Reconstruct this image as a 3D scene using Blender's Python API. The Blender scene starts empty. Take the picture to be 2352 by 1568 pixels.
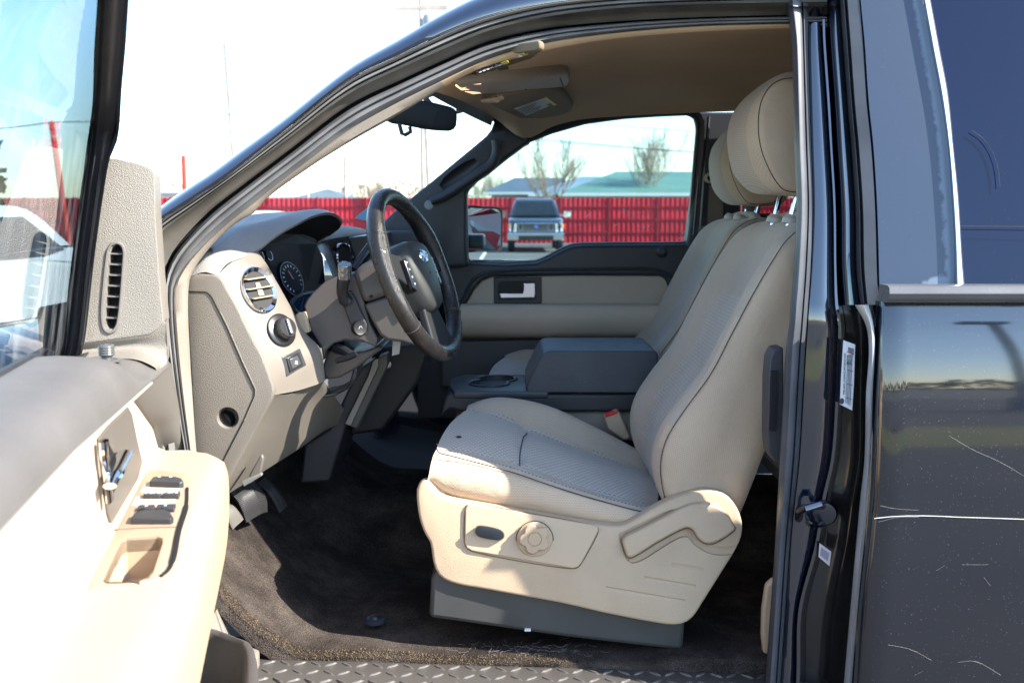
import bpy, bmesh, math, random
from mathutils import Vector, Matrix
R = math.radians
random.seed(7)
sc = bpy.context.scene
C = sc.collection

# ---------------------------------------------------------------- camera
F = 2330.0                       # focal length in pixels of a 2352 px wide frame
CAM = Vector((0.0, -1.95, 1.45))
PITCH = R(7.3)
cam = bpy.data.cameras.new('camera'); camo = bpy.data.objects.new('camera', cam); C.objects.link(camo)
cam.sensor_width = 36.0; cam.lens = F/2352*36; cam.clip_start = 0.02; cam.clip_end = 2000
cam.dof.use_dof = True; cam.dof.focus_distance = 2.25; cam.dof.aperture_fstop = 5.6
camo.location = CAM; camo.rotation_euler = (R(90)-PITCH, 0, 0)
sc.camera = camo

# ---------------------------------------------------------------- world + sun
SUN_EL, SUN_AZ = R(38), R(18.5)     # light travels towards -X, slightly into the cab (+Y)
SDIR = Vector((math.cos(SUN_EL)*math.cos(SUN_AZ), -math.cos(SUN_EL)*math.sin(SUN_AZ), math.sin(SUN_EL)))
w = bpy.data.worlds.new('World'); sc.world = w; w.use_nodes = True
nt = w.node_tree; nt.nodes.clear()
sky = nt.nodes.new('ShaderNodeTexSky'); sky.sky_type = 'NISHITA'; sky.sun_disc = False
sky.sun_elevation = SUN_EL; sky.sun_rotation = math.atan2(SDIR.x, SDIR.y); sky.air_density = 1.0; sky.dust_density = 0.4; sky.ozone_density = 2.0
bg = nt.nodes.new('ShaderNodeBackground'); bg.inputs['Strength'].default_value = 0.15
wo = nt.nodes.new('ShaderNodeOutputWorld')
nt.links.new(sky.outputs[0], bg.inputs[0]); nt.links.new(bg.outputs[0], wo.inputs[0])
sl = bpy.data.lights.new('sun', 'SUN'); sl.energy = 4.5; sl.angle = R(0.6); sl.color = (1, .94, .84)
so = bpy.data.objects.new('sun', sl); C.objects.link(so)
so.rotation_euler = SDIR.to_track_quat('Z', 'Y').to_euler(); so.location = SDIR*20
sc.view_settings.view_transform = 'Standard'; sc.view_settings.look = 'None'
sc.view_settings.exposure = 1.72; sc.view_settings.gamma = 1.0; sc.view_settings.use_curve_mapping = False
sc.cycles.max_bounces = 10; sc.cycles.diffuse_bounces = 6; sc.cycles.transparent_max_bounces = 16

# ---------------------------------------------------------------- pixel ray -> world point at a real depth
FWD = Vector((0, math.cos(PITCH), -math.sin(PITCH))); UP = Vector((0, math.sin(PITCH), math.cos(PITCH)))
def ray(u, v): return FWD + Vector(((u-1176)/F, 0, 0)) + UP*((784-v)/F)
def P(u, v, y):
    d = ray(u, v); return CAM + d*((y-CAM.y)/d.y)
def Z(u, v, z):
    d = ray(u, v); return CAM + d*((z-CAM.z)/d.z)
def ys(z): return 0.22*max(0, z-1.25)
def S(u, v, off=0.0):
    p = P(u, v, off)
    for _ in range(6): p = P(u, v, ys(p.z)+off)
    return p
def yf(z): return 1.72 - 0.2*max(0, z-1.25)
def FS(u, v, off=0.0):
    p = P(u, v, 1.7)
    for _ in range(6): p = P(u, v, yf(p.z)+off)
    return p
TH = R(78); CT, ST = math.cos(TH), math.sin(TH)
HX, HY = -0.808, -0.009
def D(a, b, z): return Vector((HX + a*CT + b*ST, HY - a*ST + b*CT, z))
def DB(u, v, b):
    n = Vector((ST, CT, 0)); o = D(0, b, 0); d = ray(u, v)
    return CAM + d*((o-CAM).dot(n)/d.dot(n))
def DA(u, v, a):
    n = Vector((CT, -ST, 0)); o = D(a, 0, 0); d = ray(u, v)
    return CAM + d*((o-CAM).dot(n)/d.dot(n))
def mapP(pts, y): return [P(u, v, y) for u, v in pts]

# ---------------------------------------------------------------- splines
def cr(pts, n, closed=False, power=0.5):
    """resample a catmull-rom curve through pts to n points (uniform in chord length)"""
    pts = [Vector(p) if len(p) == 3 else Vector((p[0], p[1], 0)) for p in pts]
    m = len(pts)
    segs = m if closed else m-1
    dense = []
    for i in range(segs):
        if closed: p0, p1, p2, p3 = pts[(i-1) % m], pts[i], pts[(i+1) % m], pts[(i+2) % m]
        else:
            p1, p2 = pts[i], pts[i+1]
            p0 = pts[i-1] if i > 0 else p1*2-p2
            p3 = pts[i+2] if i+2 < m else p2*2-p1
        t0 = 0; t1 = t0+max(1e-6, (p1-p0).length)**power; t2 = t1+max(1e-6, (p2-p1).length)**power; t3 = t2+max(1e-6, (p3-p2).length)**power
        for k in range(12):
            t = t1+(t2-t1)*k/12
            A1 = p0*((t1-t)/(t1-t0))+p1*((t-t0)/(t1-t0)); A2 = p1*((t2-t)/(t2-t1))+p2*((t-t1)/(t2-t1)); A3 = p2*((t3-t)/(t3-t2))+p3*((t-t2)/(t3-t2))
            B1 = A1*((t2-t)/(t2-t0))+A2*((t-t0)/(t2-t0)); B2 = A2*((t3-t)/(t3-t1))+A3*((t-t1)/(t3-t1))
            dense.append(B1*((t2-t)/(t2-t1))+B2*((t-t1)/(t2-t1)))
    dense.append(pts[0].copy() if closed else pts[-1].copy())
    L = [0]
    for i in range(1, len(dense)): L.append(L[-1]+(dense[i]-dense[i-1]).length)
    out = []; j = 0; tot = L[-1]; N = n if closed else n-1
    for k in range(n):
        s = tot*k/N
        while j < len(L)-2 and L[j+1] < s: j += 1
        f = (s-L[j])/max(1e-9, L[j+1]-L[j]); out.append(dense[j].lerp(dense[j+1], min(1, f)))
    return out
def crp(pts, n, closed=False): return [(p.x, p.y) for p in cr(pts, n, closed)]

# ---------------------------------------------------------------- materials
MATS = {}
def mat(name, col, rough=0.5, metal=0.0, var=0.0, vscale=8.0, bump=0.0, bscale=400.0, coat=0.0, spec=0.5, kind=None, col2=None, sheen=0.0):
    if name in MATS: return MATS[name]
    m = bpy.data.materials.new(name); m.use_nodes = True; MATS[name] = m
    t = m.node_tree; b = t.nodes['Principled BSDF']
    b.inputs['Base Color'].default_value = (*col, 1); b.inputs['Roughness'].default_value = rough; b.inputs['Metallic'].default_value = metal
    b.inputs['Coat Weight'].default_value = coat; b.inputs['Coat IOR'].default_value = 2.1 if coat >= 1 else 1.5; b.inputs['Coat Roughness'].default_value = 0.04; b.inputs['Specular IOR Level'].default_value = spec
    if sheen: b.inputs['Sheen Weight'].default_value = sheen; b.inputs['Sheen Roughness'].default_value = .5
    tc = t.nodes.new('ShaderNodeTexCoord')
    def noise(s, d=4):
        n = t.nodes.new('ShaderNodeTexNoise'); n.inputs['Scale'].default_value = s; n.inputs['Detail'].default_value = d
        t.links.new(tc.outputs['Object'], n.inputs['Vector']); return n
    if var or col2:
        n = noise(vscale); mx = t.nodes.new('ShaderNodeMix'); mx.data_type = 'RGBA'
        c2 = col2 or tuple(c*(1-var) for c in col); c1 = col if col2 else tuple(min(1, c*(1+var)) for c in col)
        mr = t.nodes.new('ShaderNodeMapRange'); mr.inputs[1].default_value = .35; mr.inputs[2].default_value = .65
        t.links.new(n.outputs[0], mr.inputs[0]); t.links.new(mr.outputs[0], mx.inputs[0])
        mx.inputs[6].default_value = (*c1, 1); mx.inputs[7].default_value = (*c2, 1)
        t.links.new(mx.outputs[2], b.inputs['Base Color'])
        n2 = noise(vscale*3); mr2 = t.nodes.new('ShaderNodeMapRange'); mr2.inputs[3].default_value = max(0, rough-.08); mr2.inputs[4].default_value = min(1, rough+.1)
        t.links.new(n2.outputs[0], mr2.inputs[0]); t.links.new(mr2.outputs[0], b.inputs['Roughness'])
    if bump:
        if kind == 'leather':
            n = t.nodes.new('ShaderNodeTexVoronoi'); n.inputs['Scale'].default_value = bscale; t.links.new(tc.outputs['Object'], n.inputs['Vector'])
        elif kind == 'weave':
            n = None; waves = []
            for ax in ('X', 'Y', 'Z'):
                wv = t.nodes.new('ShaderNodeTexWave'); wv.bands_direction = ax; wv.inputs['Scale'].default_value = bscale
                t.links.new(tc.outputs['Object'], wv.inputs['Vector']); waves.append(wv)
            a1 = t.nodes.new('ShaderNodeMath'); a1.operation = 'ADD'; a2 = t.nodes.new('ShaderNodeMath'); a2.operation = 'ADD'
            t.links.new(waves[0].outputs['Fac'], a1.inputs[0]); t.links.new(waves[1].outputs['Fac'], a1.inputs[1])
            t.links.new(a1.outputs[0], a2.inputs[0]); t.links.new(waves[2].outputs['Fac'], a2.inputs[1]); n = a2
        else: n = noise(bscale, 3)
        bp = t.nodes.new('ShaderNodeBump'); bp.inputs['Strength'].default_value = bump; bp.inputs['Distance'].default_value = 0.002
        t.links.new(n.outputs[0], bp.inputs['Height']); t.links.new(bp.outputs[0], b.inputs['Normal'])
    return m
def glass(name, tint=(1, 1, 1), refl=1.0, haze=0.0):
    if name in MATS: return MATS[name]
    m = bpy.data.materials.new(name); m.use_nodes = True; MATS[name] = m
    t = m.node_tree; t.nodes.clear()
    tr = t.nodes.new('ShaderNodeBsdfTransparent'); tr.inputs[0].default_value = (*tint, 1)
    gl = t.nodes.new('ShaderNodeBsdfGlossy'); gl.inputs['Roughness'].default_value = 0.01
    fr = t.nodes.new('ShaderNodeFresnel'); fr.inputs[0].default_value = 1.5
    ml = t.nodes.new('ShaderNodeMath'); ml.operation = 'MULTIPLY'; ml.inputs[1].default_value = 1.7*refl; ml.use_clamp = True
    mx = t.nodes.new('ShaderNodeMixShader'); o = t.nodes.new('ShaderNodeOutputMaterial')
    t.links.new(fr.outputs[0], ml.inputs[0]); t.links.new(ml.outputs[0], mx.inputs[0]); t.links.new(tr.outputs[0], mx.inputs[1]); t.links.new(gl.outputs[0], mx.inputs[2])
    last = mx
    if haze:
        df = t.nodes.new('ShaderNodeBsdfDiffuse'); df.inputs[0].default_value = (.8, .85, .9, 1)
        tc = t.nodes.new('ShaderNodeTexCoord'); mp = t.nodes.new('ShaderNodeMapping'); mp.inputs['Scale'].default_value = (3, 3, .6)
        n = t.nodes.new('ShaderNodeTexNoise'); n.inputs['Scale'].default_value = 9; n.inputs['Detail'].default_value = 8
        t.links.new(tc.outputs['Object'], mp.inputs[0]); t.links.new(mp.outputs[0], n.inputs['Vector'])
        mr = t.nodes.new('ShaderNodeMapRange'); mr.inputs[1].default_value = .45; mr.inputs[2].default_value = .8; mr.inputs[4].default_value = haze
        t.links.new(n.outputs[0], mr.inputs[0]); mx2 = t.nodes.new('ShaderNodeMixShader')
        t.links.new(mr.outputs[0], mx2.inputs[0]); t.links.new(mx.outputs[0], mx2.inputs[1]); t.links.new(df.outputs[0], mx2.inputs[2]); last = mx2
    t.links.new(last.outputs[0], o.inputs[0]); return m

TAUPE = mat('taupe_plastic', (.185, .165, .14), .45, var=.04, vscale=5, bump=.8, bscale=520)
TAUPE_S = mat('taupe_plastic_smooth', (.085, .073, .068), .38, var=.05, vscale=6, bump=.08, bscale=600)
CREAM = mat('beige_moulded_plastic', (.50, .375, .25), .48, var=.06, vscale=9, bump=.5, bscale=560)
CREAM_S = mat('beige_smooth_plastic', (.53, .40, .27), .4, var=.03, vscale=9)
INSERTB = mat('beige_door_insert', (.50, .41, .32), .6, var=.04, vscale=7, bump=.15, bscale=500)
HEADL = mat('headliner_fabric', (.46, .325, .20), .95, var=.05, vscale=4, bump=.3, bscale=900)
CHAR = mat('charcoal_plastic', (.035, .036, .04), .45, var=.15, vscale=12, bump=.25, bscale=600)
CHAR2 = mat('dark_blue_grey_plastic', (.028, .031, .038), .42, var=.12, vscale=6, bump=.15, bscale=500)
GREYP = mat('mid_grey_plastic', (.10, .102, .108), .5, var=.1, vscale=10, bump=.2, bscale=500)
PLINTH = mat('grey_seat_plinth_plastic', (.058, .058, .057), .5, var=.12, vscale=6, bump=.12, bscale=300)
BLACK = mat('black_void_plastic', (.006, .006, .007), .6)
RUBBER = mat('black_rubber', (.022, .023, .026), .5, var=.2, vscale=30, bump=.1, bscale=300)
SEAL = mat('dusty_grey_rubber_seal', (.15, .148, .148), .42, var=.18, vscale=14, bump=.08, bscale=300)
SEALD = mat('worn_grey_door_seal', (.17, .165, .155), .5, var=.2, vscale=10)
PAINT = mat('black_gloss_paint', (.005, .008, .020), .12, coat=1.0, spec=.6)
PAINTJ = mat('black_jamb_paint', (.012, .012, .012), .2, coat=.9, var=.3, vscale=20)
CHROME = mat('chrome', (.85, .86, .88), .07, metal=1.0)
SATIN = mat('satin_metal', (.62, .62, .63), .25, metal=1.0)
LEATHER = mat('dark_brown_leather', (.017, .0145, .0135), .28, var=.25, vscale=25, bump=.35, bscale=900, kind='leather', coat=.25)
CARPET = mat('dark_carpet', (.060, .050, .043), 1.0, var=.35, vscale=14, bump=1.0, bscale=900, spec=.1)
STITCH = mat('dark_stitching', (.05, .045, .05), .8)
WHITEP = mat('white_label_paper', (.75, .77, .8), .5)
INK = mat('label_ink', (.05, .05, .07), .6)
YELLOW = mat('yellow_label_print', (.72, .62, .06), .5)
REDP = mat('red_plastic', (.65, .02, .03), .4)
def fabric(name, col, dots=False, soft=.60):
    m = bpy.data.materials.new(name); m.use_nodes = True; MATS[name] = m
    t = m.node_tree; b = t.nodes['Principled BSDF']; b.inputs['Roughness'].default_value = .95; b.inputs['Specular IOR Level'].default_value = .2
    b.inputs['Sheen Weight'].default_value = .25
    tc = t.nodes.new('ShaderNodeTexCoord')
    mp = t.nodes.new('ShaderNodeMapping'); t.links.new(tc.outputs['UV'], mp.inputs[0])
    br = t.nodes.new('ShaderNodeTexBrick'); br.offset = .5; br.inputs['Mortar Smooth'].default_value = .6
    t.links.new(mp.outputs[0], br.inputs[0])
    if dots:
        br.inputs['Scale'].default_value = 1; br.inputs['Brick Width'].default_value = .0110; br.inputs['Row Height'].default_value = .0085; br.inputs['Mortar Size'].default_value = .0030
        c_in, c_out = tuple(c*soft for c in col), col
    else:
        br.inputs['Scale'].default_value = 1; br.inputs['Brick Width'].default_value = .0056; br.inputs['Row Height'].default_value = .0034; br.inputs['Mortar Size'].default_value = .0008
        c_in, c_out = col, tuple(c*.76 for c in col)
    br.inputs['Color1'].default_value = (*c_in, 1); br.inputs['Color2'].default_value = (*[c*.96 for c in c_in], 1); br.inputs['Mortar'].default_value = (*c_out, 1)
    n = t.nodes.new('ShaderNodeTexNoise'); n.inputs['Scale'].default_value = 7; n.inputs['Detail'].default_value = 6; t.links.new(tc.outputs['Object'], n.inputs['Vector'])
    mr = t.nodes.new('ShaderNodeMapRange'); mr.inputs[1].default_value = .3; mr.inputs[2].default_value = .7; mr.inputs[3].default_value = .88; mr.inputs[4].default_value = 1.05
    t.links.new(n.outputs[0], mr.inputs[0])
    mx = t.nodes.new('ShaderNodeMix'); mx.data_type = 'RGBA'; mx.blend_type = 'MULTIPLY'; mx.inputs[0].default_value = 1
    t.links.new(br.outputs['Color'], mx.inputs[6]); t.links.new(mr.outputs[0], mx.inputs[7]); t.links.new(mx.outputs[2], b.inputs['Base Color'])
    # soft wrinkles + weave
    n2 = t.nodes.new('ShaderNodeTexNoise'); n2.inputs['Scale'].default_value = 13; n2.inputs['Detail'].default_value = 3; n2.inputs['Distortion'].default_value = 1.4; t.links.new(tc.outputs['Object'], n2.inputs['Vector'])
    b1 = t.nodes.new('ShaderNodeBump'); b1.inputs['Strength'].default_value = .42; b1.inputs['Distance'].default_value = .01; t.links.new(n2.outputs[0], b1.inputs['Height'])
    b2 = t.nodes.new('ShaderNodeBump'); b2.inputs['Strength'].default_value = .3; b2.inputs['Distance'].default_value = .0008; b2.invert = not dots
    t.links.new(br.outputs['Fac'], b2.inputs['Height']); t.links.new(b1.outputs[0], b2.inputs['Normal']); t.links.new(b2.outputs[0], b.inputs['Normal'])
    return m
FAB = fabric('beige_woven_seat_fabric', (.64, .495, .355))
FABP = fabric('beige_flat_seat_fabric', (.54, .44, .34))
FABD = fabric('beige_dotted_insert_fabric', (.53, .465, .40), dots=True)
FABD2 = fabric('beige_perforated_back_fabric', (.52, .435, .35), dots=True, soft=.82)

# ---------------------------------------------------------------- mesh building
WL = {}
class M:
    def __init__(s): s.v = []; s.f = []; s.m = []; s.uv = {}
    def add(s, vs, fs, mi=0):
        o = len(s.v); s.v += [Vector(x) for x in vs]; s.f += [[o+i for i in f] for f in fs]; s.m += [mi]*len(fs); return o
    def grid(s, rows, cu=False, cv=False, mi=0, mfun=None, uvs=None):
        """rows: list of lists of points"""
        n, k = len(rows), len(rows[0]); o = len(s.v)
        for r in rows: s.v += [Vector(x) for x in r]
        for i in range(n if cv else n-1):
            for j in range(k if cu else k-1):
                a = o+i*k+j; b = o+i*k+(j+1) % k; c = o+((i+1) % n)*k+(j+1) % k; d = o+((i+1) % n)*k+j
                s.f.append([a, b, c, d]); s.m.append(mfun(i, j) if mfun else mi)
        return o
    def cap(s, pts, mi=0):
        o = len(s.v); s.v += [Vector(x) for x in pts]; s.f.append(list(range(o, o+len(pts)))); s.m.append(mi)
    def fan(s, pts, mi=0, c=None):
        o = len(s.v); c = c or sum((Vector(p) for p in pts), Vector())/len(pts); s.v += [Vector(x) for x in pts]+[Vector(c)]
        n = len(pts)
        for i in range(n): s.f.append([o+i, o+(i+1) % n, o+n]); s.m.append(mi)
    def tube(s, path, r, n=10, mi=0, closed=False, caps=True, flat=None):
        path = [Vector(p) for p in path]; rows = []; m = len(path)
        t0 = (path[1]-path[0]).normalized(); up = Vector((0, 0, 1)) if abs(t0.z) < .9 else Vector((1, 0, 0)); nrm = t0.cross(up).normalized()
        for i, p in enumerate(path):
            if closed: t = path[(i+1) % m]-path[(i-1) % m]
            else: t = path[min(i+1, m-1)]-path[max(i-1, 0)]
            t.normalize(); nrm = (nrm-t*nrm.dot(t)).normalized(); bn = t.cross(nrm)
            rr = r[i] if isinstance(r, (list, tuple)) else r
            fl = flat if flat else 1.0
            rows.append([p+nrm*(rr*math.cos(2*math.pi*k/n))+bn*(rr*fl*math.sin(2*math.pi*k/n)) for k in range(n)])
        s.grid(rows, cu=True, cv=closed, mi=mi)
        if caps and not closed: s.cap(rows[0], mi); s.cap(rows[-1][::-1], mi)
    def box(s, a, b, mi=0):
        x0, y0, z0 = a; x1, y1, z1 = b
        s.add([(x0, y0, z0), (x1, y0, z0), (x1, y1, z0), (x0, y1, z0), (x0, y0, z1), (x1, y0, z1), (x1, y1, z1), (x0, y1, z1)],
              [(0, 3, 2, 1), (4, 5, 6, 7), (0, 1, 5, 4), (1, 2, 6, 5), (2, 3, 7, 6), (3, 0, 4, 7)], mi)
    def prism(s, pts, ext, mi=0):
        ext = Vector(ext); pts = [Vector(p) for p in pts]; n = len(pts); o = len(s.v)
        s.v += pts+[p+ext for p in pts]
        s.f.append(list(range(o, o+n))); s.f.append([o+n+i for i in range(n)][::-1]); s.m += [mi, mi]
        for i in range(n): s.f.append([o+i, o+n+i, o+n+(i+1) % n, o+(i+1) % n]); s.m.append(mi)
    def disc(s, c, ax1, ax2, n=32, mi=0):
        s.cap([Vector(c)+Vector(ax1)*math.cos(2*math.pi*k/n)+Vector(ax2)*math.sin(2*math.pi*k/n) for k in range(n)], mi)
    def lathe(s, c, axis, prof, n=32, mi=0, up=None):
        """prof: list of (radius, offset along axis)"""
        axis = Vector(axis).normalized(); u = (Vector(up) if up else (Vector((0, 0, 1)) if abs(axis.z) < .9 else Vector((1, 0, 0)))).cross(axis).normalized(); v = axis.cross(u)
        rows = [[Vector(c)+axis*h+u*(r*math.cos(2*math.pi*k/n))+v*(r*math.sin(2*math.pi*k/n)) for k in range(n)] for r, h in prof]
        s.grid(rows, cu=True, mi=mi)
    def build(s, name, mats, parent=None, smooth=30, bevel=0, bseg=3, solid=0, sub=0, uvfun=None, label=None, recalc=True):
        me = bpy.data.meshes.new(name)
        c = Vector()
        if s.v:
            lo = Vector([min(p[i] for p in s.v) for i in range(3)]); hi = Vector([max(p[i] for p in s.v) for i in range(3)]); c = (lo+hi)/2
        me.from_pydata([p-c for p in s.v], [], s.f)
        if not isinstance(mats, (list, tuple)): mats = [mats]
        for m_ in mats: me.materials.append(m_)
        for p, i in zip(me.polygons, s.m): p.material_index = i
        if uvfun:
            uvl = me.uv_layers.new(name='UVMap')
            for p in me.polygons:
                for li in p.loop_indices: uvl.data[li].uv = uvfun(s.v[me.loops[li].vertex_index], p.normal)
        bm = bmesh.new(); bm.from_mesh(me)
        bmesh.ops.remove_doubles(bm, verts=bm.verts, dist=2e-5)
        if recalc: bmesh.ops.recalc_face_normals(bm, faces=bm.faces)
        bm.to_mesh(me); bm.free()
        o = bpy.data.objects.new(name, me); C.objects.link(o)
        if parent: o.parent = parent; o.location = c-WL[parent.name]
        else: o.location = c
        WL[o.name] = c
        if smooth:
            me.shade_smooth()
            try: me.set_sharp_from_angle(angle=R(smooth))
            except Exception: pass
        if solid:
            md = o.modifiers.new('solid', 'SOLIDIFY'); md.thickness = solid; md.offset = -1
        if bevel:
            md = o.modifiers.new('bevel', 'BEVEL'); md.width = bevel; md.segments = bseg; md.limit_method = 'ANGLE'; md.angle_limit = R(35); md.harden_normals = False
            if smooth:
                me.shade_smooth()
        if sub:
            md = o.modifiers.new('sub', 'SUBSURF'); md.levels = sub; md.render_levels = sub
        if label: o['label'] = label
        return o
def bake(o):
    """apply the modifiers by reading the evaluated mesh back"""
    dg = bpy.context.evaluated_depsgraph_get(); dg.update()
    me = bpy.data.meshes.new_from_object(o.evaluated_get(dg)); o.modifiers.clear(); o.data = me; return o
def cut(o, mb):
    cu = mb.build('cutter', BLACK, None, smooth=0)
    md = o.modifiers.new('cut', 'BOOLEAN'); md.operation = 'DIFFERENCE'; md.object = cu; md.solver = 'EXACT'
    bake(o); bpy.data.objects.remove(cu, do_unlink=True)
    o.data.shade_smooth(); o.data.set_sharp_from_angle(angle=R(30)); return o
def thing(name, loc, label, cat, group=None, parent=None):
    o = bpy.data.objects.new(name, None); C.objects.link(o); o.empty_display_size = .2
    loc = Vector(loc)
    if parent: o.parent = parent; o.location = loc-WL[parent.name]
    else: o.location = loc
    WL[o.name] = loc
    if label: o['label'] = label
    if cat: o['category'] = cat
    if group: o['group'] = group
    return o
def sethit(o):
    from mathutils.bvhtree import BVHTree
    me = o.data; c = WL[o.name]
    return BVHTree.FromPolygons([v.co+c for v in me.vertices], [list(p.vertices) for p in me.polygons])
def onto(bv, u, v, o=0):
    h = bv.ray_cast(CAM, ray(u, v).normalized()); n = h[1]; n = -n if n.dot(h[0]-CAM) > 0 else n; return h[0]+n*o, n
def tag(o, label, cat, group=None):
    o['label'] = label; o['category'] = cat
    if group: o['group'] = group
    return o
def struct(o): o['kind'] = 'structure'; return o
def slab(name, pts3, ext, m_, parent, bevel=.004, smooth=30, bseg=3, label=None):
    b = M(); b.prism(pts3, ext); return b.build(name, m_, parent, smooth=smooth, bevel=bevel, bseg=bseg, label=label)
def text(name, s_, size, loc, xax, yax, m_, parent, depth=.0004, align='CENTER', stretch=1.0):
    cu = bpy.data.curves.new(name, 'FONT'); cu.body = s_; cu.size = size; cu.align_x = align; cu.align_y = 'CENTER'; cu.extrude = depth; cu.resolution_u = 3
    t = bpy.data.objects.new(name, cu); C.objects.link(t)
    dg = bpy.context.evaluated_depsgraph_get(); dg.update()
    me = bpy.data.meshes.new_from_object(t.evaluated_get(dg)); bpy.data.objects.remove(t, do_unlink=True)
    xax = Vector(xax).normalized(); yax = Vector(yax); yax = (yax-xax*yax.dot(xax)).normalized(); z = xax.cross(yax)
    b = M(); b.add([Vector(loc)+xax*(p.co.x*stretch)+yax*p.co.y+z*p.co.z for p in me.vertices], [list(p.vertices) for p in me.polygons])
    return b.build(name, m_, parent, smooth=0)
# ================================================================ SURROUNDINGS
def ground_mat(name, c1, c2, sc1=.4, rough=.9, fine=60):
    m = mat(name, c1, rough, col2=c2, vscale=sc1, bump=.3, bscale=fine); return m
ASPH = ground_mat('pale_worn_asphalt', (.115, .11, .105), (.085, .083, .08), .5)
GRASSM = ground_mat('winter_grass', (.10, .13, .04), (.16, .14, .06), .7)
ROADM = ground_mat('dark_road_asphalt', (.07, .07, .07), (.05, .05, .055), .3)
b = M(); b.grid([[(x, y, 0) for x in (-900, -60, 60, 900)] for y in (-900, -60, 60, 900)]); struct(b.build('ground', ASPH, None, smooth=0))
b = M(); b.grid([[(x, y, .004) for x in (-300, 0, 300)] for y in (-9.6, -7.2)]); struct(b.build('grass_verge', GRASSM, None, smooth=0))
b = M(); b.grid([[(x, y, .008) for x in (-300, 0, 300)] for y in (-20, -9.7)]); struct(b.build('road', ROADM, None, smooth=0))
DARKM = ground_mat('added_dark_asphalt', (.055, .054, .053), (.042, .042, .043), .5)
b = M(); b.grid([[(x, y, .004) for x in (-300, 0, 300)] for y in (-7.15, -.6)]); struct(b.build('added_dark_ground', DARKM, None, smooth=0))  # added dark sheet that dims the ground reflected in the rear door
# painted bay lines on the lot
LINE = mat('white_lot_paint', (.6, .6, .58), .8, var=.2, vscale=3)
b = M()
for k in range(-6, 8): b.box((k*2.8-1.0, 29, .003), (k*2.8-.9, 34.5, .008))
struct(b.build('bay_lines', LINE, None, smooth=0))

# ---- red corrugated fence
REDF = mat('red_fence_steel', (.43, .008, .022), .45, var=.18, vscale=.8)
REDF2 = mat('red_fence_post_paint', (.27, .008, .016), .45)
fence = thing('corrugated_fence', (0, 41, 0), 'long red corrugated metal fence along the far side of the lot', 'fence')
FY = 41.0; FZ = 2.02
for s_ in range(-15, 12):
    x0 = -.0+s_*2.04; b = M(); row0 = []; row1 = []
    n = 40
    for i in range(n+1):
        x = x0+2.04*i/n; ph = (i % 4); yy = FY+(.035 if ph in (1, 2) else 0)
        row0.append((x, yy, .12)); row1.append((x, yy, FZ-.01))
    b.grid([row0, row1]); b.build('fence_panel', REDF, fence, smooth=0, solid=.004)
    b = M(); b.box((x0-.03, FY-.05, 0), (x0+.03, FY-.005, FZ+.03)); b.build('fence_post', REDF2, fence, smooth=0)
b = M()
for z in (.55, 1.1, 1.62): b.box((-30.6, FY-.045, z), (24.5, FY-.006, z+.05))
b.build('rail', REDF2, fence, smooth=0)

# ---- buildings behind
def bld(label, u0, u1, vtop, y, ridge, wallc, roofc, depth=10, hip=0, cat='building', eave_v=448):
    a = P(u0, eave_v, y); c = P(u1, eave_v, y); ze = a.z
    t = thing('metal_building', ((a.x+c.x)/2, y, 0), label, cat)
    b = M(); b.box((a.x+.3, y+.3, 0), (c.x-.3, y+depth-.3, ze)); b.build('wall', mat('wall_'+wallc[0], wallc[1], .8, var=.08, vscale=.5), t, smooth=0)
    rz = P(ridge[0], vtop, y+depth/2).z
    rx0 = P(ridge[0], vtop, y+depth/2).x; rx1 = P(ridge[1], vtop, y+depth/2).x
    b = M(); ov = .4
    e = [(a.x-ov, y-ov, ze), (c.x+ov, y-ov, ze), (c.x+ov, y+depth+ov, ze), (a.x-ov, y+depth+ov, ze), (rx0, y+depth/2, rz), (rx1, y+depth/2, rz)]
    b.add(e, [(0, 1, 5, 4), (1, 2, 5), (2, 3, 4, 5), (3, 0, 4), (0, 3, 2, 1)])
    b.build('roof', mat('roof_'+roofc[0], roofc[1], .5, var=.1, vscale=.6), t, smooth=0)
    b = M(); b.box((a.x-ov, y-ov-.06, ze-.18), (c.x+ov, y-ov-.005, ze+.02)); b.build('fascia', mat('pale_fascia', (.5, .52, .5), .6), t, smooth=0)
    for k in range(3):
        fx = a.x+(c.x-a.x)*(.2+.28*k); b = M(); b.box((fx-.5, y+.22, 1.0), (fx+.5, y+.29, 2.1)); b.build('window', mat('dark_window', (.03, .035, .04), .15), t, smooth=0)
    return t
bld('long low building with a pale green metal roof behind the red fence', 1296, 1720, 394, 62, (1415, 1640), ('cream', (.5, .48, .42)), ('green', (.10, .19, .155)), depth=14, eave_v=444)
bld('building with a pale blue grey metal roof left of the green roof', 1225, 1440, 405, 74, (1335, 1400), ('tan', (.42, .36, .3)), ('bluegrey', (.17, .22, .28)), depth=12, eave_v=446)
bld('house with a dark grey shingle roof behind the parked black pickup', 1120, 1330, 408, 86, (1182, 1290), ('pale', (.52, .47, .4)), ('slate', (.07, .09, .12)), depth=14, eave_v=442)
bld('small dark blue green gabled shed above the fence left of the steering wheel', 668, 800, 434, 70, (748, 756), ('slateblue', (.09, .12, .13)), ('darkteal', (.12, .16, .17)), depth=8, eave_v=459)
bld('low white roofed warehouse far left above the fence', 596, 672, 440, 95, (610, 660), ('white', (.6, .6, .58)), ('white', (.7, .7, .7)), depth=14, eave_v=452)
bld('white flat warehouse beyond the lot left of the windshield pillar', 350, 480, 432, 100, (372, 470), ('pale2', (.66, .66, .64)), ('white2', (.72, .72, .72)), depth=14, eave_v=440)

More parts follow.
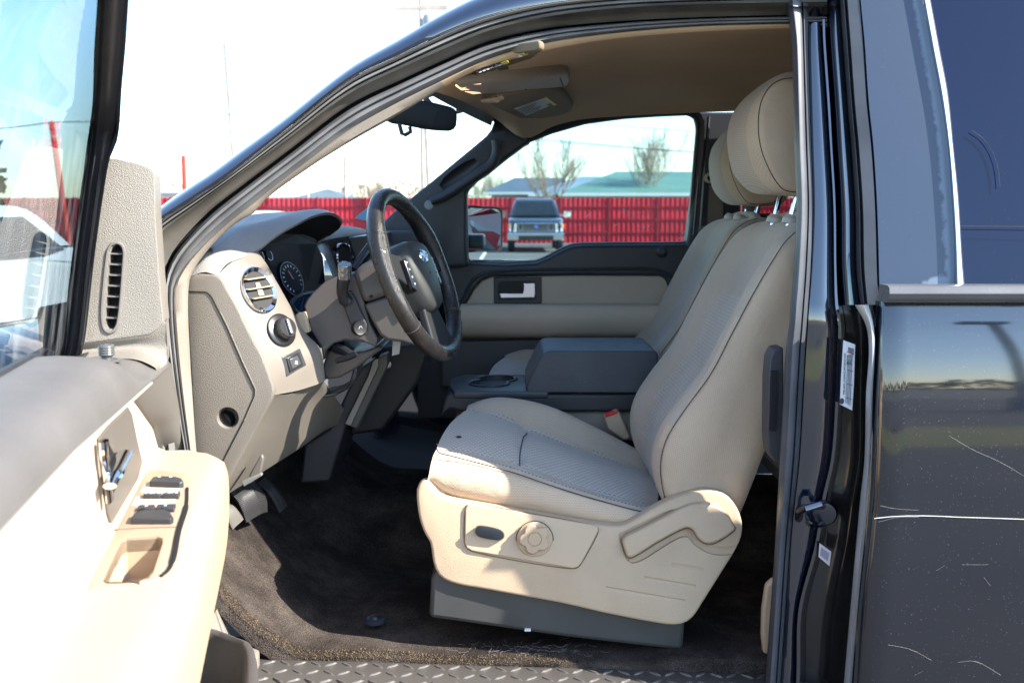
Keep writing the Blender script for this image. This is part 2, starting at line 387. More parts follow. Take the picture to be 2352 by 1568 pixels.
# ---- bare trees
BARK = mat('bare_bark', (.33, .26, .20), .95, var=.25, vscale=3)
def bare_tree(u, y, vtop, vbase, spread, label, seed, n1=7):
    rnd = random.Random(seed); base = P(u, vbase, y); base.z = 0; H = P(u, vtop, y).z
    t = thing('bare_tree', base, label, 'tree', 'bare winter trees beyond the fence')
    tr = M(); cr_ = M()
    tr.tube([base, base+Vector((.05, 0, H*.18)), base+Vector((0, .05, H*.34))], [.17, .13, .09], n=7)
    top = base+Vector((0, .05, H*.32))
    def br(p, d, L, r, lv):
        pts = [p]; q = p; dd = d.copy()
        for k in range(4):
            dd = (dd+Vector((rnd.uniform(-.22, .22), rnd.uniform(-.22, .22), rnd.uniform(-.02, .16)))).normalized(); q = q+dd*L/4; pts.append(q)
        cr_.tube(pts, [r, r*.85, r*.7, r*.55, r*.4], n=4 if lv else 5, caps=False)
        if lv < 3:
            for k in range(8 if lv < 2 else 6):
                f = rnd.randint(1, 4); e = pts[f]; ax = Vector((rnd.uniform(-1, 1), rnd.uniform(-1, 1), rnd.uniform(-.1, .9))).normalized()
                br(e, (dd*1.2+ax*.62).normalized(), L*rnd.uniform(.40, .62), r*.6, lv+1)
    for k in range(n1):
        a = k*2*math.pi/n1+rnd.uniform(-.3, .3); el = rnd.uniform(.72, 1.35)
        br(top+Vector((0, 0, rnd.uniform(-.10, .12)*H)), Vector((math.cos(a)*math.cos(el)*spread, math.sin(a)*math.cos(el)*spread, math.sin(el))).normalized(), H*rnd.uniform(.38, .50), .026, 0)
    tr.build('trunk', BARK, t); cr_.build('crown', BARK, t)
    return t
bare_tree(1263, 52, 332, 448, 1.1, 'bare winter tree behind the fence above the parked black pickup', 3)
bare_tree(1488, 64, 318, 448, 1.25, 'bare winter tree rising behind the green metal roof', 5)
bare_tree(860, 78, 418, 460, 1.3, 'small bare tree behind the fence beside the steering wheel rim', 9)
bare_tree(1118, 95, 404, 448, 1.5, 'faint bare tree far behind at the front edge of the passenger window', 11)
# tree seen through the open door's glass, left
GREENF = mat('dark_evergreen_foliage', (.035, .05, .025), .9, var=.4, vscale=2)
def leafy(x, y, h, r, label, seed, group=None):
    rnd = random.Random(seed); t = thing('evergreen_tree', (x, y, 0), label, 'tree', group)
    b = M(); b.tube([(x, y, 0), (x+.1, y, h*.4), (x, y+.1, h*.8)], [.22, .16, .07], n=7); b.build('trunk', BARK, t)
    b = M()
    for k in range(2600):
        d = Vector((rnd.gauss(0, 1), rnd.gauss(0, 1), rnd.gauss(0, 1))).normalized(); rr = rnd.uniform(.35, 1)**.6
        lump = 1+.25*math.sin(d.x*5+seed)*math.cos(d.z*6)
        p = Vector((x+d.x*r*rr*lump, y+d.y*r*rr*lump, h*.58+d.z*h*.42*rr*lump)); s_ = rnd.uniform(.12, .3)
        a1 = Vector((rnd.uniform(-1, 1), rnd.uniform(-1, 1), rnd.uniform(-1, 1))).normalized()*s_; a2 = a1.orthogonal().normalized()*s_*.6
        b.add([p-a1, p+a2, p+a1, p-a2], [(0, 1, 2, 3)])
    b.build('crown', GREENF, t, smooth=0, recalc=False); return t
leafy(-16.4, 26, 4.0, 2.2, 'dark bushy tree seen low through the open door glass', 2)
leafy(-19.6, 27, 3.6, 2.4, 'broad dark bush beyond the lot at the left edge of the door glass', 4)

# ---- poles and wires
WOOD = mat('weathered_pole_wood', (.46, .40, .34), .9, var=.2, vscale=2)
REDPOLE = mat('faded_red_pole_paint', (.62, .05, .03), .5)
def pole(u, v1, v0, y, r, m_, label, cat='utility pole', group=None, lean=0, arm=False):
    if m_ is WOOD and cat == 'utility pole': group = 'utility poles beyond the lot'
    a = P(u, v1, y); z1 = a.z
    t = thing('utility_pole' if m_ is WOOD else 'steel_pole', (a.x+lean, y, 0), label, cat, group)
    b = M(); b.tube([(a.x+lean, y, 0), (a.x+lean*.5, y, z1*.5), (a.x, y, z1)], [r*1.2, r*1.1, r], n=10); b.build('shaft', m_, t)
    if arm:
        b = M(); b.box((a.x-.9, y-.06, z1-.6), (a.x+.9, y+.06, z1-.46)); b.build('crossarm', WOOD, t, smooth=0)
        b = M()
        b.lathe((a.x+.3, y-.15, z1-1.5), (0, 0, 1), [(0, 0), (.2, .02), (.22, .1), (.22, .62), (.18, .7), (0, .72)], n=14); b.build('transformer', mat('grey_can', (.35, .36, .36), .5), t)
    return t
pole(517, 100, 480, 36, .075, WOOD, 'weathered wooden utility pole standing left of the windshield pillar', lean=.3)
pole(657, 78, 470, 60, .04, WOOD, 'very thin tall antenna mast left of the truck roofline', 'mast')
pole(421, 357, 470, 30, .07, REDPOLE, 'short red steel pole just right of the open door trim', 'pole')
pole(706, 388, 470, 60, .07, WOOD, 'thin dark utility pole left of the gabled shed')
pole(792, 358, 470, 55, .09, WOOD, 'stout wooden utility pole right of the gabled shed')
pole(838, 388, 470, 66, .07, WOOD, 'slim wooden pole just left of the steering wheel rim')
pole(975, 215, 470, 40, .075, WOOD, 'wooden utility pole behind the rear view mirror', lean=.2)
pole(966, -20, 470, 33, .06, WOOD, 'tall utility pole with crossarm and transformer above the roofline', arm=True)
pole(118, 280, 500, 15, .045, REDPOLE, 'leaning red steel pole seen through the open door glass', 'pole', lean=.25)
WIREM = mat('black_cable', (.03, .03, .035), .6)
def wire(u0, v0, y0, u1, v1, y1, label, r=.012, sag=.3):
    a, c = P(u0, v0, y0), P(u1, v1, y1); b = M()
    b.tube([a.lerp(c, k/12)-Vector((0, 0, sag*4*(k/12)*(1-k/12))) for k in range(13)], r, n=4)
    tag(b.build('overhead_wire', WIREM, None), label, 'wire', 'overhead wires')
wire(900, 278, 38, 2300, 392, 42, 'upper overhead wire crossing the windshield and passenger window', .012)
wire(1180, 318, 45, 2300, 362, 47, 'lower overhead wire crossing the passenger window above the bare trees', .014)
wire(1180, 268, 50, 2300, 325, 50, 'thin faint overhead wire near the top of the passenger window', .009)
wire(-200, 302, 15.2, 118, 281, 15, 'wire running left from the leaning red pole', .009, .05)
wire(118, 281, 15, 700, 240, 25, 'wire running right from the leaning red pole', .008, .1)

# ---- surroundings behind the photographer: they show in the glossy paint, the glass and the mirrors
def hedge_row(label, x0, x1, y, h, seed, name='tree_line', sz=1.0):
    rnd = random.Random(seed); b = M(); n = int((x1-x0)*22/sz**1.6)
    for k in range(n):
        x = rnd.uniform(x0, x1); top = h*(.75+.2*math.sin(x*.23+seed)+.12*math.sin(x*.71)); z = rnd.uniform(0, 1)**.7*top; s_ = rnd.uniform(.3, .8)*sz; p = Vector((x, y+rnd.uniform(-2.5, 2.5), z))
        a1 = Vector((rnd.uniform(-1, 1), rnd.uniform(-1, 1), rnd.uniform(-1, 1))).normalized()*s_; a2 = a1.orthogonal().normalized()*s_*.7; b.add([p-a1, p+a2, p+a1, p-a2], [(0, 1, 2, 3)])
    o = tag(b.build(name, mat('winter_scrub' if sz == 1 else 'hazy_bare_woods', (.06, .055, .04) if sz == 1 else (.22, .19, .16), .95, var=.3, vscale=.6), None, smooth=0, recalc=False), label, 'trees'); o['kind'] = 'stuff'; return o
t = thing('steel_pole', (7.2, -12.5, 0), 'grey steel light pole behind the photographer, reflected in the black rear door', 'pole')
b = M(); b.tube([(7.2, -12.5, 0), (7.2, -12.5, .5), (7.2, -12.5, .52), (7.1, -12.5, 5.5)], [.22, .22, .11, .09], n=12); b.build('shaft', mat('galvanised_pole', (.25, .26, .27), .5), t)
b = M(); b.box((6.6, -12.65, 5.4), (7.3, -12.35, 5.55)); b.build('lamp_head', mat('galvanised_pole', (.25, .26, .27), .5), t, smooth=0, bevel=.02)
hedge_row('dark winter tree line across the road behind the photographer', -70, 110, -120, 6.5, 1)
hedge_row('hazy line of distant bare woods beyond the fence', -60, 60, 150, 5.8, 6, 'far_tree_line', .4)
RB = mat('red_shop_wall', (.45, .02, .03), .6, var=.06, vscale=.6)
shop = thing('dealership_building', (19, 18, 0), 'red dealership building with large windows seen only in the passenger door mirror', 'building')
b = M(); b.box((19, 4, 0), (30, 36, 4.6)); b.build('wall', RB, shop, smooth=0)
b = M(); b.prism([(16.2, 3.5, 3.2), (19, 3.5, 3.5), (19, 3.5, 4.8), (16.2, 3.5, 3.9)], (0, 33, 0)); b.build('awning', mat('dark_red_awning', (.28, .012, .02), .5), shop, smooth=0)
for k in range(9):
    y = 5.2+k*3.4; b = M(); b.box((18.93, y, .5), (19.02, y+2.7, 3.0)); wf = b.build('window', mat('shop_glass', (.35, .45, .5), .08, coat=1), shop, smooth=0)
    b = M()
    for yy in (y-.06, y+1.3, y+2.7): b.box((18.88, yy, .44), (18.95, yy+.09, 3.06))
    b.box((18.885, y, 1.7), (18.945, y+2.7, 1.78)); b.box((18.885, y, 3.0), (18.945, y+2.7, 3.08)); b.build('window_frame', mat('white_frame', (.75, .75, .73), .5), wf, smooth=0)
for k in range(4):
    b = M(); b.box((16.4, 5+k*9, 0), (16.65, 5.25+k*9, 3.3)); b.build('post', mat('white_frame', (.75, .75, .73), .5), shop, smooth=0)
# ---- parked pickup by the fence (front view), 36 m away
def car_paint(n, c): return mat(n, c, .2, coat=1.0, spec=.5)
GLASSD = mat('dark_car_glass', (.010, .014, .018), .05, coat=.2)
TYRE = mat('tyre_rubber', (.02, .02, .02), .8)
CARP = car_paint('dark_blue_black_car_paint', (.012, .016, .024))
def far_pickup():
    y0 = 34.0; cx = P(1231, 520, y0).x; t = thing('parked_pickup', (cx, y0+2.8, 0), 'black pickup with chrome grille parked nose out in front of the red fence', 'pickup truck')
    W = 1.0
    def sec(y, zb, zt, w, r=.12, n=5):
        # rounded box section in xz
        pts = []
        for (sx, sz) in ((1, -1), (1, 1), (-1, 1), (-1, -1)):
            for k in range(n):
                a = {(1, -1): -90, (1, 1): 0, (-1, 1): 90, (-1, -1): 180}[(sx, sz)]+90*k/(n-1)
                pts.append((cx+sx*(w-r)+r*math.cos(R(a)), y, (zt-r if sz > 0 else zb+r)+r*math.sin(R(a))))
        return pts
    b = M(); rows = [sec(y0+.02, .5, 1.08, .86), sec(y0+.12, .45, 1.14, .95), sec(y0+.5, .42, 1.2, .99), sec(y0+1.5, .42, 1.25, 1.0), sec(y0+5.4, .42, 1.25, 1.0), sec(y0+5.5, .5, 1.2, .98)]
    b.grid(rows, cu=True); b.cap(rows[0]); b.cap(rows[-1]); b.build('body', CARP, t)
    b = M(); rows = [sec(y0+1.45, 1.2, 1.27, .93, .03), sec(y0+1.9, 1.2, 1.6, .84, .06), sec(y0+2.35, 1.2, 1.9, .76, .1), sec(y0+2.7, 1.2, 1.94, .74, .12), sec(y0+3.9, 1.2, 1.93, .74, .12), sec(y0+4.2, 1.2, 1.3, .9, .04)]
    b.grid(rows, cu=True); b.cap(rows[-1]); b.build('cab', CARP, t)
    b = M(); w0 = [(cx-.80, y0+1.46, 1.31), (cx+.80, y0+1.46, 1.31)]; w1 = [(cx-.66, y0+2.24, 1.83), (cx+.66, y0+2.24, 1.83)]
    b.add([w0[0], w0[1], w1[1], w1[0]], [(0, 1, 2, 3)]); b.build('windshield', GLASSD, t, smooth=0, solid=.02)
    b = M(); b.prism([(cx-.62, y0-.01, .74), (cx+.62, y0-.01, .74), (cx+.64, y0-.01, 1.05), (cx-.64, y0-.01, 1.05)], (0, .08, 0)); g = b.build('grille', CHROME, t, smooth=0, bevel=.02)
    b = M()
    for z in (.79, .87, .95): b.box((cx-.46, y0-.018, z), (cx+.46, y0-.012, z+.045))
    for x in (-.6, .49): b.box((cx+x, y0-.018, .8), (cx+x+.09, y0-.012, 1.01))
    b.build('grille_slot', BLACK, g, smooth=0)
    b = M(); b.lathe((cx, y0-.02, .90), (0, -1, 0), [(0, .02), (.055, .02), (.065, .008), (.07, 0)], n=20); b.build('badge', mat('badge_blue', (.05, .12, .35), .3), g)
    for s in (-1, 1):
        b = M(); b.prism([(cx+s*.68, y0-.005, .72), (cx+s*.95, y0+.05, .74), (cx+s*.96, y0+.08, 1.02), (cx+s*.68, y0-.005, 1.04)], (0, .1, 0)); b.build('headlight', mat('headlight_glass', (.75, .76, .78), .12, metal=.6), t, smooth=0, bevel=.02)
        b = M(); b.prism([(cx+s*.93, y0+.02, .86), (cx+s*.985, y0+.06, .86), (cx+s*.985, y0+.06, 1.0), (cx+s*.93, y0+.02, 1.0)], (0, .1, 0)); b.build('turn_signal', mat('amber', (.8, .25, .03), .3), t, smooth=0)
        b = M(); b.prism([(cx+s*1.06, y0+1.6, 1.22), (cx+s*1.32, y0+1.55, 1.24), (cx+s*1.34, y0+1.55, 1.44), (cx+s*1.07, y0+1.6, 1.46)], (0, .12, 0)); b.box((min(cx+s*.9, cx+s*1.1), y0+1.66, 1.27), (max(cx+s*.9, cx+s*1.1), y0+1.72, 1.33))
        b.build('side_mirror', CHROME if s > 0 else CARP, t, smooth=0, bevel=.02)
        for yw in (y0+.95, y0+4.6):
            b = M(); b.lathe((cx+s*.74, yw, .39), (s, 0, 0), [(.2, 0), (.36, .01), (.39, .04), (.39, .22), (.36, .25), (.22, .26)], n=28); wh = b.build('wheel', TYRE, t)
            b = M(); b.lathe((cx+s*.74, yw, .39), (s, 0, 0), [(0, .2), (.1, .22), (.22, .235), (.235, .26)], n=20); b.build('rim', SATIN, wh)
    b = M(); b.prism([(cx-1.0, y0-.06, .44), (cx+1.0, y0-.06, .44), (cx+1.0, y0-.06, .7), (cx-1.0, y0-.06, .7)], (0, .16, 0)); bp = b.build('bumper', CHROME, t, smooth=0, bevel=.03)
    b = M(); b.box((cx-.62, y0-.07, .43), (cx+.62, y0-.062, .60)); b.build('air_intake', BLACK, bp, smooth=0)
far_pickup()

def parked_car(cx, cy, rot, col, label, name='parked_car', H=1.45, L=4.6, light='rear'):
    t = thing(name, (cx, cy, 0), label, 'car'); ca, sa = math.cos(rot), math.sin(rot)
    T = lambda x, y, z: Vector((cx+x*ca-y*sa, cy+x*sa+y*ca, z))
    pt = car_paint('car_paint_'+name+str(len(MATS)), col)
    prof = [(-L/2, .35), (-L/2, .75), (-L/2+.1, .92), (-L/2+.75, .98), (-L/2+1.25, H-.06), (-.1, H), (.5, H-.04), (1.15, .98), (L/2-.35, .86), (L/2, .68), (L/2, .35)]
    b = M(); sp = crp(prof, 48); rows = []
    for w, inset in ((-.86, .06), (-.84, .0), (0, -.02), (.84, .0), (.86, .06)):
        rows.append([T(x, w*(1-max(0, z-.95)*.35), max(.3, z-inset*(z-.3))) for x, z in sp])
    b.grid(rows); b.fan(rows[0]); b.fan(rows[-1]); b.build('body', pt, t, smooth=50)
    for s in (-1, 1):
        b = M(); b.prism([T(-L/2+1.0, s*.80, 1.0), T(-L/2+1.32, s*.735, H-.12), T(.35, s*.735, H-.1), T(.95, s*.80, 1.0)], T(0, s*.02, 0)-T(0, 0, 0)); b.build('side_window', GLASSD, t, smooth=0)
        for xw in (-L/2+.9, L/2-.95):
            b = M(); b.lathe(T(xw, s*.68, .33), T(0, s, 0)-T(0, 0, 0), [(.1, 0), (.3, .01), (.33, .04), (.33, .19), (.3, .21), (.0, .2)], n=24); wh = b.build('wheel', TYRE, t)
            b = M(); b.lathe(T(xw, s*.68, .33), T(0, s, 0)-T(0, 0, 0), [(0, .215), (.19, .215), (.2, .2)], n=18); b.build('rim', SATIN, wh)
        b = M(); b.prism([T(-L/2-.012, s*.55, .68), T(-L/2-.012, s*.84, .68), T(-L/2-.012, s*.84, .86), T(-L/2-.012, s*.55, .86)], T(.06, 0, 0)-T(0, 0, 0)); b.build('taillight', mat('red_lens', (.6, .01, .02), .2), t, smooth=0)
        b = M(); b.prism([T(L/2-.05, s*.5, .6), T(L/2-.05, s*.82, .6), T(L/2-.1, s*.82, .74), T(L/2-.1, s*.5, .74)], T(.06, 0, 0)-T(0, 0, 0)); b.build('headlight', mat('headlight_glass', (.7, .7, .72), .12), t, smooth=0)
    b = M(); b.prism([T(1.14, -.68, 1.0), T(1.14, .68, 1.0), T(.52, .60, H-.06), T(.52, -.60, H-.06)], T(.02, 0, .015)-T(0, 0, 0)); b.build('windshield', GLASSD, t, smooth=0)
    b = M(); b.prism([T(-L/2+.8, -.66, 1.02), T(-L/2+.8, .66, 1.02), T(-L/2+1.22, .60, H-.08), T(-L/2+1.22, -.60, H-.08)], T(-.02, 0, .015)-T(0, 0, 0)); b.build('rear_window', GLASSD, t, smooth=0)
    return t
pc = P(615, 505, 12); parked_car(pc.x-.3, 12.6, R(8), (.55, .6, .56), 'pale silver green car parked beyond the windshield, its roof just above the dashboard', H=1.43)
pc = P(40, 560, 6.5); parked_car(-5.6, 7.9, R(75), (.72, .73, .74), 'white car with a red taillight seen through the open door glass', H=1.5)
# cars and shop on the camera's side: seen only as reflections
parked_car(24, -16.5, R(4), (.35, .02, .02), 'dark red car on the road behind the photographer', H=1.45)
# ================================================================ THE PICKUP (one thing: everything bolted to it is its part)
truck = thing('pickup_truck', (0, .85, 0), 'black pickup truck in the foreground with its driver door open, showing the beige interior', 'pickup truck')

# ---- A pillar and roof rail: bands between curves drawn on the leaning side plane
A0 = [(335, 1150), (300, 900), (285, 640), (300, 540), (361, 481), (443, 423), (476, 402), (560, 340), (640, 282), (804, 155), (914, 92), (1024, 29), (1120, -16), (1250, -55), (1500, -85), (1700, -92), (1900, -95)]
A1 = [(350, 1150), (318, 900), (305, 640), (318, 560), (361, 512), (443, 458), (526, 402), (640, 312), (804, 182), (914, 128), (1030, 72), (1120, 38), (1250, 8), (1408, -8), (1600, -16), (1750, -20), (1900, -22)]
A2 = [(412, 1150), (392, 938), (360, 740), (342, 640), (345, 575), (370, 534), (430, 488), (530, 415), (660, 320), (804, 214), (914, 160), (1030, 108), (1120, 72), (1250, 40), (1408, 20), (1600, 10), (1750, 7), (1900, 5)]
A3 = [(430, 1150), (421, 1044), (401, 938), (383, 810), (373, 693), (374, 645), (384, 603), (402, 570), (476, 489), (559, 424), (660, 348), (804, 240), (914, 187), (1010, 143), (1120, 96), (1250, 66), (1408, 50), (1600, 40), (1750, 36), (1900, 34)]
A4 = [(450, 1150), (437, 1044), (422, 938), (407, 810), (399, 693), (402, 655), (424, 614), (476, 555), (555, 488), (615, 440), (700, 375), (804, 298), (914, 236), (1020, 183), (1120, 137), (1250, 100), (1408, 77), (1600, 61), (1750, 56), (1900, 54)]
A5 = [(466, 1150), (452, 1044), (444, 938), (436, 810), (432, 693), (438, 634), (471, 582), (503, 546), (542, 513), (569, 497), (588, 486), (605, 463), (700, 392), (804, 326), (914, 264), (1010, 206), (1087, 165), (1130, 150), (1250, 118), (1408, 91), (1600, 75), (1750, 68), (1900, 65)]
NA = 90
def band(name, curves, m_, parent=truck, mats=None, mfun=None, label=None, bump=None, jit=0):
    rows = [[S(u, v, off) for u, v in crp(c_, NA)] for c_, off in curves]
    b = M(); b.grid(rows, mfun=mfun); return b.build(name, mats or m_, parent, smooth=60, label=label)
def mid(c1, c2, f):
    a, c = crp(c1, NA), crp(c2, NA); return [(p[0]*(1-f)+q[0]*f, p[1]*(1-f)+q[1]*f) for p, q in zip(a, c)]
pil = band('roof_rail', [(A0, .10), (A0, .02), (mid(A0, A1, .12), -.012), (mid(A0, A1, .4), -.032), (mid(A0, A1, .75), -.04), (A1, -.036), (mid(A1, A2, .02), -.02)], PAINT)
band('drip_seal', [(mid(A1, A2, .02), -.024), (mid(A1, A2, .12), -.04), (mid(A1, A2, .26), -.036), (mid(A1, A2, .34), -.018), (mid(A1, A2, .42), -.03), (mid(A1, A2, .6), -.03), (mid(A1, A2, .72), -.012), (mid(A1, A2, .8), -.022), (A2, -.016)], SEALD)
band('door_jamb', [(A2, -.016), (mid(A2, A3, .3), .0), (mid(A2, A3, .7), .006), (A3, .012), (mid(A3, A4, .02), .03)], mat('dusty_jamb_paint', (.085, .075, .062), .5, var=.3, vscale=9))
band('gap_lining', [(A3, .012), (mid(A3, A4, .06), .05), (mid(A3, A4, .18), .05), (mid(A3, A4, .22), .02)], BLACK)
band('weatherstrip', [(mid(A3, A4, .18), .03), (mid(A3, A4, .22), .004), (mid(A3, A4, .32), -.008), (mid(A3, A4, .44), -.006), (mid(A3, A4, .52), .006), (mid(A3, A4, .58), -.001), (mid(A3, A4, .74), -.002), (mid(A3, A4, .84), .01), (A4, .016)], SEAL)
# beige pillar trim: grows deeper than it is wide (turns into the cab)
trim = band('pillar_trim', [(mid(A4, A5, -.02), .012), (mid(A4, A5, .15), .008), (mid(A4, A5, .8), .016), (A5, .035), (mid(A4, A5, 1.0), .10)], None, mfun=lambda i, j: 1 if crp(A5, NA)[j][0] > 1022 else 0, mats=[mat('pale_pillar_trim', (.27, .23, .185), .6, var=.03, vscale=6, bump=.4, bscale=420), HEADL])

# windshield: between near and far pillars
wsn = [(430, 640), (500, 560), (600, 480), (804, 326), (1000, 207)]
wsf = [(880, 545), (900, 490), (941, 457), (1079, 344), (1131, 280)]
def ws(i, n=12):
    a = cr([S(u, v, .08) for u, v in wsn], n); c = cr([FS(u, v, -.02) for u, v in wsf], n); return a, c
a_, c_ = ws(0)
rows = []
for k in range(9):
    f = k/8; rows.append([p.lerp(q, f)+Vector((-.10, 0, .01))*(4*f*(1-f))*(1-i/11)**.6 for i, (p, q) in enumerate(zip(a_, c_))])
b = M(); b.grid(rows); wsh = b.build('windshield', glass('windshield_glass', (.95, .985, .98), .08), truck, smooth=60)
# dark band along its top edge and far corner
top = [r[-1] for r in rows]
b = M(); rr = []
for k, r in enumerate(rows): rr.append([r[-1]+Vector((.01, 0, .012)), r[-1], r[-1].lerp(r[-2], .24)+Vector((0.004, 0, -.004))])
b.grid(rr); b.build('frit_band', BLACK, wsh, smooth=60)
b = M(); b.prism([P(u, v, 1.60) for u, v in [(1112, 258), (1150, 262), (1158, 300), (1128, 306), (1133, 293), (1135, 283), (1131, 273), (1124, 268)]], (0, .02, 0)); b.build('corner_frit', BLACK, wsh, smooth=0)
# sticker on the glass
b = M(); b.cap([P(814, 501, .95), P(842, 478, .95), P(859, 488, .95), P(847, 508, .95)]); b.build('inspection_sticker', mat('pale_blue_sticker', (.13, .33, .48), .6), wsh, smooth=0, solid=.001)
# exterior cowl + hood (left of the windshield, mostly hidden by the door)
b = M(); rows = []
for x, z, hw in ((-.80, 1.15, .80), (-.92, 1.18, .84), (-1.3, 1.16, .84), (-1.8, 1.09, .82), (-2.05, 1.0, .8), (-2.12, .85, .78)):
    rows.append([(x, .86+hw*s_, z-.10*abs(s_)**4) for s_ in (-1, -.95, -.8, -.5, 0, .5, .8, .95, 1)])
b.grid(rows); b.build('hood', PAINT, truck, smooth=60)
for side, y0_, nm in ((-1, .02, 'fender'), (1, 1.70, 'fender')):
    pts = [(-.74, 1.12), (-.74, .42), (-.95, .42), (-1.0, .62), (-1.18, .82), (-1.42, .9), (-1.66, .82), (-1.84, .62), (-1.88, .45), (-2.1, .45), (-2.12, .85), (-2.05, .98), (-1.8, 1.05), (-1.3, 1.09)]
    y_ = y0_-.05 if side < 0 else y0_+.05
    slab('fender', [Vector((x, y_, z)) for x, z in pts], (0, .08, 0), PAINT, truck, bevel=.012)
    for xw in (-1.42, 2.4):
        b = M(); b.lathe((xw, y_+.05*(-side)*.2, .4), (0, side, 0), [(.2, -.2), (.37, -.2), (.4, -.16), (.4, .04), (.37, .07), (.24, .07)], n=36); wh = b.build('wheel', TYRE, truck)
        b = M(); b.lathe((xw, y_+.05*(-side)*.2, .4), (0, side, 0), [(0, .03), (.08, .04), (.2, .045), (.24, .07)], n=24); b.build('rim', SATIN, wh)

# ---- roof shell, rear of cab, truck bed (light blockers and body seen from the side)
b = M(); rows = []
for x, dz in ((-.19, -.035), (-.05, .0), (.3, .03), (.9, .035), (1.5, .02), (1.62, -.02)):
    r_ = []
    for k in range(13):
        f = k/12; y = .10+f*1.50; r_.append((x, y, 1.835+dz+.035*(1-(2*f-1)**2)-(.02 if k in (0, 12) else 0)))
    rows.append(r_)
b.grid(rows); b.build('roof_panel', PAINT, truck, smooth=60)
b = M(); b.box((1.56, .1, .62), (1.62, 1.62, 1.28)); b.box((1.56, .12, 1.28), (1.62, .45, 1.84)); b.box((1.56, 1.27, 1.28), (1.62, 1.6, 1.84)); b.box((1.56, .45, 1.68), (1.62, 1.27, 1.84))
b.build('cab_back', CHAR, truck, smooth=0)
b = M(); b.box((1.585, .45, 1.28), (1.59, 1.27, 1.68)); b.build('rear_window', glass('tinted_rear_glass', (.25, .27, .3)), truck, smooth=0)
b = M(); b.box((1.7, -.06, .5), (3.6, 0, 1.2)); b.box((1.7, 1.7, .5), (3.6, 1.76, 1.2)); b.box((1.7, 0, .5), (1.76, 1.7, 1.2)); b.box((3.54, 0, .5), (3.6, 1.7, 1.2)); b.box((1.76, 0, .6), (3.54, 1.7, .64))
b.build('truck_bed', PAINT, truck, smooth=0, bevel=.01)
# underbody / frame under floor
b = M(); b.box((-2.0, .12, .34), (3.4, .28, .48)); b.box((-2.0, 1.42, .34), (3.4, 1.58, .48)); b.build('chassis', BLACK, truck, smooth=0)

# ---- B pillar bands (stations in v)
VS = [-120, 0, 60, 95, 238, 333, 476, 619, 700, 746, 801, 900, 1053, 1143, 1250, 1400, 1530, 1640]
def col(pts):
    """pts (u,v) -> u at each VS"""
    pts = sorted(pts, key=lambda p: p[1]); out = []
    for v in VS:
        if v <= pts[0][1]: out.append(pts[0][0]+(pts[1][0]-pts[0][0])*(v-pts[0][1])/(pts[1][1]-pts[0][1]) if v < pts[0][1] else pts[0][0]); continue
        if v >= pts[-1][1]: out.append(pts[-1][0]+(pts[-1][0]-pts[-2][0])*(v-pts[-1][1])/(pts[-1][1]-pts[-2][1])); continue
        for p, q in zip(pts, pts[1:]):
            if p[1] <= v <= q[1]: out.append(p[0]+(q[0]-p[0])*(v-p[1])/(q[1]-p[1])); break
    return out
B0 = col([(1808, 40), (1814, 70), (1820, 110), (1822, 238), (1824, 333), (1829, 476), (1822, 619), (1812, 746), (1805, 801), (1791, 1053), (1780, 1250), (1760, 1530)])
B1 = col([(1856, 40), (1855, 95), (1859, 238), (1862, 333), (1866, 476), (1861, 619), (1852, 746), (1848, 801), (1833, 1053), (1813, 1250), (1794, 1530)])
B2 = col([(1886, 40), (1888, 95), (1898, 238), (1904, 333), (1912, 476), (1914, 600), (1912, 680), (1922, 751), (1920, 801), (1912, 1003), (1907, 1048), (1887, 1109), (1882, 1180), (1858, 1300), (1832, 1334), (1824, 1568)])
B3 = col([(1896, 40), (1898, 95), (1908, 238), (1913, 333), (1921, 476), (1922, 600), (1926, 690), (1936, 751), (1934, 801), (1925, 1003), (1920, 1048), (1902, 1109), (1897, 1180), (1872, 1300), (1846, 1334), (1840, 1568)])
B4 = col([(1930, 40), (1934, 95), (1945, 238), (1953, 333), (1963, 476), (1966, 640), (1975, 700), (1985, 760), (1984, 801), (1980, 1053), (1966, 1143), (1950, 1250), (1920, 1400), (1905, 1568)])
B6 = col([(1976, 0), (1984, 95), (1993, 238), (2003, 333), (2012, 476), (2017, 640), (2020, 700), (2020, 801), (2012, 1053), (2008, 1143), (1998, 1250), (1982, 1400), (1970, 1568)])
CE = col([(1972, 690), (1994, 735), (2001, 770), (2002, 830), (1996, 900), (1992, 1053), (1984, 1143), (1974, 1250), (1960, 1400), (1946, 1568)])
def vband(name, cols, m_, parent=truck, v0=-200, v1=2000, mats=None, mfun=None, n=70, label=None):
    b = M(); rows = []
    for us, off in cols:
        pts = [(u, v) for u, v in zip(us, VS) if v0 <= v <= v1]
        offs = off if callable(off) else (lambda v, o=off: o)
        rows.append([S(u, v, offs(v)) for u, v in crp(pts, n)])
    b.grid(rows, mfun=mfun); return b.build(name, mats or m_, parent, smooth=60, label=label)
def mx(a, c, f): return [p*(1-f)+q*f for p, q in zip(a, c)]
vband('pillar_weatherstrip', [(B0, .09), (mx(B0, B1, .0), .02), (mx(B0, B1, .12), -.012), (mx(B0, B1, .35), -.026), (mx(B0, B1, .65), -.024), (mx(B0, B1, .74), -.010), (mx(B0, B1, .8), -.018), (B1, -.008), (mx(B1, B2, .03), .02)], mat('blue_grey_pillar_rubber', (.065, .07, .082), .36, var=.15, vscale=12))
vband('pillar_panel', [(mx(B1, B2, .0), .03), (mx(B1, B2, .06), .008), (mx(B1, B2, .5), .0), (mx(B1, B2, .85), .002), (B2, .012), (mx(B2, B3, .3), -.004), (mx(B2, B3, .8), -.004), (B3, .02), (mx(B3, B4, .12), .035)], PAINT)
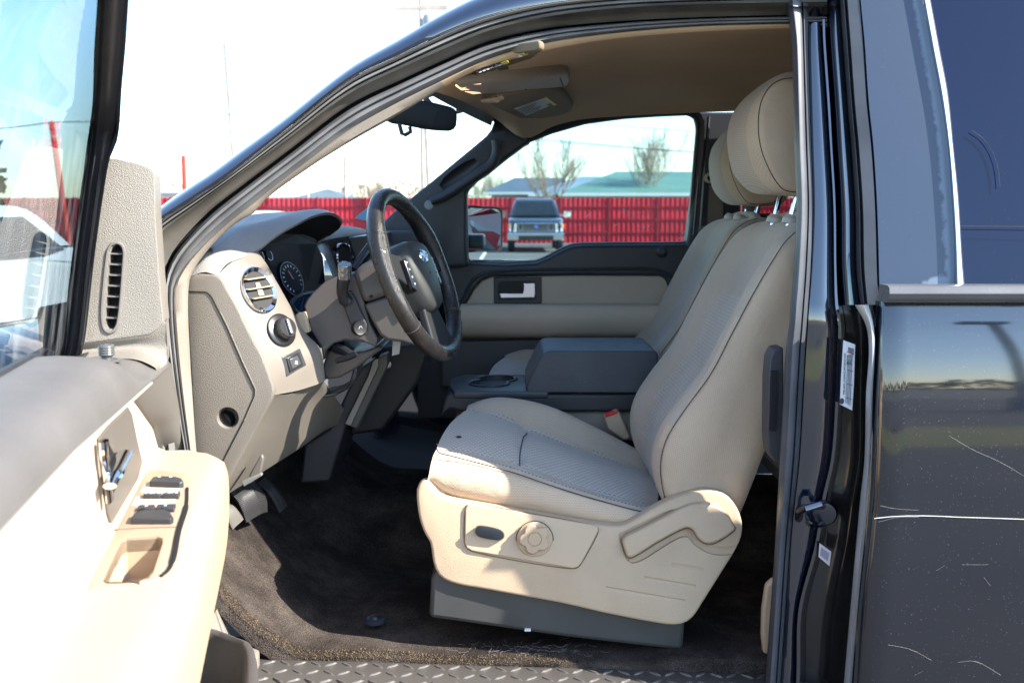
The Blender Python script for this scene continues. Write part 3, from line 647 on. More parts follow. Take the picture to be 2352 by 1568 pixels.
vband('door_jamb', [(mx(B3, B4, .1), .04), (mx(B3, B4, .2), .0), (mx(B3, B4, .35), -.018), (mx(B3, B4, .7), -.026), (mx(B3, B4, .95), -.02), (B4, -.004)], PAINT, v1=700)
vband('door_jamb', [(mx(B3, B4, .05), .04), (mx(B3, B4, .25), .035), (mx(B3, B4, .5), .03), (mx(B3, B4, .8), .02), (B4, -.01), (mx(B4, B6, .6), .0)], PAINTJ, v0=600)
vband('rear_door_edge_seal', [(mx(B4, B6, -.05), .01), (mx(B4, B6, .08), -.03), (mx(B4, B6, .22), -.05), (mx(B4, B6, .3), -.036), (mx(B4, B6, .4), -.052), (mx(B4, B6, .95), -.056), (B6, -.03)], mat('blue_grey_rubber', (.05, .055, .065), .38, var=.2, vscale=8), v1=700)
# black-painted inner edge of the rear door with its sun glint built as a bright strip
edge = vband('rear_door_front_edge', [(mx(B4, CE, .3), .03), (mx(B4, CE, .75), -.02), (mx(CE, B6, -.25), -.06), (CE, -.078), (mx(CE, B6, .25), -.086), (mx(CE, B6, .5), -.082), (mx(CE, B6, .62), -.05)], PAINTJ, v0=690)
vband('edge_glint', [(mx(CE, B6, -.32), -.062), (mx(CE, B6, -.2), -.082), (mx(CE, B6, .15), -.094), (mx(CE, B6, .4), -.088), (mx(CE, B6, .5), -.06)], mat('bright_edge_glint', (.80, .82, .85), .42, metal=.75), edge, v0=690, label='sun glint built as a bright strip down the front edge of the rear door')
# pillar lower inner plastic and the belt height adjuster box
gd = slab('belt_guide', [S(1800, 797, .06), S(1778, 801, .06), S(1768, 822, .06), S(1764, 870, .06), S(1762, 1000, .06), S(1766, 1040, .06), S(1778, 1058, .06), S(1800, 1068, .06)], (0, .05, 0), mat('dark_plum_grey_plastic', (.05, .047, .055), .5), truck, bevel=.004)
b = M(); b.prism([S(1773, 852, .052), S(1787, 852, .052), S(1782, 990, .052), S(1768, 990, .052)], (0, .012, 0)); b.build('slot', BLACK, gd, smooth=0)

# labels on the pillar
def decal(name, uv, off, m_, parent, t=.0008):
    b = M(); b.prism([S(u, v, off) for u, v in uv], (0, -t, 0)); return b.build(name, m_, parent, smooth=0)
lab = decal('loading_label', [(1937, 781), (1964, 791), (1961, 880), (1957, 942), (1929, 928), (1932, 860)], -.030, WHITEP, truck)
lab['label'] = 'white tyre and loading information label on the black door pillar'
def labbox(uvs, m_=INK, off=-.0315): return decal('label_print', uvs, off, m_, lab)
for k in range(7):
    u = 1956+.0*k; v = 797+k*2; labbox([(1948, v), (1961, v+4), (1961, v+5), (1948, v+1)])
for k, v in enumerate((848, 880, 912)): labbox([(1945-k*1.5, v), (1959-k, v+4), (1959-k, v+5.2), (1945-k*1.5, v+1.2)])
for k in range(4): labbox([(1946.5+k*3, 830+k), (1947.3+k*3, 830+k), (1943+k*3.2, 925+k*2), (1942.2+k*3.2, 925+k*2)])
labbox([(1945, 806), (1961, 811), (1960.6, 813), (1944.6, 808)], mat('red_print', (.7, .12, .1), .5))
b = M(); c0 = S(1933.5, 921, -.0325); b.disc(c0, (.0045, 0, 0), (0, 0, .006), 16); b.build('label_print', INK, lab, smooth=0)
p0, p1 = S(1938.5, 922, -.0325), S(1941.5, 795, -.0325)
text('label_text', 'TIRE AND LOADING INFORMATION', .0052, (p0+p1)/2, p1-p0, (-1, 0, 0), INK, lab, stretch=.95)
pa, pb = S(1946, 845, -.0325), S(1950, 806, -.0325)
for k, s_ in enumerate(('SEE OWNERS', 'MANUAL FOR', 'ADDITIONAL', 'INFORMATION')):
    text('label_text', s_, .0032, (pa+pb)/2+Vector((.0028*k-.001, 0, 0)), pb-pa, (-1, 0, 0), INK, lab)
lab2 = decal('small_label', [(1882, 1246), (1909, 1266), (1905, 1299), (1880, 1278)], -.012, mat('faded_pink_label', (.62, .52, .52), .6), truck)
decal('label_print', [(1886, 1256), (1904, 1270), (1901, 1288), (1884, 1274)], -.0135, mat('grey_label_print', (.25, .25, .32), .6), lab2)
# striker
st = M(); c0 = S(1868, 1185, -.02)
st.lathe(S(1893, 1175, -.0), (-.25, -1, 0), [(0, .0), (.022, .0), (.026, .006), (.022, .014), (0, .016)], n=20)
st.tube([S(1895, 1160, .02), S(1880, 1160, -.05), S(1850, 1165, -.055), S(1836, 1172, -.04), S(1834, 1195, .02)], .008, n=10)
st.tube([S(1898, 1200, .02), S(1882, 1205, -.04), S(1868, 1208, -.05), S(1858, 1200, .0)], .006, n=10)
st.build('door_striker', mat('dark_zinc', (.10, .105, .13), .25, metal=1), truck, label='chromed latch striker on the black pillar')

# ---- rear door: glass, applique, belt moulding, skin
def skin(z): return -.12+.07*(z-.7)**2+.5*max(0, z-1.1)**2
def SK(u, v, off=0):
    p = P(u, v, -.1)
    for _ in range(6): p = P(u, v, skin(p.z)+off)
    return p
rd = M(); rows = []
vs = [693+k*14 for k in range(52)]+[1500, 1600, 1750]
for v in vs:
    u0 = [q for q in B6][0]
    for i in range(len(VS)-1):
        if VS[i] <= v <= VS[i+1]: u0 = B6[i]+(B6[i+1]-B6[i])*(v-VS[i])/(VS[i+1]-VS[i]); break
    else: u0 = B6[-1]-10
    e = SK(u0+5, v); rows.append([Vector((e.x-.001, e.y+.03, e.z)), Vector((e.x, e.y+.006, e.z))]+[Vector((x, skin(e.z), e.z)) for x in [e.x+.006, e.x+.05, e.x+.1, .9, 1.0, 1.2, 1.45]])
rd.grid(rows); rdo = rd.build('rear_door', None, truck, smooth=60, label='closed black rear door, scratched and dust speckled')
# scratched, speckled black paint
pm = bpy.data.materials.new('speckled_black_door_paint'); pm.use_nodes = True; t = pm.node_tree; pb_ = t.nodes['Principled BSDF']
tc = t.nodes.new('ShaderNodeTexCoord')
def vor(scale, thr, feature='F1'):
    n = t.nodes.new('ShaderNodeTexVoronoi'); n.inputs['Scale'].default_value = scale; t.links.new(tc.outputs['Object'], n.inputs['Vector'])
    m1 = t.nodes.new('ShaderNodeMath'); m1.operation = 'LESS_THAN'; m1.inputs[1].default_value = thr; t.links.new(n.outputs['Distance'], m1.inputs[0])
    s1 = t.nodes.new('ShaderNodeSeparateColor'); t.links.new(n.outputs['Color'], s1.inputs[0])
    m2 = t.nodes.new('ShaderNodeMath'); m2.operation = 'GREATER_THAN'; m2.inputs[1].default_value = .62; t.links.new(s1.outputs[0], m2.inputs[0])
    m3 = t.nodes.new('ShaderNodeMath'); m3.operation = 'MULTIPLY'; t.links.new(m1.outputs[0], m3.inputs[0]); t.links.new(m2.outputs[0], m3.inputs[1]); return m3
s1 = vor(110, .10); s2 = vor(220, .12)
am = t.nodes.new('ShaderNodeMath'); am.operation = 'MAXIMUM'; t.links.new(s1.outputs[0], am.inputs[0]); t.links.new(s2.outputs[0], am.inputs[1])
mixc = t.nodes.new('ShaderNodeMix'); mixc.data_type = 'RGBA'; mixc.inputs[6].default_value = (.004, .006, .012, 1); mixc.inputs[7].default_value = (.12, .13, .16, 1)
ml = t.nodes.new('ShaderNodeMath'); ml.operation = 'MULTIPLY'; ml.inputs[1].default_value = .75; t.links.new(am.outputs[0], ml.inputs[0]); t.links.new(ml.outputs[0], mixc.inputs[0]); t.links.new(mixc.outputs[2], pb_.inputs['Base Color'])
nz = t.nodes.new('ShaderNodeTexNoise'); nz.inputs['Scale'].default_value = 6; nz.inputs['Detail'].default_value = 8; t.links.new(tc.outputs['Object'], nz.inputs['Vector'])
mr = t.nodes.new('ShaderNodeMapRange'); mr.inputs[3].default_value = .01; mr.inputs[4].default_value = .07; t.links.new(nz.outputs[0], mr.inputs[0]); t.links.new(mr.outputs[0], pb_.inputs['Coat Roughness'])
pb_.inputs['Coat Weight'].default_value = 1; pb_.inputs['Coat IOR'].default_value = 2.05; pb_.inputs['Roughness'].default_value = .22; pb_.inputs['Specular IOR Level'].default_value = .15
nb = t.nodes.new('ShaderNodeTexNoise'); nb.inputs['Scale'].default_value = 3; t.links.new(tc.outputs['Object'], nb.inputs['Vector'])
bp_ = t.nodes.new('ShaderNodeBump'); bp_.inputs['Strength'].default_value = .03; bp_.inputs['Distance'].default_value = .01; t.links.new(nb.outputs[0], bp_.inputs['Height']); t.links.new(bp_.outputs[0], pb_.inputs['Normal']); t.links.new(bp_.outputs[0], pb_.inputs['Coat Normal'])
rdo.data.materials.clear(); rdo.data.materials.append(pm)
SCR = mat('bare_scratch', (.62, .62, .62), .5)
def scratch(pts, r=.0006):
    b = M(); b.tube([SK(u, v, -.0004) for u, v in pts], r, n=4); return b
b = M()
for pts, r_ in (([(2008, 1190), (2060, 1185), (2130, 1184), (2200, 1187), (2270, 1189), (2352, 1192), (2500, 1196)], .0013), ([(2018, 1198), (2060, 1188), (2110, 1187)], .0008),
               ([(2022, 1161), (2060, 1168), (2110, 1171)], .0006), ([(2180, 1000), (2230, 1030), (2300, 1062), (2380, 1110)], .0005), ([(2210, 1296), (2270, 1296)], .0005), ([(2150, 1310), (2170, 1298)], .0006),
               ([(2040, 1480), (2090, 1490), (2140, 1515)], .0005), ([(2200, 1520), (2240, 1518), (2300, 1550)], .0006), ([(2100, 1550), (2120, 1540)], .0005), ([(2260, 1325), (2275, 1345)], .0005)):
    b = M(); b.tube([SK(u, v, -.0003) for u, v in crp(pts, 14)], r_*(.5 if r_ > .001 else .3), n=4); b.build('scratch', SCR if r_ > .001 else mat('faint_paint_scratch', (.22, .22, .23), .5), rdo)
# belt moulding
b = M(); rows = []
for f, off in ((0, .03), (0, -.012), (.12, -.022), (.45, -.026), (.9, -.018), (1, -.004), (1, .03)):
    vv = 652+40*f; e = SK(2022, vv); rows.append([Vector((x, -.095+off, e.z)) for x in (e.x, e.x+.004, .8, 1.0, 1.45)])
b.grid(rows); b.cap([r[0] for r in rows]); b.build('belt_moulding', mat('grey_belt_moulding', (.12, .12, .125), .25, var=.1, vscale=8, coat=.4), rdo, smooth=50)
# applique panel: dark gloss film, milky worn band along its curved rear edge
E1 = [(2119, 0), (2141, 119), (2163, 238), (2177, 333), (2186, 452), (2192, 560), (2193, 652)]
E2 = [(2138, 0), (2160, 119), (2178, 214), (2190, 333), (2202, 452), (2211, 595), (2216, 652)]
E0 = [(1977, 0), (1986, 95), (1996, 238), (2006, 333), (2015, 476), (2020, 652)]
def ext_up(L): return [(L[0][0]+(L[0][0]-L[1][0])*1.1, -130)]+L
def rowsS(curves, n=44): return [[S(u, v, off) for u, v in crp(ext_up(c_), n)] for c_, off in curves]
n_ = 44
c0_, c1_ = crp(ext_up(E0), n_), crp(ext_up(E1), n_)
b = M(); rows = []; NW = 24
for k in range(NW+1):
    f = k/NW; rows.append([S(p[0]*(1-f)+q[0]*f, p[1]*(1-f)+q[1]*f, -.058) for p, q in zip(c0_, c1_)])
rows = [[p+Vector((0, .03, 0)) for p in rows[0]]]+rows
b.grid(rows); ap = b.build('window_pillar_film', None, rdo, smooth=60, label='blue reflecting black pillar film with a milky peeling rear edge')
fm = bpy.data.materials.new('worn_gloss_film'); fm.use_nodes = True; t = fm.node_tree; fb = t.nodes['Principled BSDF']
att = t.nodes.new('ShaderNodeAttribute'); att.attribute_name = 'wear'
tc = t.nodes.new('ShaderNodeTexCoord'); nz = t.nodes.new('ShaderNodeTexNoise'); nz.inputs['Scale'].default_value = 38; nz.inputs['Detail'].default_value = 15; nz.inputs['Roughness'].default_value = .8; t.links.new(tc.outputs['Object'], nz.inputs['Vector'])
ms = t.nodes.new('ShaderNodeMath'); ms.operation = 'MULTIPLY_ADD'; ms.inputs[1].default_value = .5; t.links.new(nz.outputs[0], ms.inputs[0]); t.links.new(att.outputs['Fac'], ms.inputs[2])
gt = t.nodes.new('ShaderNodeMapRange'); gt.inputs[1].default_value = .98; gt.inputs[2].default_value = 1.06; t.links.new(ms.outputs[0], gt.inputs[0])
mc = t.nodes.new('ShaderNodeMix'); mc.data_type = 'RGBA'; mc.inputs[6].default_value = (.015, .028, .055, 1); mc.inputs[7].default_value = (.12, .155, .20, 1); t.links.new(gt.outputs[0], mc.inputs[0]); t.links.new(mc.outputs[2], fb.inputs['Base Color'])
fb.inputs['Roughness'].default_value = .3; fb.inputs['Coat Weight'].default_value = .5; fb.inputs['Coat Roughness'].default_value = .15; fb.inputs['Specular IOR Level'].default_value = .6
ap.data.materials.clear(); ap.data.materials.append(fm)
at = ap.data.attributes.new('wear', 'FLOAT', 'POINT')
for i, vtx in enumerate(ap.data.vertices):
    wp = vtx.co+WL[ap.name]; q = wp-CAM; fz = q.dot(FWD); u = 1176+F*q.x/fz; v = 784-F*q.dot(UP)/fz
    e1 = min(c1_, key=lambda p: abs(p[1]-v))[0]; dist = e1-u; dist2 = (652-v)*.9 if v < 652 else 0
    wv = max(1-dist/95.0, (1-dist2/70.0)*min(1, max(0, 1.25-dist/150.0))); at.data[i].value = max(0, min(1, wv))
# bright reveal strip
b = M(); r0 = crp(ext_up(E1), n_); r1 = crp(ext_up(E2), n_)
rows = [[S(p[0]*(1-f)+q[0]*f, p[1]*(1-f)+q[1]*f, off) for p, q in zip(r0, r1)] for f, off in ((0, -.05), (.05, -.066), (.3, -.074), (.7, -.074), (.95, -.064), (1, -.03))]
b.grid(rows); b.build('window_reveal', mat('bright_window_reveal', (.75, .76, .8), .22, metal=1.0), rdo, smooth=60)
b = M(); rows = []
for k in range(15):
    v = -130+k*56; v = min(v, 655); 
    e = min(r1, key=lambda p: abs(p[1]-v)); p = S(e[0]-2, v, -.036); rows.append([Vector((x, ys(p.z)-.036+.02*max(0, x-p.x), p.z)) for x in (p.x, .62+.2, 1.0, 1.25, 1.5)])
b.grid(rows); b.build('rear_door_glass', mat('privacy_glass', (.003, .007, .028), .03, coat=.45, spec=.25), rdo, smooth=60)
b = M(); b.tube([S(2180, 520, -.05), S(2352, 521, -.05), S(2480, 522, -.05)], .0008, n=4); b.build('wire_reflection', BLACK, rdo)  # dark line standing for an overhead wire's reflection in the glass
b = M(); b.tube([S(u, v, -.0425) for u, v in crp([(2232, 300), (2258, 318), (2278, 345), (2292, 385), (2297, 430)], 20)], .0012, n=4, flat=.3); b.build('scratch', mat('faint_scratch', (.10, .11, .15), .6), rdo)

# ---- floor, sill, kick panel
b = M(); rows = []
def floor_z(x, y):
    z = .52-.03*(x+.5)
    if y < .22: z += .012*(1-y/.22)
    if x < -.42: z += min(.35, (-.42-x)**1.5*1.6)
    tn = max(0, 1-abs(y-.93)/.22); z += .13*tn**.7 if tn > 0 else 0
    if x > .05: z += .02*min(1, (x-.05)/.4)
    z += .006*math.sin(x*17+y*5)*math.sin(y*13)
    return z
for i in range(90):
    x = -1.0+i*(2.5/89); rows.append([(x, .065, floor_z(x, .07)-.04), (x, .07, floor_z(x, .07)-.004)]+[(x, .075+j*(1.6/60), floor_z(x, .075+j*(1.6/60))) for j in range(61)])
b.grid(rows); fl = b.build('floor_carpet', None, truck, smooth=80)
cm = bpy.data.materials.new('dusty_dark_carpet'); cm.use_nodes = True; t = cm.node_tree; cb = t.nodes['Principled BSDF']; cb.inputs['Roughness'].default_value = 1; cb.inputs['Specular IOR Level'].default_value = .05
tc = t.nodes.new('ShaderNodeTexCoord')
n1 = t.nodes.new('ShaderNodeTexNoise'); n1.inputs['Scale'].default_value = 7; n1.inputs['Detail'].default_value = 10; n1.inputs['Roughness'].default_value = .7; t.links.new(tc.outputs['Object'], n1.inputs['Vector'])
n2 = t.nodes.new('ShaderNodeTexNoise'); n2.inputs['Scale'].default_value = 420; n2.inputs['Detail'].default_value = 2; t.links.new(tc.outputs['Object'], n2.inputs['Vector'])
ra = t.nodes.new('ShaderNodeValToRGB'); ra.color_ramp.elements[0].position = .42; ra.color_ramp.elements[0].color = (.034, .028, .025, 1); ra.color_ramp.elements[1].position = .72; ra.color_ramp.elements[1].color = (.10, .082, .070, 1)
t.links.new(n1.outputs[0], ra.inputs[0]); mr = t.nodes.new('ShaderNodeMapRange'); mr.inputs[1].default_value = .3; mr.inputs[2].default_value = .7; mr.inputs[3].default_value = .35; mr.inputs[4].default_value = 1.6
t.links.new(n2.outputs[0], mr.inputs[0]); mm = t.nodes.new('ShaderNodeMix'); mm.data_type = 'RGBA'; mm.blend_type = 'MULTIPLY'; mm.inputs[0].default_value = 1; t.links.new(ra.outputs[0], mm.inputs[6]); t.links.new(mr.outputs[0], mm.inputs[7]); t.links.new(mm.outputs[2], cb.inputs['Base Color'])
bq = t.nodes.new('ShaderNodeBump'); bq.inputs['Strength'].default_value = 1; bq.inputs['Distance'].default_value = .004; t.links.new(n2.outputs[0], bq.inputs['Height']); t.links.new(bq.outputs[0], cb.inputs['Normal'])
fl.data.materials.clear(); fl.data.materials.append(cm)
# frayed carpet edge along the sill, its sunlit tan put into the colour
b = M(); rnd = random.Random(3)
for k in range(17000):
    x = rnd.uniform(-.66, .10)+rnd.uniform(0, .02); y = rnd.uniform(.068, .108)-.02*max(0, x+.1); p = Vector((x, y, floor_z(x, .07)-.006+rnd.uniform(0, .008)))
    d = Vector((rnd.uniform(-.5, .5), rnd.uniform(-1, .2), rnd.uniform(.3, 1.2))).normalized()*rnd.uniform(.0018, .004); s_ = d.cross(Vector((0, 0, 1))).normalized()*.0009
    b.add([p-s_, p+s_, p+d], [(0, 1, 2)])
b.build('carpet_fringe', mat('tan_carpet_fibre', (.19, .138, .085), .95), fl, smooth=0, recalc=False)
b = M()
for k in range(70):
    x = rnd.gauss(.03, .07) if rnd.random() < .8 else rnd.uniform(-.2, .3); y = rnd.gauss(.135, .022); y = max(.1, y); p = Vector((x, y, floor_z(x, y)+.003)); a = rnd.uniform(0, 6.28); pts = [p]
    for q in range(5): a += rnd.uniform(-.8, .8); pts.append(pts[-1]+Vector((math.cos(a)*.005, math.sin(a)*.004, rnd.uniform(-.0008, .001))))
    b.tube(pts, .0002, n=3, caps=False)
b.build('pet_hair', mat('white_pet_hair', (.32, .28, .27), .9), fl, recalc=False)
fl.children[-1]['kind'] = 'stuff'; fl.children[0]['kind'] = 'stuff'
# mat hook
b = M(); c0 = Z(860, 1425, .53); b.lathe(c0, (0, 0, 1), [(.024, -.002), (.024, .003), (.018, .006), (.010, .006), (.009, .012), (.0, .013)], n=28); b.build('mat_hook', mat('blue_black_plastic', (.03, .035, .05), .3), fl)
# sill plate with tread pattern
b = M(); rows = []
for y, z in ((.08, .565), (.078, .597), (.070, .602), (.0, .598), (-.04, .590), (-.075, .575), (-.085, .55), (-.085, .48), (-.06, .44)):
    rows.append([(x, y, z-.086-.03*(x+.5)+.006) for x in (-.74, -.60, 0, .5, .62)])
b.grid(rows); sp = b.build('sill_plate', mat('dark_taupe_sill', (.075, .068, .062), .42, bump=.3, bscale=400), truck, smooth=50)
b = M()
def lug(cx, cy, a):
    ca, sa = math.cos(a), math.sin(a); L, W, Hh = .017, .0038, .0028; zz = .6008+.057*0
    zb = .602-(.070-cy)*.057-.080-.03*(cx+.5)
    n = 10; ring = [(cx+ca*L*math.cos(q)-sa*W*math.sin(q), cy+sa*L*math.cos(q)+ca*W*math.sin(q), zb-.001) for q in [2*math.pi*k/n for k in range(n)]]
    ring2 = [(cx+(r[0]-cx)*.6, cy+(r[1]-cy)*.6, zb+Hh) for r in ring]
    b.grid([ring, ring2], cu=True); b.cap(ring2)
for i in range(36):
    for j in range(3):
        x = -.60+i*.032; y = .055-j*.034
        lug(x, y, R(35) if (i+j) % 2 else R(-35))
b.build('tread_lug', mat('worn_tread_lug', (.10, .092, .085), .35), sp)
# running board and rocker
b = M(); b.prism([(-.8, -.05, .44), (-.8, -.08, .36), (-.8, .1, .32), (-.8, .1, .44)], (2.4, 0, 0)); b.build('rocker_panel', PAINT, truck, smooth=0, bevel=.01)
b = M(); b.prism([(-.7, -.28, .36), (-.7, -.27, .39), (-.7, -.1, .39), (-.7, -.1, .34), (-.7, -.26, .34)], (2.3, 0, 0)); b.build('running_board', CHAR, truck, smooth=0, bevel=.006)
# kick panel at the hinge side + clip
kp = slab('kick_panel', [P(430, 1140, .05), P(505, 1150, .07), P(498, 1250, .07), P(493, 1330, .06), P(497, 1400, .06), P(525, 1480, .05), P(590, 1505, .04), P(590, 1580, .0), P(470, 1580, .0), P(440, 1400, .02)], (0, .03, 0), mat('pale_taupe_kick_panel', (.20, .175, .145), .5, bump=.4, bscale=420), truck, bevel=.006)
slab('clip', [P(489, 1318, .045), P(496, 1345, .045), P(497, 1400, .045), P(488, 1412, .045), P(484, 1380, .045)], (0, .02, 0), CHAR, kp, bevel=.003)

b = M(); rnd = random.Random(21)
for k in range(420):
    u, v = rnd.uniform(2025, 2400), rnd.uniform(-60, 650)
    dens = .5+.5*math.sin(u*.02)*math.cos(v*.013)
    if rnd.random() > .35+.5*dens: continue
    off = -.0605 if u < 2110 else (-.0385 if u > 2235 else None)
    if off is None: continue
    if u > 2235: 
        p = S(u, v, 0); e_ = min(r1, key=lambda q: abs(q[1]-v)); p0 = S(e_[0]-2, v, -.036); yy = ys(p.z)-.036+.02*max(0, p.x-p0.x)-.0008; p = P(u, v, yy)
    else: p = S(u, v, off)
    s_ = rnd.uniform(.0004, .0010); a = rnd.uniform(0, 3.1); c_, q_ = math.cos(a)*s_, math.sin(a)*s_
    b.add([p+Vector((-c_, 0, -q_)), p+Vector((q_*.4, 0, -c_*.4)), p+Vector((c_, 0, q_)), p+Vector((-q_*.4, 0, c_*.4))], [(0, 1, 2, 3)])
dsp = b.build('dust_specks', mat('pale_dust', (.22, .24, .28), .8), rdo, smooth=0); dsp['kind'] = 'stuff'
# ================================================================ HEADLINER
near = [S(u, v, .09) for u, v in [(1000, 211), (1087, 165), (1130, 150), (1250, 118), (1408, 91), (1600, 75), (1750, 68), (1900, 65)]]+[Vector((1.1, .19, 1.80)), Vector((1.58, .19, 1.79))]
far = [FS(u, v, -.10) for u, v in [(1137, 272), (1205, 318), (1271, 290), (1326, 276), (1436, 267), (1600, 259), (1700, 256), (1800, 256)]]+[Vector((1.2, 1.50, 1.78)), Vector((1.58, 1.50, 1.77))]
NA2 = 60
a_ = cr(near, NA2); c_ = cr(far, NA2)
b = M(); rows = []
for j in range(31):
    f = j/30; bul = (1-(2*f-1)**2)
    r_ = []
    for i, (p, q) in enumerate(zip(a_, c_)):
        x = p.lerp(q, f); g = min(1, i/14); x.z += .045*bul**.5*g+.006*bul; x.z = x.z if g >= 1 else x.z
        # moulded valley across the roof behind the visors
        x.z -= .012*math.exp(-((i-33)/3.2)**2)*bul
        r_.append(x)
    rows.append(r_)
b.grid(rows); hl = b.build('headliner', HEADL, truck, smooth=60); HB = sethit(hl)
def HZ(u, v, o=0):
    h = HB.ray_cast(CAM, ray(u, v).normalized()); p = h[0] if h[0] else Z(u, v, 1.78)
    q = p+Vector((0, 0, -o)); d = ray(u, v); k = CAM+d*((q.z-CAM.z)/d.z); return k
# front header trim edge (dark frit side is the windshield's)
# overhead console
oc = [(1043, 193), (1100, 190), (1200, 181), (1290, 170), (1303, 172), (1308, 182), (1305, 196), (1292, 201), (1200, 209), (1125, 217), (1084, 218), (1059, 210)]
b = M(); zc = 1.79
def HI(u, v, o):
    z = 1.80
    for _ in range(25):
        p = Z(u, v, z); h = HB.ray_cast(Vector((p.x, p.y, 1.6)), Vector((0, 0, 1)))
        z = z*.4+.6*((h[0].z if h[0] else 1.76)-o)
    return Z(u, v, z)
lo_ = [HI(u, v, .022) for u, v in oc]
b.prism(lo_, (0, 0, .04)); ocn = b.build('overhead_console', mat('pale_taupe_console', (.25, .20, .155), .5, var=.03), truck, bevel=.006)
def zquad(name, pts, z, m_, parent, h=.003, bevel=0): 
    b = M(); b.prism([(HZ(u, v, z) if z < 1 else HI(u, v, .0235)) for u, v in pts], (0, 0, h)); return b.build(name, m_, parent, smooth=0 if not bevel else 30, bevel=bevel)
zquad('map_lamp', [(1046, 198), (1105, 193), (1112, 203), (1060, 208)], zc-.0015, mat('warm_lamp_lens', (.60, .30, .14), .15, coat=1), ocn)
lm_ = MATS['warm_lamp_lens'].node_tree.nodes['Principled BSDF']; lm_.inputs['Emission Color'].default_value = (1, .55, .25, 1); lm_.inputs['Emission Strength'].default_value = .9
zquad('map_lamp', [(1068, 211), (1112, 207), (1124, 213), (1086, 217)], zc-.0015, mat('warm_lamp_lens', (.75, .5, .32), .15), ocn)
zquad('console_slot', [(1196, 189), (1199, 189), (1210, 207), (1207, 208)], zc-.0015, BLACK, ocn)
zquad('console_slot', [(1284, 178), (1287, 178), (1295, 197), (1291, 198)], zc-.0015, BLACK, ocn)
# visors
def visor(pts, z, label, lblpts, yel):
    t = M(); n = 40; t.prism([HZ(u, v, z) for u, v in pts], (0, 0, .018)); o = t.build('sun_visor', mat('visor_vinyl', (.20, .155, .10), .75, var=.03, bump=.3, bscale=500), truck, bevel=.007, bseg=4)
    for L in lblpts: zquad('visor_label', L, z+.0015, mat('visor_label_grey', (.42, .44, .45), .5), o, .001)
    for L in yel: zquad('visor_label', L, z+.0022, YELLOW, o, .001)
    o['label'] = label; return o
v1 = visor([(1106, 229), (1147, 222), (1210, 213), (1271, 206), (1287, 210), (1302, 225), (1317, 243), (1312, 257), (1280, 267), (1243, 274), (1194, 274), (1140, 250)], .020, 'passenger sun visor folded up with a white airbag label',
      [[(1180, 250), (1250, 226), (1272, 240), (1208, 266)]], [[(1250, 226), (1255, 224), (1279, 241), (1272, 243)]])
for k in range(6):
    a0 = (1186+k*3.6, 253.0+k*2.2); zquad('label_print', [(a0[0], a0[1]), (a0[0]+46-(k % 3)*6, a0[1]-16+(k % 3)*2), (a0[0]+47-(k % 3)*6, a0[1]-15.4+(k % 3)*2), (a0[0]+1, a0[1]+.7)], 0.0235, INK, v1, .0004)
b = M(); b.tube([HZ(1112, 231, .022), HZ(1140, 228, .03), HZ(1152, 224, .026)], [.010, .013, .008], n=10, flat=.6); b.build('visor_clip', CREAM_S, v1)
v2 = visor([(1060, 172), (1130, 130), (1240, 112), (1250, 118), (1225, 134), (1160, 155), (1100, 172)], .018, 'driver sun visor folded up with yellow and white labels',
      [[(1085, 162), (1150, 138), (1160, 147), (1100, 168)], [(1130, 138), (1190, 124), (1200, 131), (1150, 143)]], [[(1150, 146), (1165, 140), (1170, 145), (1157, 149)], [(1188, 126), (1204, 122), (1206, 127), (1196, 131)]])
for k in range(7): zquad('label_print', [(1092+k*9, 164-k*3.2), (1094+k*9, 163-k*3.2), (1101+k*9, 168-k*3.2), (1099+k*9, 169-k*3.2)], 0.0215, INK, v2, .0004)
zquad('microphone_grille', [(1143, 153), (1167, 150), (1168, 160), (1145, 162)], .003, mat('grille_brown', (.06, .045, .035), .8), hl, .002)
# rear view mirror
b = M(); mo = [(905, 281), (902, 270), (903, 258), (914, 246), (935, 237), (950, 233), (969, 231), (1010, 239), (1040, 248), (1046, 255), (1047, 275), (1045, 292), (1038, 300), (1020, 301), (980, 296), (940, 288)]
front = [P(u, v, .86-(u-975)/1400*.9) for u, v in mo]
cen = sum(front, Vector())/len(front)
fwd = Vector((-.9, .25, .05)).normalized()
rings = [[cen+(p-cen)*s_+fwd*o_ for p in front] for s_, o_ in ((.90, -.006), (.97, -.004), (1.0, .004), (1.0, .016), (.9, .03), (.6, .045))]
rings = [cr(r_, 40, True) for r_ in rings]
b.grid(rings, cu=True); b.cap(rings[0]); b.cap(rings[-1][::-1]); rv = b.build('rear_view_mirror', mat('black_mirror_housing', (.004, .004, .005), .55, spec=.2), truck, smooth=50)
gl = [(922, 247), (940, 241), (969, 236), (1010, 244), (1037, 251), (1042, 258), (1042, 275), (1040, 290), (1034, 296), (1020, 297), (980, 292), (940, 283), (925, 276), (921, 262)]
b = M(); b.cap([P(u, v, .86-(u-975)/1400*.9)-fwd*.009 for u, v in gl]); b.build('mirror_glass', mat('mirror_silver_dim', (.02, .02, .024), .02, metal=1), rv, smooth=0)  # silver darkened in colour to stand for the dark cab it would reflect
b = M(); b.tube([P(986, 240, .88), P(975, 222, .86), P(1002, 204, .84)], [.010, .009, .016], n=10); b.build('mirror_stem', mat('grey_stem', (.25, .27, .28), .4), rv)
b = M(); b.tube([P(917, 284, .85), P(923, 307, .85), P(931, 310, .85), P(943, 303, .85), P(941, 291, .85)], .006, n=6); b.build('adjust_tab', CHAR, rv)

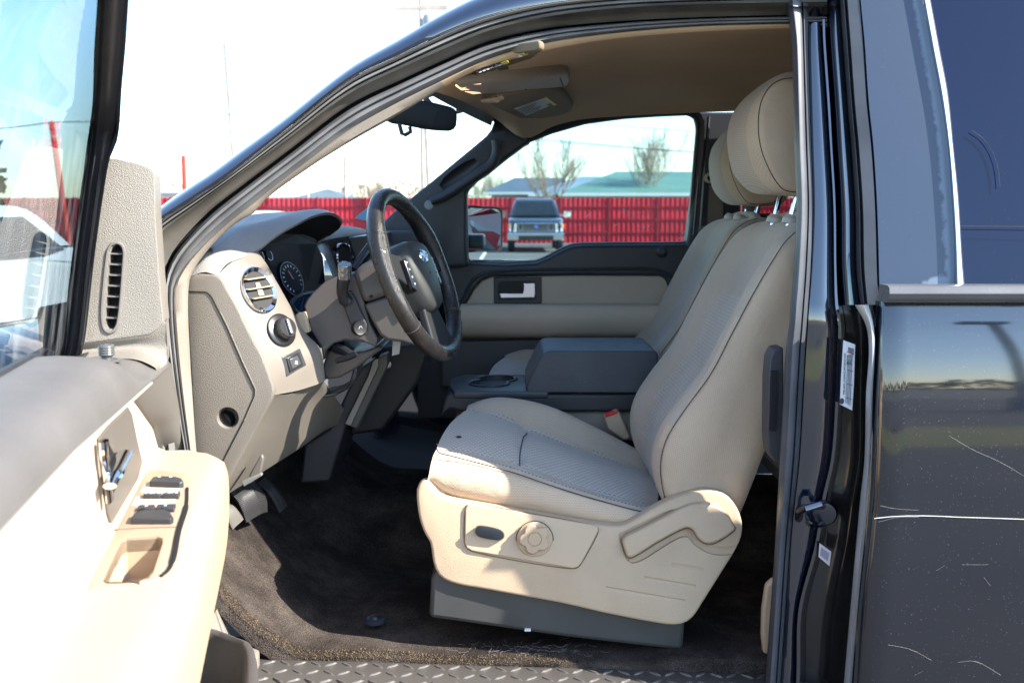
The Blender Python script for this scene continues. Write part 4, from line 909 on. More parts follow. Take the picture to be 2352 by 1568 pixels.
# ================================================================ PASSENGER SIDE
WIN = [(1073, 436), (1074, 470), (1075, 540), (1077, 592), (1085, 600), (1160, 600), (1231, 596), (1253, 587), (1290, 567), (1312, 559), (1338, 556), (1420, 555), (1500, 555), (1570, 554), (1577, 548), (1583, 480), (1590, 380), (1597, 300), (1595, 276), (1580, 266), (1510, 269), (1436, 274), (1345, 286), (1268, 308), (1217, 328), (1180, 350), (1132, 383), (1096, 414)]
def poly_resamp(pts, n): return cr([Vector((u, v, 0)) for u, v in pts], n, True, 1.0)
def lin(pts, n, closed=True):
    pts = pts+[pts[0]] if closed else pts; L = [0]
    for p, q in zip(pts, pts[1:]): L.append(L[-1]+math.hypot(q[0]-p[0], q[1]-p[1]))
    out = []; j = 0
    for k in range(n):
        s = L[-1]*k/(n if closed else n-1)
        while j < len(L)-2 and L[j+1] < s: j += 1
        f = (s-L[j])/max(1e-9, L[j+1]-L[j]); out.append((pts[j][0]+(pts[j+1][0]-pts[j][0])*f, pts[j][1]+(pts[j+1][1]-pts[j][1])*f))
    return out
w_ = lin(WIN, 160)
cx, cy = 1330, 440
def grow(pts, d):
    n = len(pts); out = []
    for i in range(n):
        p, q = pts[(i-2) % n], pts[(i+2) % n]; tx, ty = q[0]-p[0], q[1]-p[1]; L = math.hypot(tx, ty) or 1
        nx, ny = -ty/L, tx/L
        if (nx*(pts[i][0]-cx)+ny*(pts[i][1]-cy)) < 0: nx, ny = -nx, -ny
        out.append((pts[i][0]+nx*d, pts[i][1]+ny*d))
    return out
def frame_w(p): 
    return 30
b = M(); rows = []
for d, off in ((0, .10), (0, .0), (2, -.012), (7, -.014), (8, -.004), (13, -.008), (22, -.012)):
    rows.append([FS(u, v, off) for u, v in grow(w_, d)])
b.grid(rows, cu=True); pdoor = thing('passenger_door', P(1330, 700, 1.7), None, None, parent=truck); pdoor['label'] = 'closed passenger side door seen from inside, dark grey and beige'
b.build('window_frame', CHAR2, pdoor, smooth=40)
b = M(); b.cap([FS(u, v, .05) for u, v in w_]); b.build('window_glass', glass('window_glass_clean', (.56, .76, .78), .6, haze=.08), pdoor, smooth=0, recalc=False)
# specks on the glass
b = M(); rnd = random.Random(5)
for (u, v) in ((1432, 480), (1434, 484), (1444, 494), (1478, 525), (1415, 517), (1350, 495), (1393, 532), (1490, 520), (1568, 535), (1560, 548), (1572, 545)):
    p = FS(u, v, .045); s_ = .0045*rnd.uniform(.6, 1.4); b.add([p+Vector((-s_, 0, -s_)), p+Vector((s_*.2, 0, -s_*.5)), p+Vector((s_, 0, s_)), p+Vector((-s_*.3, 0, s_*.5))], [(0, 1, 2, 3)])
b.build('glass_smudge', mat('dried_splash', (.6, .6, .62), .8), pdoor, smooth=0)
# upper dark panel below the window
up = [(1056, 600)]+[(u, v) for u, v in [(1077, 604), (1160, 608), (1231, 604), (1257, 594), (1293, 574), (1314, 566), (1338, 563), (1420, 562), (1574, 561), (1600, 561), (1640, 580), (1640, 700), (1560, 702), (1540, 700), (1535, 660), (1528, 640), (1515, 634), (1330, 633), (1129, 636), (1108, 645), (1090, 665), (1072, 697), (1062, 705), (1030, 705), (1000, 640), (1000, 600)]]
b = M(); b.prism([P(u, v, 1.66) for u, v in up], (0, .09, 0)); b.build('upper_panel', CHAR2, pdoor, bevel=.012, bseg=4)
b = M(); b.tube([P(u, v, 1.655) for u, v in crp([(1040, 712), (1062, 690), (1085, 645), (1110, 628), (1150, 622), (1330, 619), (1510, 621), (1535, 632), (1548, 660)], 50)], .006, n=8); b.build('panel_crease', CHAR2, pdoor)
ins = [(1067, 700), (1083, 673), (1103, 647), (1129, 636), (1330, 633), (1515, 634), (1530, 642), (1545, 700)]
slab('insert_panel', [P(u, v, 1.675) for u, v in ins], (0, .05, 0), INSERTB, pdoor, bevel=.002)
arm = M(); rows = []
for y, v in ((1.68, 697), (1.60, 699), (1.575, 703), (1.565, 712), (1.562, 735), (1.575, 762), (1.60, 772), (1.68, 778)):
    zz = P(1300, v, y).z; rows.append([Vector((x, y, zz)) for x in (-.18, -.1, 0, .3, .6, .8)])
arm.grid(rows); ar = arm.build('armrest', mat('passenger_armrest_beige', (.56, .46, .35), .5, var=.03, bump=.2, bscale=450), pdoor, smooth=60)
b = M(); b.box(tuple(P(1190, 701, 1.60)), tuple(P(1212, 703, 1.60)+Vector((0, .03, .004)))); b.box(tuple(P(1240, 701, 1.60)), tuple(P(1262, 704, 1.60)+Vector((0, .03, .006)))); b.build('window_switch', BLACK, ar, smooth=0)
bz = slab('handle_bezel', [P(u, v, 1.668) for u, v in [(1134, 637), (1244, 636), (1244, 698), (1134, 698)]], (0, .02, 0), mat('handle_bezel_dark', (.025, .026, .032), .45), pdoor, bevel=.003)
slab('handle_recess', [P(u, v, 1.664) for u, v in [(1144, 652), (1150, 646), (1226, 646), (1231, 650), (1231, 684), (1226, 688), (1148, 688), (1144, 684)]], (0, .003, 0), BLACK, bz, bevel=.001)
b = M(); b.prism([P(u, v, 1.655) for u, v in [(1147, 674), (1200, 674), (1202, 664), (1202, 650), (1229, 649), (1230, 674), (1228, 684), (1150, 685)]], (0, .006, 0)); b.build('door_handle', CHROME, bz, smooth=30, bevel=.003)
b = M(); b.lathe(P(1520, 578, 1.655), (0, -1, 0), [(0, .012), (.012, .012), (.018, .004), (.022, 0)], n=20); b.prism([P(1508, 566, 1.66), P(1532, 566, 1.66), P(1535, 598, 1.66), P(1505, 598, 1.66)], (0, .01, 0)); b.build('lock_knob', CHAR, pdoor, bevel=.004)
lowp = [(1000, 772), (1560, 772), (1560, 900), (1500, 960), (1013, 960), (960, 960), (960, 772)]
slab('lower_panel', [P(u, v, 1.665) for u, v in lowp], (0, .06, 0), mat('lower_door_dark', (.035, .034, .037), .55, var=.1), pdoor, bevel=.004)
slab('map_pocket', [P(u, v, 1.62) for u, v in [(1014, 784), (1240, 780), (1240, 880), (1014, 888)]], (0, .04, 0), mat('map_pocket_grey', (.06, .058, .062), .5), pdoor, bevel=.006)
# far door outer skin, far mirror
b = M(); rows = []
for z in (.45, .7, 1.0, 1.2, 1.27): rows.append([(x, 1.86-.143*(z-.7)**2*.6, z) for x in (-.7, 0, .5, 1.0, 1.6)])
b.grid(rows); b.build('door_skin', PAINT, pdoor, smooth=60, solid=-.01)
mm_ = thing('passenger_mirror', P(1115, 530, 2.05), None, None, parent=truck)
mo = [(1070, 474), (1110, 474), (1140, 475), (1151, 479), (1154, 488), (1154, 540), (1153, 572), (1147, 578), (1110, 577), (1068, 577), (1062, 560), (1062, 490)]
o0 = [P(u, v, 1.95+(u-1070)*.0035) for u, v in mo]; ce = sum(o0, Vector())/len(o0); fw = Vector((-.91, .41, 0)).normalized()
b = M(); rings = [cr([ce+(p-ce)*s_+fw*o_ for p in o0], 40, True) for s_, o_ in ((.93, .004), (.985, -.002), (1.0, .004), (1.0, .03), (.95, .07), (.7, .11), (.4, .12))]
b.grid(rings, cu=True); b.cap(rings[-1][::-1]); b.cap(rings[0]); b.build('mirror_housing', mat('mirror_shell_dark', (.008, .008, .01), .6, spec=.15), mm_, smooth=50)
b = M(); n_m = Vector((.22, -1, .02)).normalized()
b.cap([ce+(p-ce)*.95-fw*.004 for p in rings[0]]); b.build('mirror_glass', mat('mirror_silver', (.8, .8, .82), .02, metal=1), mm_, smooth=0)
b = M(); b.box((ce.x-.06, 1.78, ce.z-.07), (ce.x+.0, 2.03, ce.z-.02)); b.build('mirror_arm', CHAR, mm_, bevel=.01)

# far A pillar (dark) with grab handle
ap_ = [(1140, 273), (1133, 284), (1128, 298), (1117, 312), (1079, 344), (1040, 376), (996, 413), (941, 457), (900, 490), (870, 520), (880, 560), (960, 600), (1000, 620), (1075, 612), (1072, 560), (1072, 440), (1096, 416), (1123, 398), (1140, 384), (1170, 360), (1205, 334), (1222, 326)]
b = M(); b.prism([P(u, v, 1.60) for u, v in ap_], (0, .11, 0)); fp = b.build('far_pillar_trim', CHAR2, truck, bevel=.018, bseg=4)
cu_ = M(); cu_.tube([P(1014, 432, 1.597), P(1030, 421, 1.595), P(1055, 403, 1.593), P(1080, 384, 1.595), P(1096, 370, 1.597)], [.014, .026, .030, .026, .014], n=18); cut(fp, cu_)
b = M(); b.tube([P(u, v, 1.585) for u, v in crp([(990, 462), (1020, 450), (1060, 425), (1100, 398), (1128, 378), (1140, 350), (1138, 322)], 30)], [.016+.004*math.sin(math.pi*k/29) for k in range(30)], n=14); b.build('grab_handle', CHAR2, fp)
b = M(); b.lathe(P(986, 471, 1.60), (0, -1, .1), [(0, .004), (.014, .004), (.017, .002), (.017, -.01)], n=24); b.build('tweeter_grille', mat('grey_tweeter_mesh', (.22, .24, .25), .6), fp)
slab('mirror_sail', [P(u, v, 1.625) for u, v in [(1044, 455), (1073, 440), (1076, 612), (1000, 610), (985, 540)]], (0, .05, 0), mat('sail_black', (.016, .017, .02), .45), fp, bevel=.006)
# far B pillar, seat belt, far rear door with window
fb_ = [(1590, 258), (1900, 256), (1900, 285), (1712, 290), (1708, 330), (1704, 420), (1700, 560), (1700, 900), (1560, 900), (1577, 560), (1590, 470), (1600, 380), (1606, 290), (1600, 268)]
b = M(); b.prism([P(u, v, 1.66) for u, v in fb_], (0, .08, 0)); fbp = b.build('far_pillar', CHAR2, truck, bevel=.01)
b = M(); b.tube([P(1628, 268, 1.65), P(1616, 420, 1.65), P(1606, 560, 1.65)], .006, n=6); b.tube([P(1612, 268, 1.65), P(1603, 420, 1.65), P(1592, 540, 1.65)], .004, n=6); b.build('door_seal_line', mat('seal_sheen', (.05, .055, .06), .25), fbp)
b = M(); b.lathe(P(1629, 409, 1.63), (0, -1, 0), [(.008, .012), (.012, .016), (.017, .012), (.018, 0), (.010, 0)], n=24); b.build('belt_anchor', mat('tan_anchor', (.42, .32, .22), .45), fbp)
b = M(); b.add([P(1629, 425, 1.625), P(1660, 425, 1.62), P(1662, 560, 1.61), P(1622, 560, 1.615)], [(0, 1, 2, 3)]); b.build('seat_belt', mat('tan_belt_webbing', (.13, .105, .085), .8, bump=.5, bscale=600), fbp, smooth=0, solid=.002)
slab('belt_cover', [P(1607, 520, 1.63), P(1624, 520, 1.63), P(1621, 570, 1.63), P(1603, 570, 1.63)], (0, .03, 0), GREYP, fbp, bevel=.003)
# rear side: frame pieces around the far rear window (seen between headrests)
b = M()
def frb(u0, v0, u1, v1): b.prism([P(u0, v0, 1.68), P(u1, v0, 1.68), P(u1, v1, 1.68), P(u0, v1, 1.68)], (0, .06, 0))
frb(1712, 490, 2400, 900); frb(1712, 258, 2400, 320); frb(1712, 320, 1744, 490); frb(2200, 320, 2400, 490)
b.build('far_rear_door', CHAR2, truck, smooth=0)
b = M(); b.cap([P(1744, 320, 1.72), P(2200, 320, 1.72), P(2200, 492, 1.72), P(1744, 492, 1.72)]); b.build('rear_side_glass', glass('tinted_side_glass', (.32, .33, .36), .6), truck, smooth=0)
b = M()
for k in range(4):
    b.tube([P(1708, 468+k*8, 1.60), P(1722, 466+k*8, 1.58), P(1742, 470+k*8, 1.6)], .010, n=8)
b.build('belt_webbing_fold', mat('dark_tan_belt', (.14, .12, .09), .8), fbp)
# rear bench
b = M(); b.prism([Vector((x, .12, z)) for x, z in [(.72, .92), (.70, .78), (.74, .70), (1.2, .70), (1.5, .74), (1.54, 1.5), (1.42, 1.5), (1.28, .98), (1.0, .93)]], (0, 1.5, 0)); b.build('rear_bench', mat('rear_bench_fabric', (.30, .26, .22), .9), truck, bevel=.03, bseg=4)
slab('rear_seat_corner', [P(1760, 1345, .10), P(1752, 1400, .10), P(1750, 1460, .10), P(1754, 1502, .10), P(1790, 1505, .10), P(1790, 1330, .10), P(1776, 1330, .10)], (0, .02, 0), CREAM_S, truck, bevel=.02, bseg=4)

# ================================================================ SEATS
def local_frames_uv(p, n):  # simple box mapping in metres
    a = (abs(n.x), abs(n.y), abs(n.z)); k = a.index(max(a))
    return ((p.x, p.y) if k == 2 else (p.x, p.z) if k == 1 else (p.y, p.z))
def uv_side(p, n): return (p.x*.87+p.z*.5, p.z*.87-p.x*.5)
def uv_back(p, n):
    if abs(n.y) > .75: return (p.x*.87-p.z*.5, p.z*.87+p.x*.5)
    return (p.y, (p.z*.88+p.x*.48))
def uv_cush(p, n):
    if abs(n.y) > .8: return (p.x, p.z)
    return (p.x, p.y-.0*p.z)
seat = thing('driver_seat', P(1330, 1450, .4), None, None, parent=truck); seat['label'] = 'beige cloth driver seat with hard beige side shield'
# backrest
Ff = [(1545, 1190), (1515, 1130), (1503, 1070), (1506, 1030), (1520, 990), (1560, 930), (1620, 850), (1664, 767), (1721, 662), (1764, 591), (1795, 548), (1835, 520), (1880, 508)]
Bb = [(1640, 1290), (1700, 1200), (1735, 1120), (1765, 1040), (1795, 960), (1830, 870), (1868, 780), (1905, 680), (1935, 600), (1955, 555), (1962, 530), (1950, 512), (1915, 505)]
NS = 46
fr = cr([P(u, v, .215) for u, v in Ff], NS); bk = cr([P(u, v, .215) for u, v in Bb], NS)
YS0, YS1, YC = .185, .70, .4425
b = M(); rows = []; LP = 72
for i in range(NS):
    s = i/(NS-1); f_, b_ = fr[i], bk[i]; dv = b_-f_; th = dv.length; d = dv/th
    rec = .038*min(1, s*5)*(1-.75*max(0, (s-.72)/.28)); sc_ = 1-.30*max(0, (s-.80)/.2)**2
    def pt(y, fr_): 
        q = f_+d*(fr_*th); return Vector((q.x, YC+(y-YC)*sc_, q.z))
    rr_ = rec/th
    loop = [pt(.190, .55), pt(.183, .28), pt(.192, .10), pt(.207, .025), pt(.235, -.02), pt(.27, rr_*.35), pt(.31, rr_*.95), pt(.36, rr_*1.05), pt(YC, rr_*1.0), pt(.525, rr_*1.05), pt(.575, rr_*.95), pt(.615, rr_*.35), pt(.65, -.02), pt(.678, .025), pt(.693, .10), pt(.702, .28), pt(.695, .55), pt(.69, .85), pt(.66, .97), pt(.60, 1.0), pt(YC, 1.02), pt(.285, 1.0), pt(.225, .97), pt(.195, .85)]
    rows.append(cr(loop, LP, True))
def regb(i, j):
    y = (rows[i][j].y+rows[i][(j+1) % LP].y)/2; d1 = fr[i]; q = rows[i][j]
    front = (q-d1).dot((bk[i]-fr[i]).normalized()) < .055
    if front and .30 < y < .585 and 6 < i < 31: return 2
    if front and .205 < y < .68: return 1
    return 0
b.grid(rows, cu=True, mfun=regb)
tp = rows[-1]; cc = sum(tp, Vector())/LP
b.grid([tp, [cc+(p-cc)*.8+Vector((.0, 0, .012)) for p in tp], [cc+(p-cc)*.4+Vector((0, 0, .018)) for p in tp]], cu=True, mi=1); b.fan([cc+(p-cc)*.4+Vector((0, 0, .018)) for p in tp], 1)
b.fan(rows[0])
brs = b.build('backrest', [FAB, FABP, FABD2], seat, smooth=80, uvfun=uv_back)
b = M(); b.tube([Vector((p.x, .196, p.z))+(q-p)*.052 for p, q in list(zip(fr, bk))[2:]], .0011, n=5, caps=False)
se = [Vector((p.x, .184, p.z))+(q-p).normalized()*.035*(1+.5*math.sin(k/9)) for k, (p, q) in enumerate(list(zip(fr, bk))[26:])]
b.build('seam', STITCH, brs)
# cushion
cs = {
 'bot': ([(996, 1118), (1030, 1142), (1090, 1162), (1200, 1180), (1350, 1206), (1440, 1212), (1520, 1200)], .195),
 'side': ([(986, 1092), (1020, 1110), (1090, 1125), (1200, 1146), (1350, 1182), (1440, 1196), (1520, 1190)], .172),
 'seam': ([(992, 1056), (1020, 1058), (1100, 1068), (1250, 1112), (1400, 1154), (1460, 1170), (1520, 1180)], .192),
 'in1': ([(1003, 1030), (1065, 1038), (1124, 1052), (1190, 1066), (1321, 1116), (1395, 1136), (1510, 1166)], .262),
 'mid1': ([(1012, 1010), (1080, 1012), (1140, 1024), (1196, 1042), (1330, 1090), (1400, 1110), (1512, 1140)], .34),
 'mid2': ([(1035, 975), (1100, 978), (1160, 990), (1206, 1008), (1340, 1055), (1410, 1080), (1508, 1112)], .46),
 'in2': ([(1069, 942), (1110, 948), (1138, 954), (1190, 976), (1285, 1014), (1358, 1040), (1500, 1090)], .585),
 'cr2': ([(1076, 930), (1105, 920), (1138, 914), (1193, 918), (1262, 934), (1340, 968), (1500, 1052)], .655),
 'far': ([(1080, 935), (1105, 926), (1138, 920), (1193, 926), (1262, 945), (1340, 980), (1500, 1060)], .70),
 'fbot': ([(1095, 1000), (1120, 1000), (1150, 1000), (1200, 1005), (1270, 1020), (1350, 1050), (1500, 1110)], .705)}
NC = 50
keys = ['bot', 'side', 'seam', 'in1', 'mid1', 'mid2', 'in2', 'cr2', 'far', 'fbot']
curves = [cr([P(u, v, cs[k][1]) for u, v in cs[k][0]], NC) for k in keys]
rows = []; NJ = 60
for i in range(NC): rows.append(cr([c_[i] for c_ in curves], NJ))
def near_f(c_, u, v, y):
    p = P(u, v, y); return min(range(NC), key=lambda k: (c_[k]-p).length)/(NC-1)
fn1, ff1 = near_f(curves[3], 1190, 1066, .262), near_f(curves[6], 1212, 990, .585)
def cf(y): return fn1+(ff1-fn1)*(y-.262)/(.585-.262)
def dimp(i, j):
    return 0
for i in range(NC):
    for j in range(NJ):
        y = rows[i][j].y; f = i/(NC-1)
        if .27 < y < .60:
            rows[i][j].z -= .008*math.exp(-((f-cf(y))/.016)**2)        # cross seam
            rows[i][j].z += .004*math.sin((y-.27)/.33*math.pi)
        rows[i][j].z -= .006*math.exp(-((y-.265)/.008)**2)*(1 if f > .05 else 0)+.006*math.exp(-((y-.592)/.008)**2)
front = [[Vector((p.x, p.y, p.z)) for p in rows[0]]]
low0 = [Vector((p.x+.05, p.y, min(p.z, P(1000, 1115, .2).z)-.03)) for p in rows[0]]
m1 = [p.lerp(q, .35)+Vector((-.022, 0, .006)) for p, q in zip(rows[0], low0)]; m2 = [p.lerp(q, .7)+Vector((-.016, 0, 0)) for p, q in zip(rows[0], low0)]
allr = cr([Vector((0, 0, 0)), Vector((1, 0, 0))], 2)
full = [low0, m2, m1]+rows
# smooth front lip
full2 = []
for i, r in enumerate(full): full2.append(r)
def regc(i, j):
    if i < 1: return 0
    y = full2[i][j].y; z = 0
    f = (i-3)/(NC-1)
    if .265 < y < .592 and f < .93: return 2
    if y > .215 or j > 30: return 1
    return 0 if j < 22 else 1
b = M(); b.grid(full2, mfun=regc); cu_o = b.build('cushion', [FAB, FABP, FABD], seat, smooth=80, uvfun=uv_cush)
b = M(); sm = cr([P(u, v-1, .1885) for u, v in [(1003, 1030), (1008, 1040), (1030, 1046), (1100, 1064), (1180, 1086), (1250, 1110), (1330, 1136), (1400, 1156), (1460, 1172), (1505, 1180)]], 60)
b.tube(sm, .0013, n=5, caps=False)
for k in range(0, 56, 1):
    p = sm[k]+Vector((0, .004, .009)); q = sm[k].lerp(sm[k+1], .45)+Vector((0, .004, .009)); b.tube([p, q], .0007, n=4)
b.build('seam', STITCH, cu_o)
cs2 = []
for j in range(NJ):
    y0_ = rows[20][j].y; f = cf(y0_)*(NC-1); i0 = int(max(0, min(NC-2, f)))
    if .27 < y0_ < .585 and j < 45: cs2.append(rows[i0][j].lerp(rows[i0+1][j], f-i0)+Vector((0, 0, .0012)))
b = M(); b.tube(cs2, .0014, n=5, caps=False); b.build('seam', STITCH, cu_o)
b = M(); c0 = P(1054, 1005, .352); b.lathe(c0+Vector((0, 0, .003)), (0, 0, 1), [(0, .002), (.005, .001), (.007, -.002)], n=8); b.build('burn_hole', BLACK, cu_o)
# headrest
def headrest(parent):
    seamc = [(1820, 182), (1796, 184), (1769, 199), (1752, 224), (1744, 250), (1741, 296), (1746, 335), (1754, 362), (1773, 403), (1787, 424), (1800, 436), (1850, 440), (1890, 430), (1912, 380), (1915, 300), (1905, 230), (1880, 192), (1850, 182)]
    out = [(1820, 168), (1788, 173), (1759, 191), (1721, 224), (1697, 258), (1686, 305), (1688, 345), (1694, 380), (1702, 400), (1726, 429), (1750, 443), (1800, 447), (1850, 450), (1900, 440), (1930, 390), (1935, 300), (1922, 225), (1895, 185), (1860, 168)]
    sp = cr([P(u, v, .335) for u, v in seamc], 60, True); op = cr([P(u, v, .44) for u, v in out], 60, True)
    ctr = sum(sp, Vector())/60; octr = sum(op, Vector())/60
    prof = [(.318, -.32), (.320, -.12), (.328, 0), (.345, .42), (.375, .8), (.41, .97), (.46, 1.02), (.51, .97), (.545, .8), (.575, .42), (.592, 0), (.600, -.12), (.602, -.32)]
    rows = []
    for y, f in prof:
        r_ = []
        for p, q in zip(sp, op):
            pc = Vector((p.x, 0, p.z)); qc = Vector((q.x, 0, q.z)); c2 = Vector((ctr.x, 0, ctr.z))
            v_ = pc.lerp(qc, f) if f >= 0 else c2+(pc-c2)*(1+f*.35)
            r_.append(Vector((v_.x, y, v_.z)))
        rows.append(r_)
    n = len(rows); cols = [cr([rows[i][j] for i in range(n)], 34) for j in range(60)]
    rows2 = [[cols[j][i] for j in range(60)] for i in range(34)]
    b = M(); b.grid(rows2, cu=True, mfun=lambda i, j: 0 if (i < 6 or i > 27) else 1)
    for r_, sg in ((rows2[0], -1), (rows2[-1], 1)):
        c3 = sum(r_, Vector())/60; b.grid([r_, [c3+(p-c3)*.5+Vector((0, sg*.004, 0)) for p in r_]], cu=True); b.fan([c3+(p-c3)*.5+Vector((0, sg*.004, 0)) for p in r_])
    o = b.build('headrest', [FAB, FABP], parent, smooth=80, uvfun=uv_back)
    b = M(); b.tube([Vector((p.x, .3275, p.z))+(p-ctr).normalized()*.0012 for p in sp], .0011, n=5, closed=True); b.build('seam', STITCH, o)
    for y in (.375, .515):
        b = M(); a0, a1 = P(1815, 430, .375), P(1796, 500, .375); b.tube([Vector((a0.x+.02, y, a0.z)), Vector((a1.x+.02, y, a1.z)), Vector((a1.x+.015, y, a1.z-.02))], .0065, n=12); b.build('headrest_post', CHROME, parent)
        b = M(); b.lathe(Vector((a1.x+.022, y, a1.z-.004)), (.3, 0, 1), [(0, .01), (.014, .01), (.02, 0), (.02, -.012)], n=18); b.build('post_guide', mat('pale_post_guide', (.45, .42, .37), .4), parent)
    return o
headrest(seat)
# side shield
SH = [(957, 1125), (962, 1111), (975, 1103), (986, 1106), (993, 1120), (1010, 1137), (1040, 1148), (1072, 1154), (1200, 1176), (1365, 1203), (1400, 1207), (1428, 1207), (1450, 1198), (1500, 1168), (1541, 1147), (1596, 1129), (1633, 1126), (1669, 1138), (1695, 1169), (1706, 1206), (1702, 1239), (1690, 1264), (1652, 1325), (1614, 1385), (1592, 1418), (1574, 1431), (1549, 1436), (1505, 1431), (1400, 1411), (1285, 1385), (1190, 1368), (1102, 1352), (1060, 1345), (1029, 1336), (1010, 1324), (998, 1304), (992, 1275), (988, 1248), (974, 1224), (964, 1195), (958, 1160)]
SY = .158
def shy(v): return SY-.050*((v-1130)/300.)     # the shield leans outwards towards its foot
def SP(u, v, o=0): return P(u, v, shy(v)+o)
out3 = [SP(u, v) for u, v in crp(SH, 120, True)]
b = M(); b.prism(out3, (0, .035, 0)); sh = b.build('side_shield', CREAM, seat, bevel=.011, bseg=4, smooth=60)
bake(sh)
# lever pocket cut into the shield
lp = [(1425, 1237), (1433, 1232), (1470, 1214), (1560, 1178), (1580, 1190), (1590, 1196), (1602, 1212), (1612, 1236), (1640, 1262), (1700, 1262), (1712, 1240), (1740, 1270), (1690, 1285), (1640, 1284), (1600, 1262), (1583, 1243), (1478, 1300), (1460, 1306), (1446, 1300), (1432, 1268)]
cm_ = M(); cm_.prism([SP(u, v, -.03) for u, v in crp(lp[:], 60, True)], (0, .040, 0)); cut(sh, cm_)
for gl_ in ([(1391, 1350), (1574, 1381)], [(1480, 1327), (1598, 1347)], [(1543, 1296), (1616, 1308)]):
    cm_ = M(); cm_.tube([SP(*gl_[0], -.0035), SP(*gl_[1], -.0035)], .0056, n=12, flat=1); cut(sh, cm_)
# switch panel
pn = [(1069, 1168), (1074, 1158), (1084, 1157), (1364, 1206), (1373, 1210), (1374, 1220), (1336, 1292), (1328, 1302), (1316, 1305), (1084, 1265), (1072, 1258), (1067, 1246)]
GAPM = mat('brown_part_gap', (.20, .145, .095), .8)
b = M(); b.tube([SP(u, v, -.0005) for u, v in crp(pn, 90, True)], .0012, n=6, closed=True); b.build('panel_gap', GAPM, sh)
pan = slab('switch_panel', [SP(u, v, -.006) for u, v in pn], (0, .008, 0), CREAM_S, sh, bevel=.0025)
b = M(); rg = lambda s_, o_: [P(1125+(u-1125)*s_, 1227+(v-1227)*s_, shy(1227)+o_) for u, v in crp([(1092, 1213), (1096, 1207), (1108, 1206), (1150, 1216), (1158, 1224), (1158, 1234), (1150, 1240), (1138, 1240), (1100, 1232), (1092, 1224)], 40, True)]
R_ = [rg(1, -.006), rg(1.0, -.014), rg(.93, -.019), rg(.6, -.020)]
b.grid(R_, cu=True); b.cap(R_[-1]); b.build('power_switch', mat('blue_black_switch', (.025, .03, .038), .3), sh)
b = M(); kc = (1228, 1238); KR = 41
def ring(rad, o_, n=100, star=0):
    out = []
    for k in range(n):
        a = 2*math.pi*k/n; r_ = rad*(1-star*(.5+.5*math.cos(5*a+.3))**2); out.append(P(kc[0]+r_*math.cos(a), kc[1]+r_*math.sin(a)*.98, shy(1238)+o_))
    return out
R_ = [ring(KR, -.004), ring(KR, -.012), ring(KR*.96, -.016), ring(KR*.93, -.016, star=.02), ring(KR*.90, -.016, star=.24), ring(KR*.87, -.024, star=.24), ring(KR*.8, -.027, star=.22), ring(KR*.42, -.027), ring(KR*.40, -.025), ring(KR*.37, -.025), ring(KR*.34, -.027), ring(KR*.1, -.027)]
b.grid(R_, cu=True); b.cap(R_[-1]); b.build('lumbar_knob', CREAM_S, sh, smooth=35)
b = M(); R_ = [ring(KR*1.06, -.0065), ring(KR*1.02, -.0068)]; b.grid(R_, cu=True); b.build('knob_gap', BLACK, sh)
# recline handle
rh = [(1431, 1242), (1440, 1232), (1461, 1222), (1520, 1192), (1571, 1166), (1600, 1157), (1630, 1156), (1655, 1166), (1675, 1185), (1685, 1206), (1690, 1213), (1651, 1243), (1635, 1249), (1620, 1248), (1605, 1238), (1592, 1218), (1580, 1212), (1566, 1216), (1510, 1246), (1455, 1279), (1444, 1282), (1438, 1272)]
hc_ = sum((SP(u, v, 0) for u, v in crp(rh, 60, True)), Vector())/60
b = M(); b.tube([SP(u, v, .0) for u, v in crp(rh, 90, True)], .0016, n=6, closed=True); b.build('handle_gap', GAPM, sh)
b = M(); o3 = [SP(u, v, -.016) for u, v in crp(rh, 90, True)]; b.prism(o3, (0, .03, 0)); b.build('recline_handle', CREAM, sh, bevel=.006, bseg=4, smooth=60)
# plinth
pl = [(985, 1418), (990, 1330), (1010, 1300), (1300, 1330), (1575, 1400), (1570, 1490), (1560, 1494), (1300, 1464), (1100, 1435), (1000, 1421)]
slab('plinth', [P(u, v, .135) for u, v in pl], (0, .42, 0), PLINTH, seat, bevel=.012, bseg=3)
b = M(); b.box(tuple(P(1205, 1449, .13)), tuple(P(1219, 1446, .13)+Vector((0, .006, .002)))); b.build('paper_scrap', WHITEP, seat, smooth=0)
# seat base body (hidden filler so no gap shows)
slab('seat_pan', [P(u, v, .21) for u, v in [(1000, 1130), (1100, 1165), (1400, 1212), (1520, 1210), (1600, 1200), (1660, 1200), (1680, 1260), (1590, 1400), (1100, 1340), (1010, 1300)]], (0, .46, 0), CHAR, seat, bevel=.01)
# buckle
bu = [(1386, 953), (1418, 941), (1422, 945), (1446, 1000), (1444, 1008), (1432, 1010), (1396, 985), (1389, 962)]
bo = slab('belt_buckle', [P(u, v, .745) for u, v in bu], (0, .025, 0), CREAM_S, seat, bevel=.004)
b = M(); b.prism([P(u, v, .742) for u, v in [(1389, 953), (1392, 949), (1421, 942), (1417, 950), (1390, 959)]], (0, .02, 0)); b.build('buckle_button', REDP, bo, smooth=0, bevel=.001)
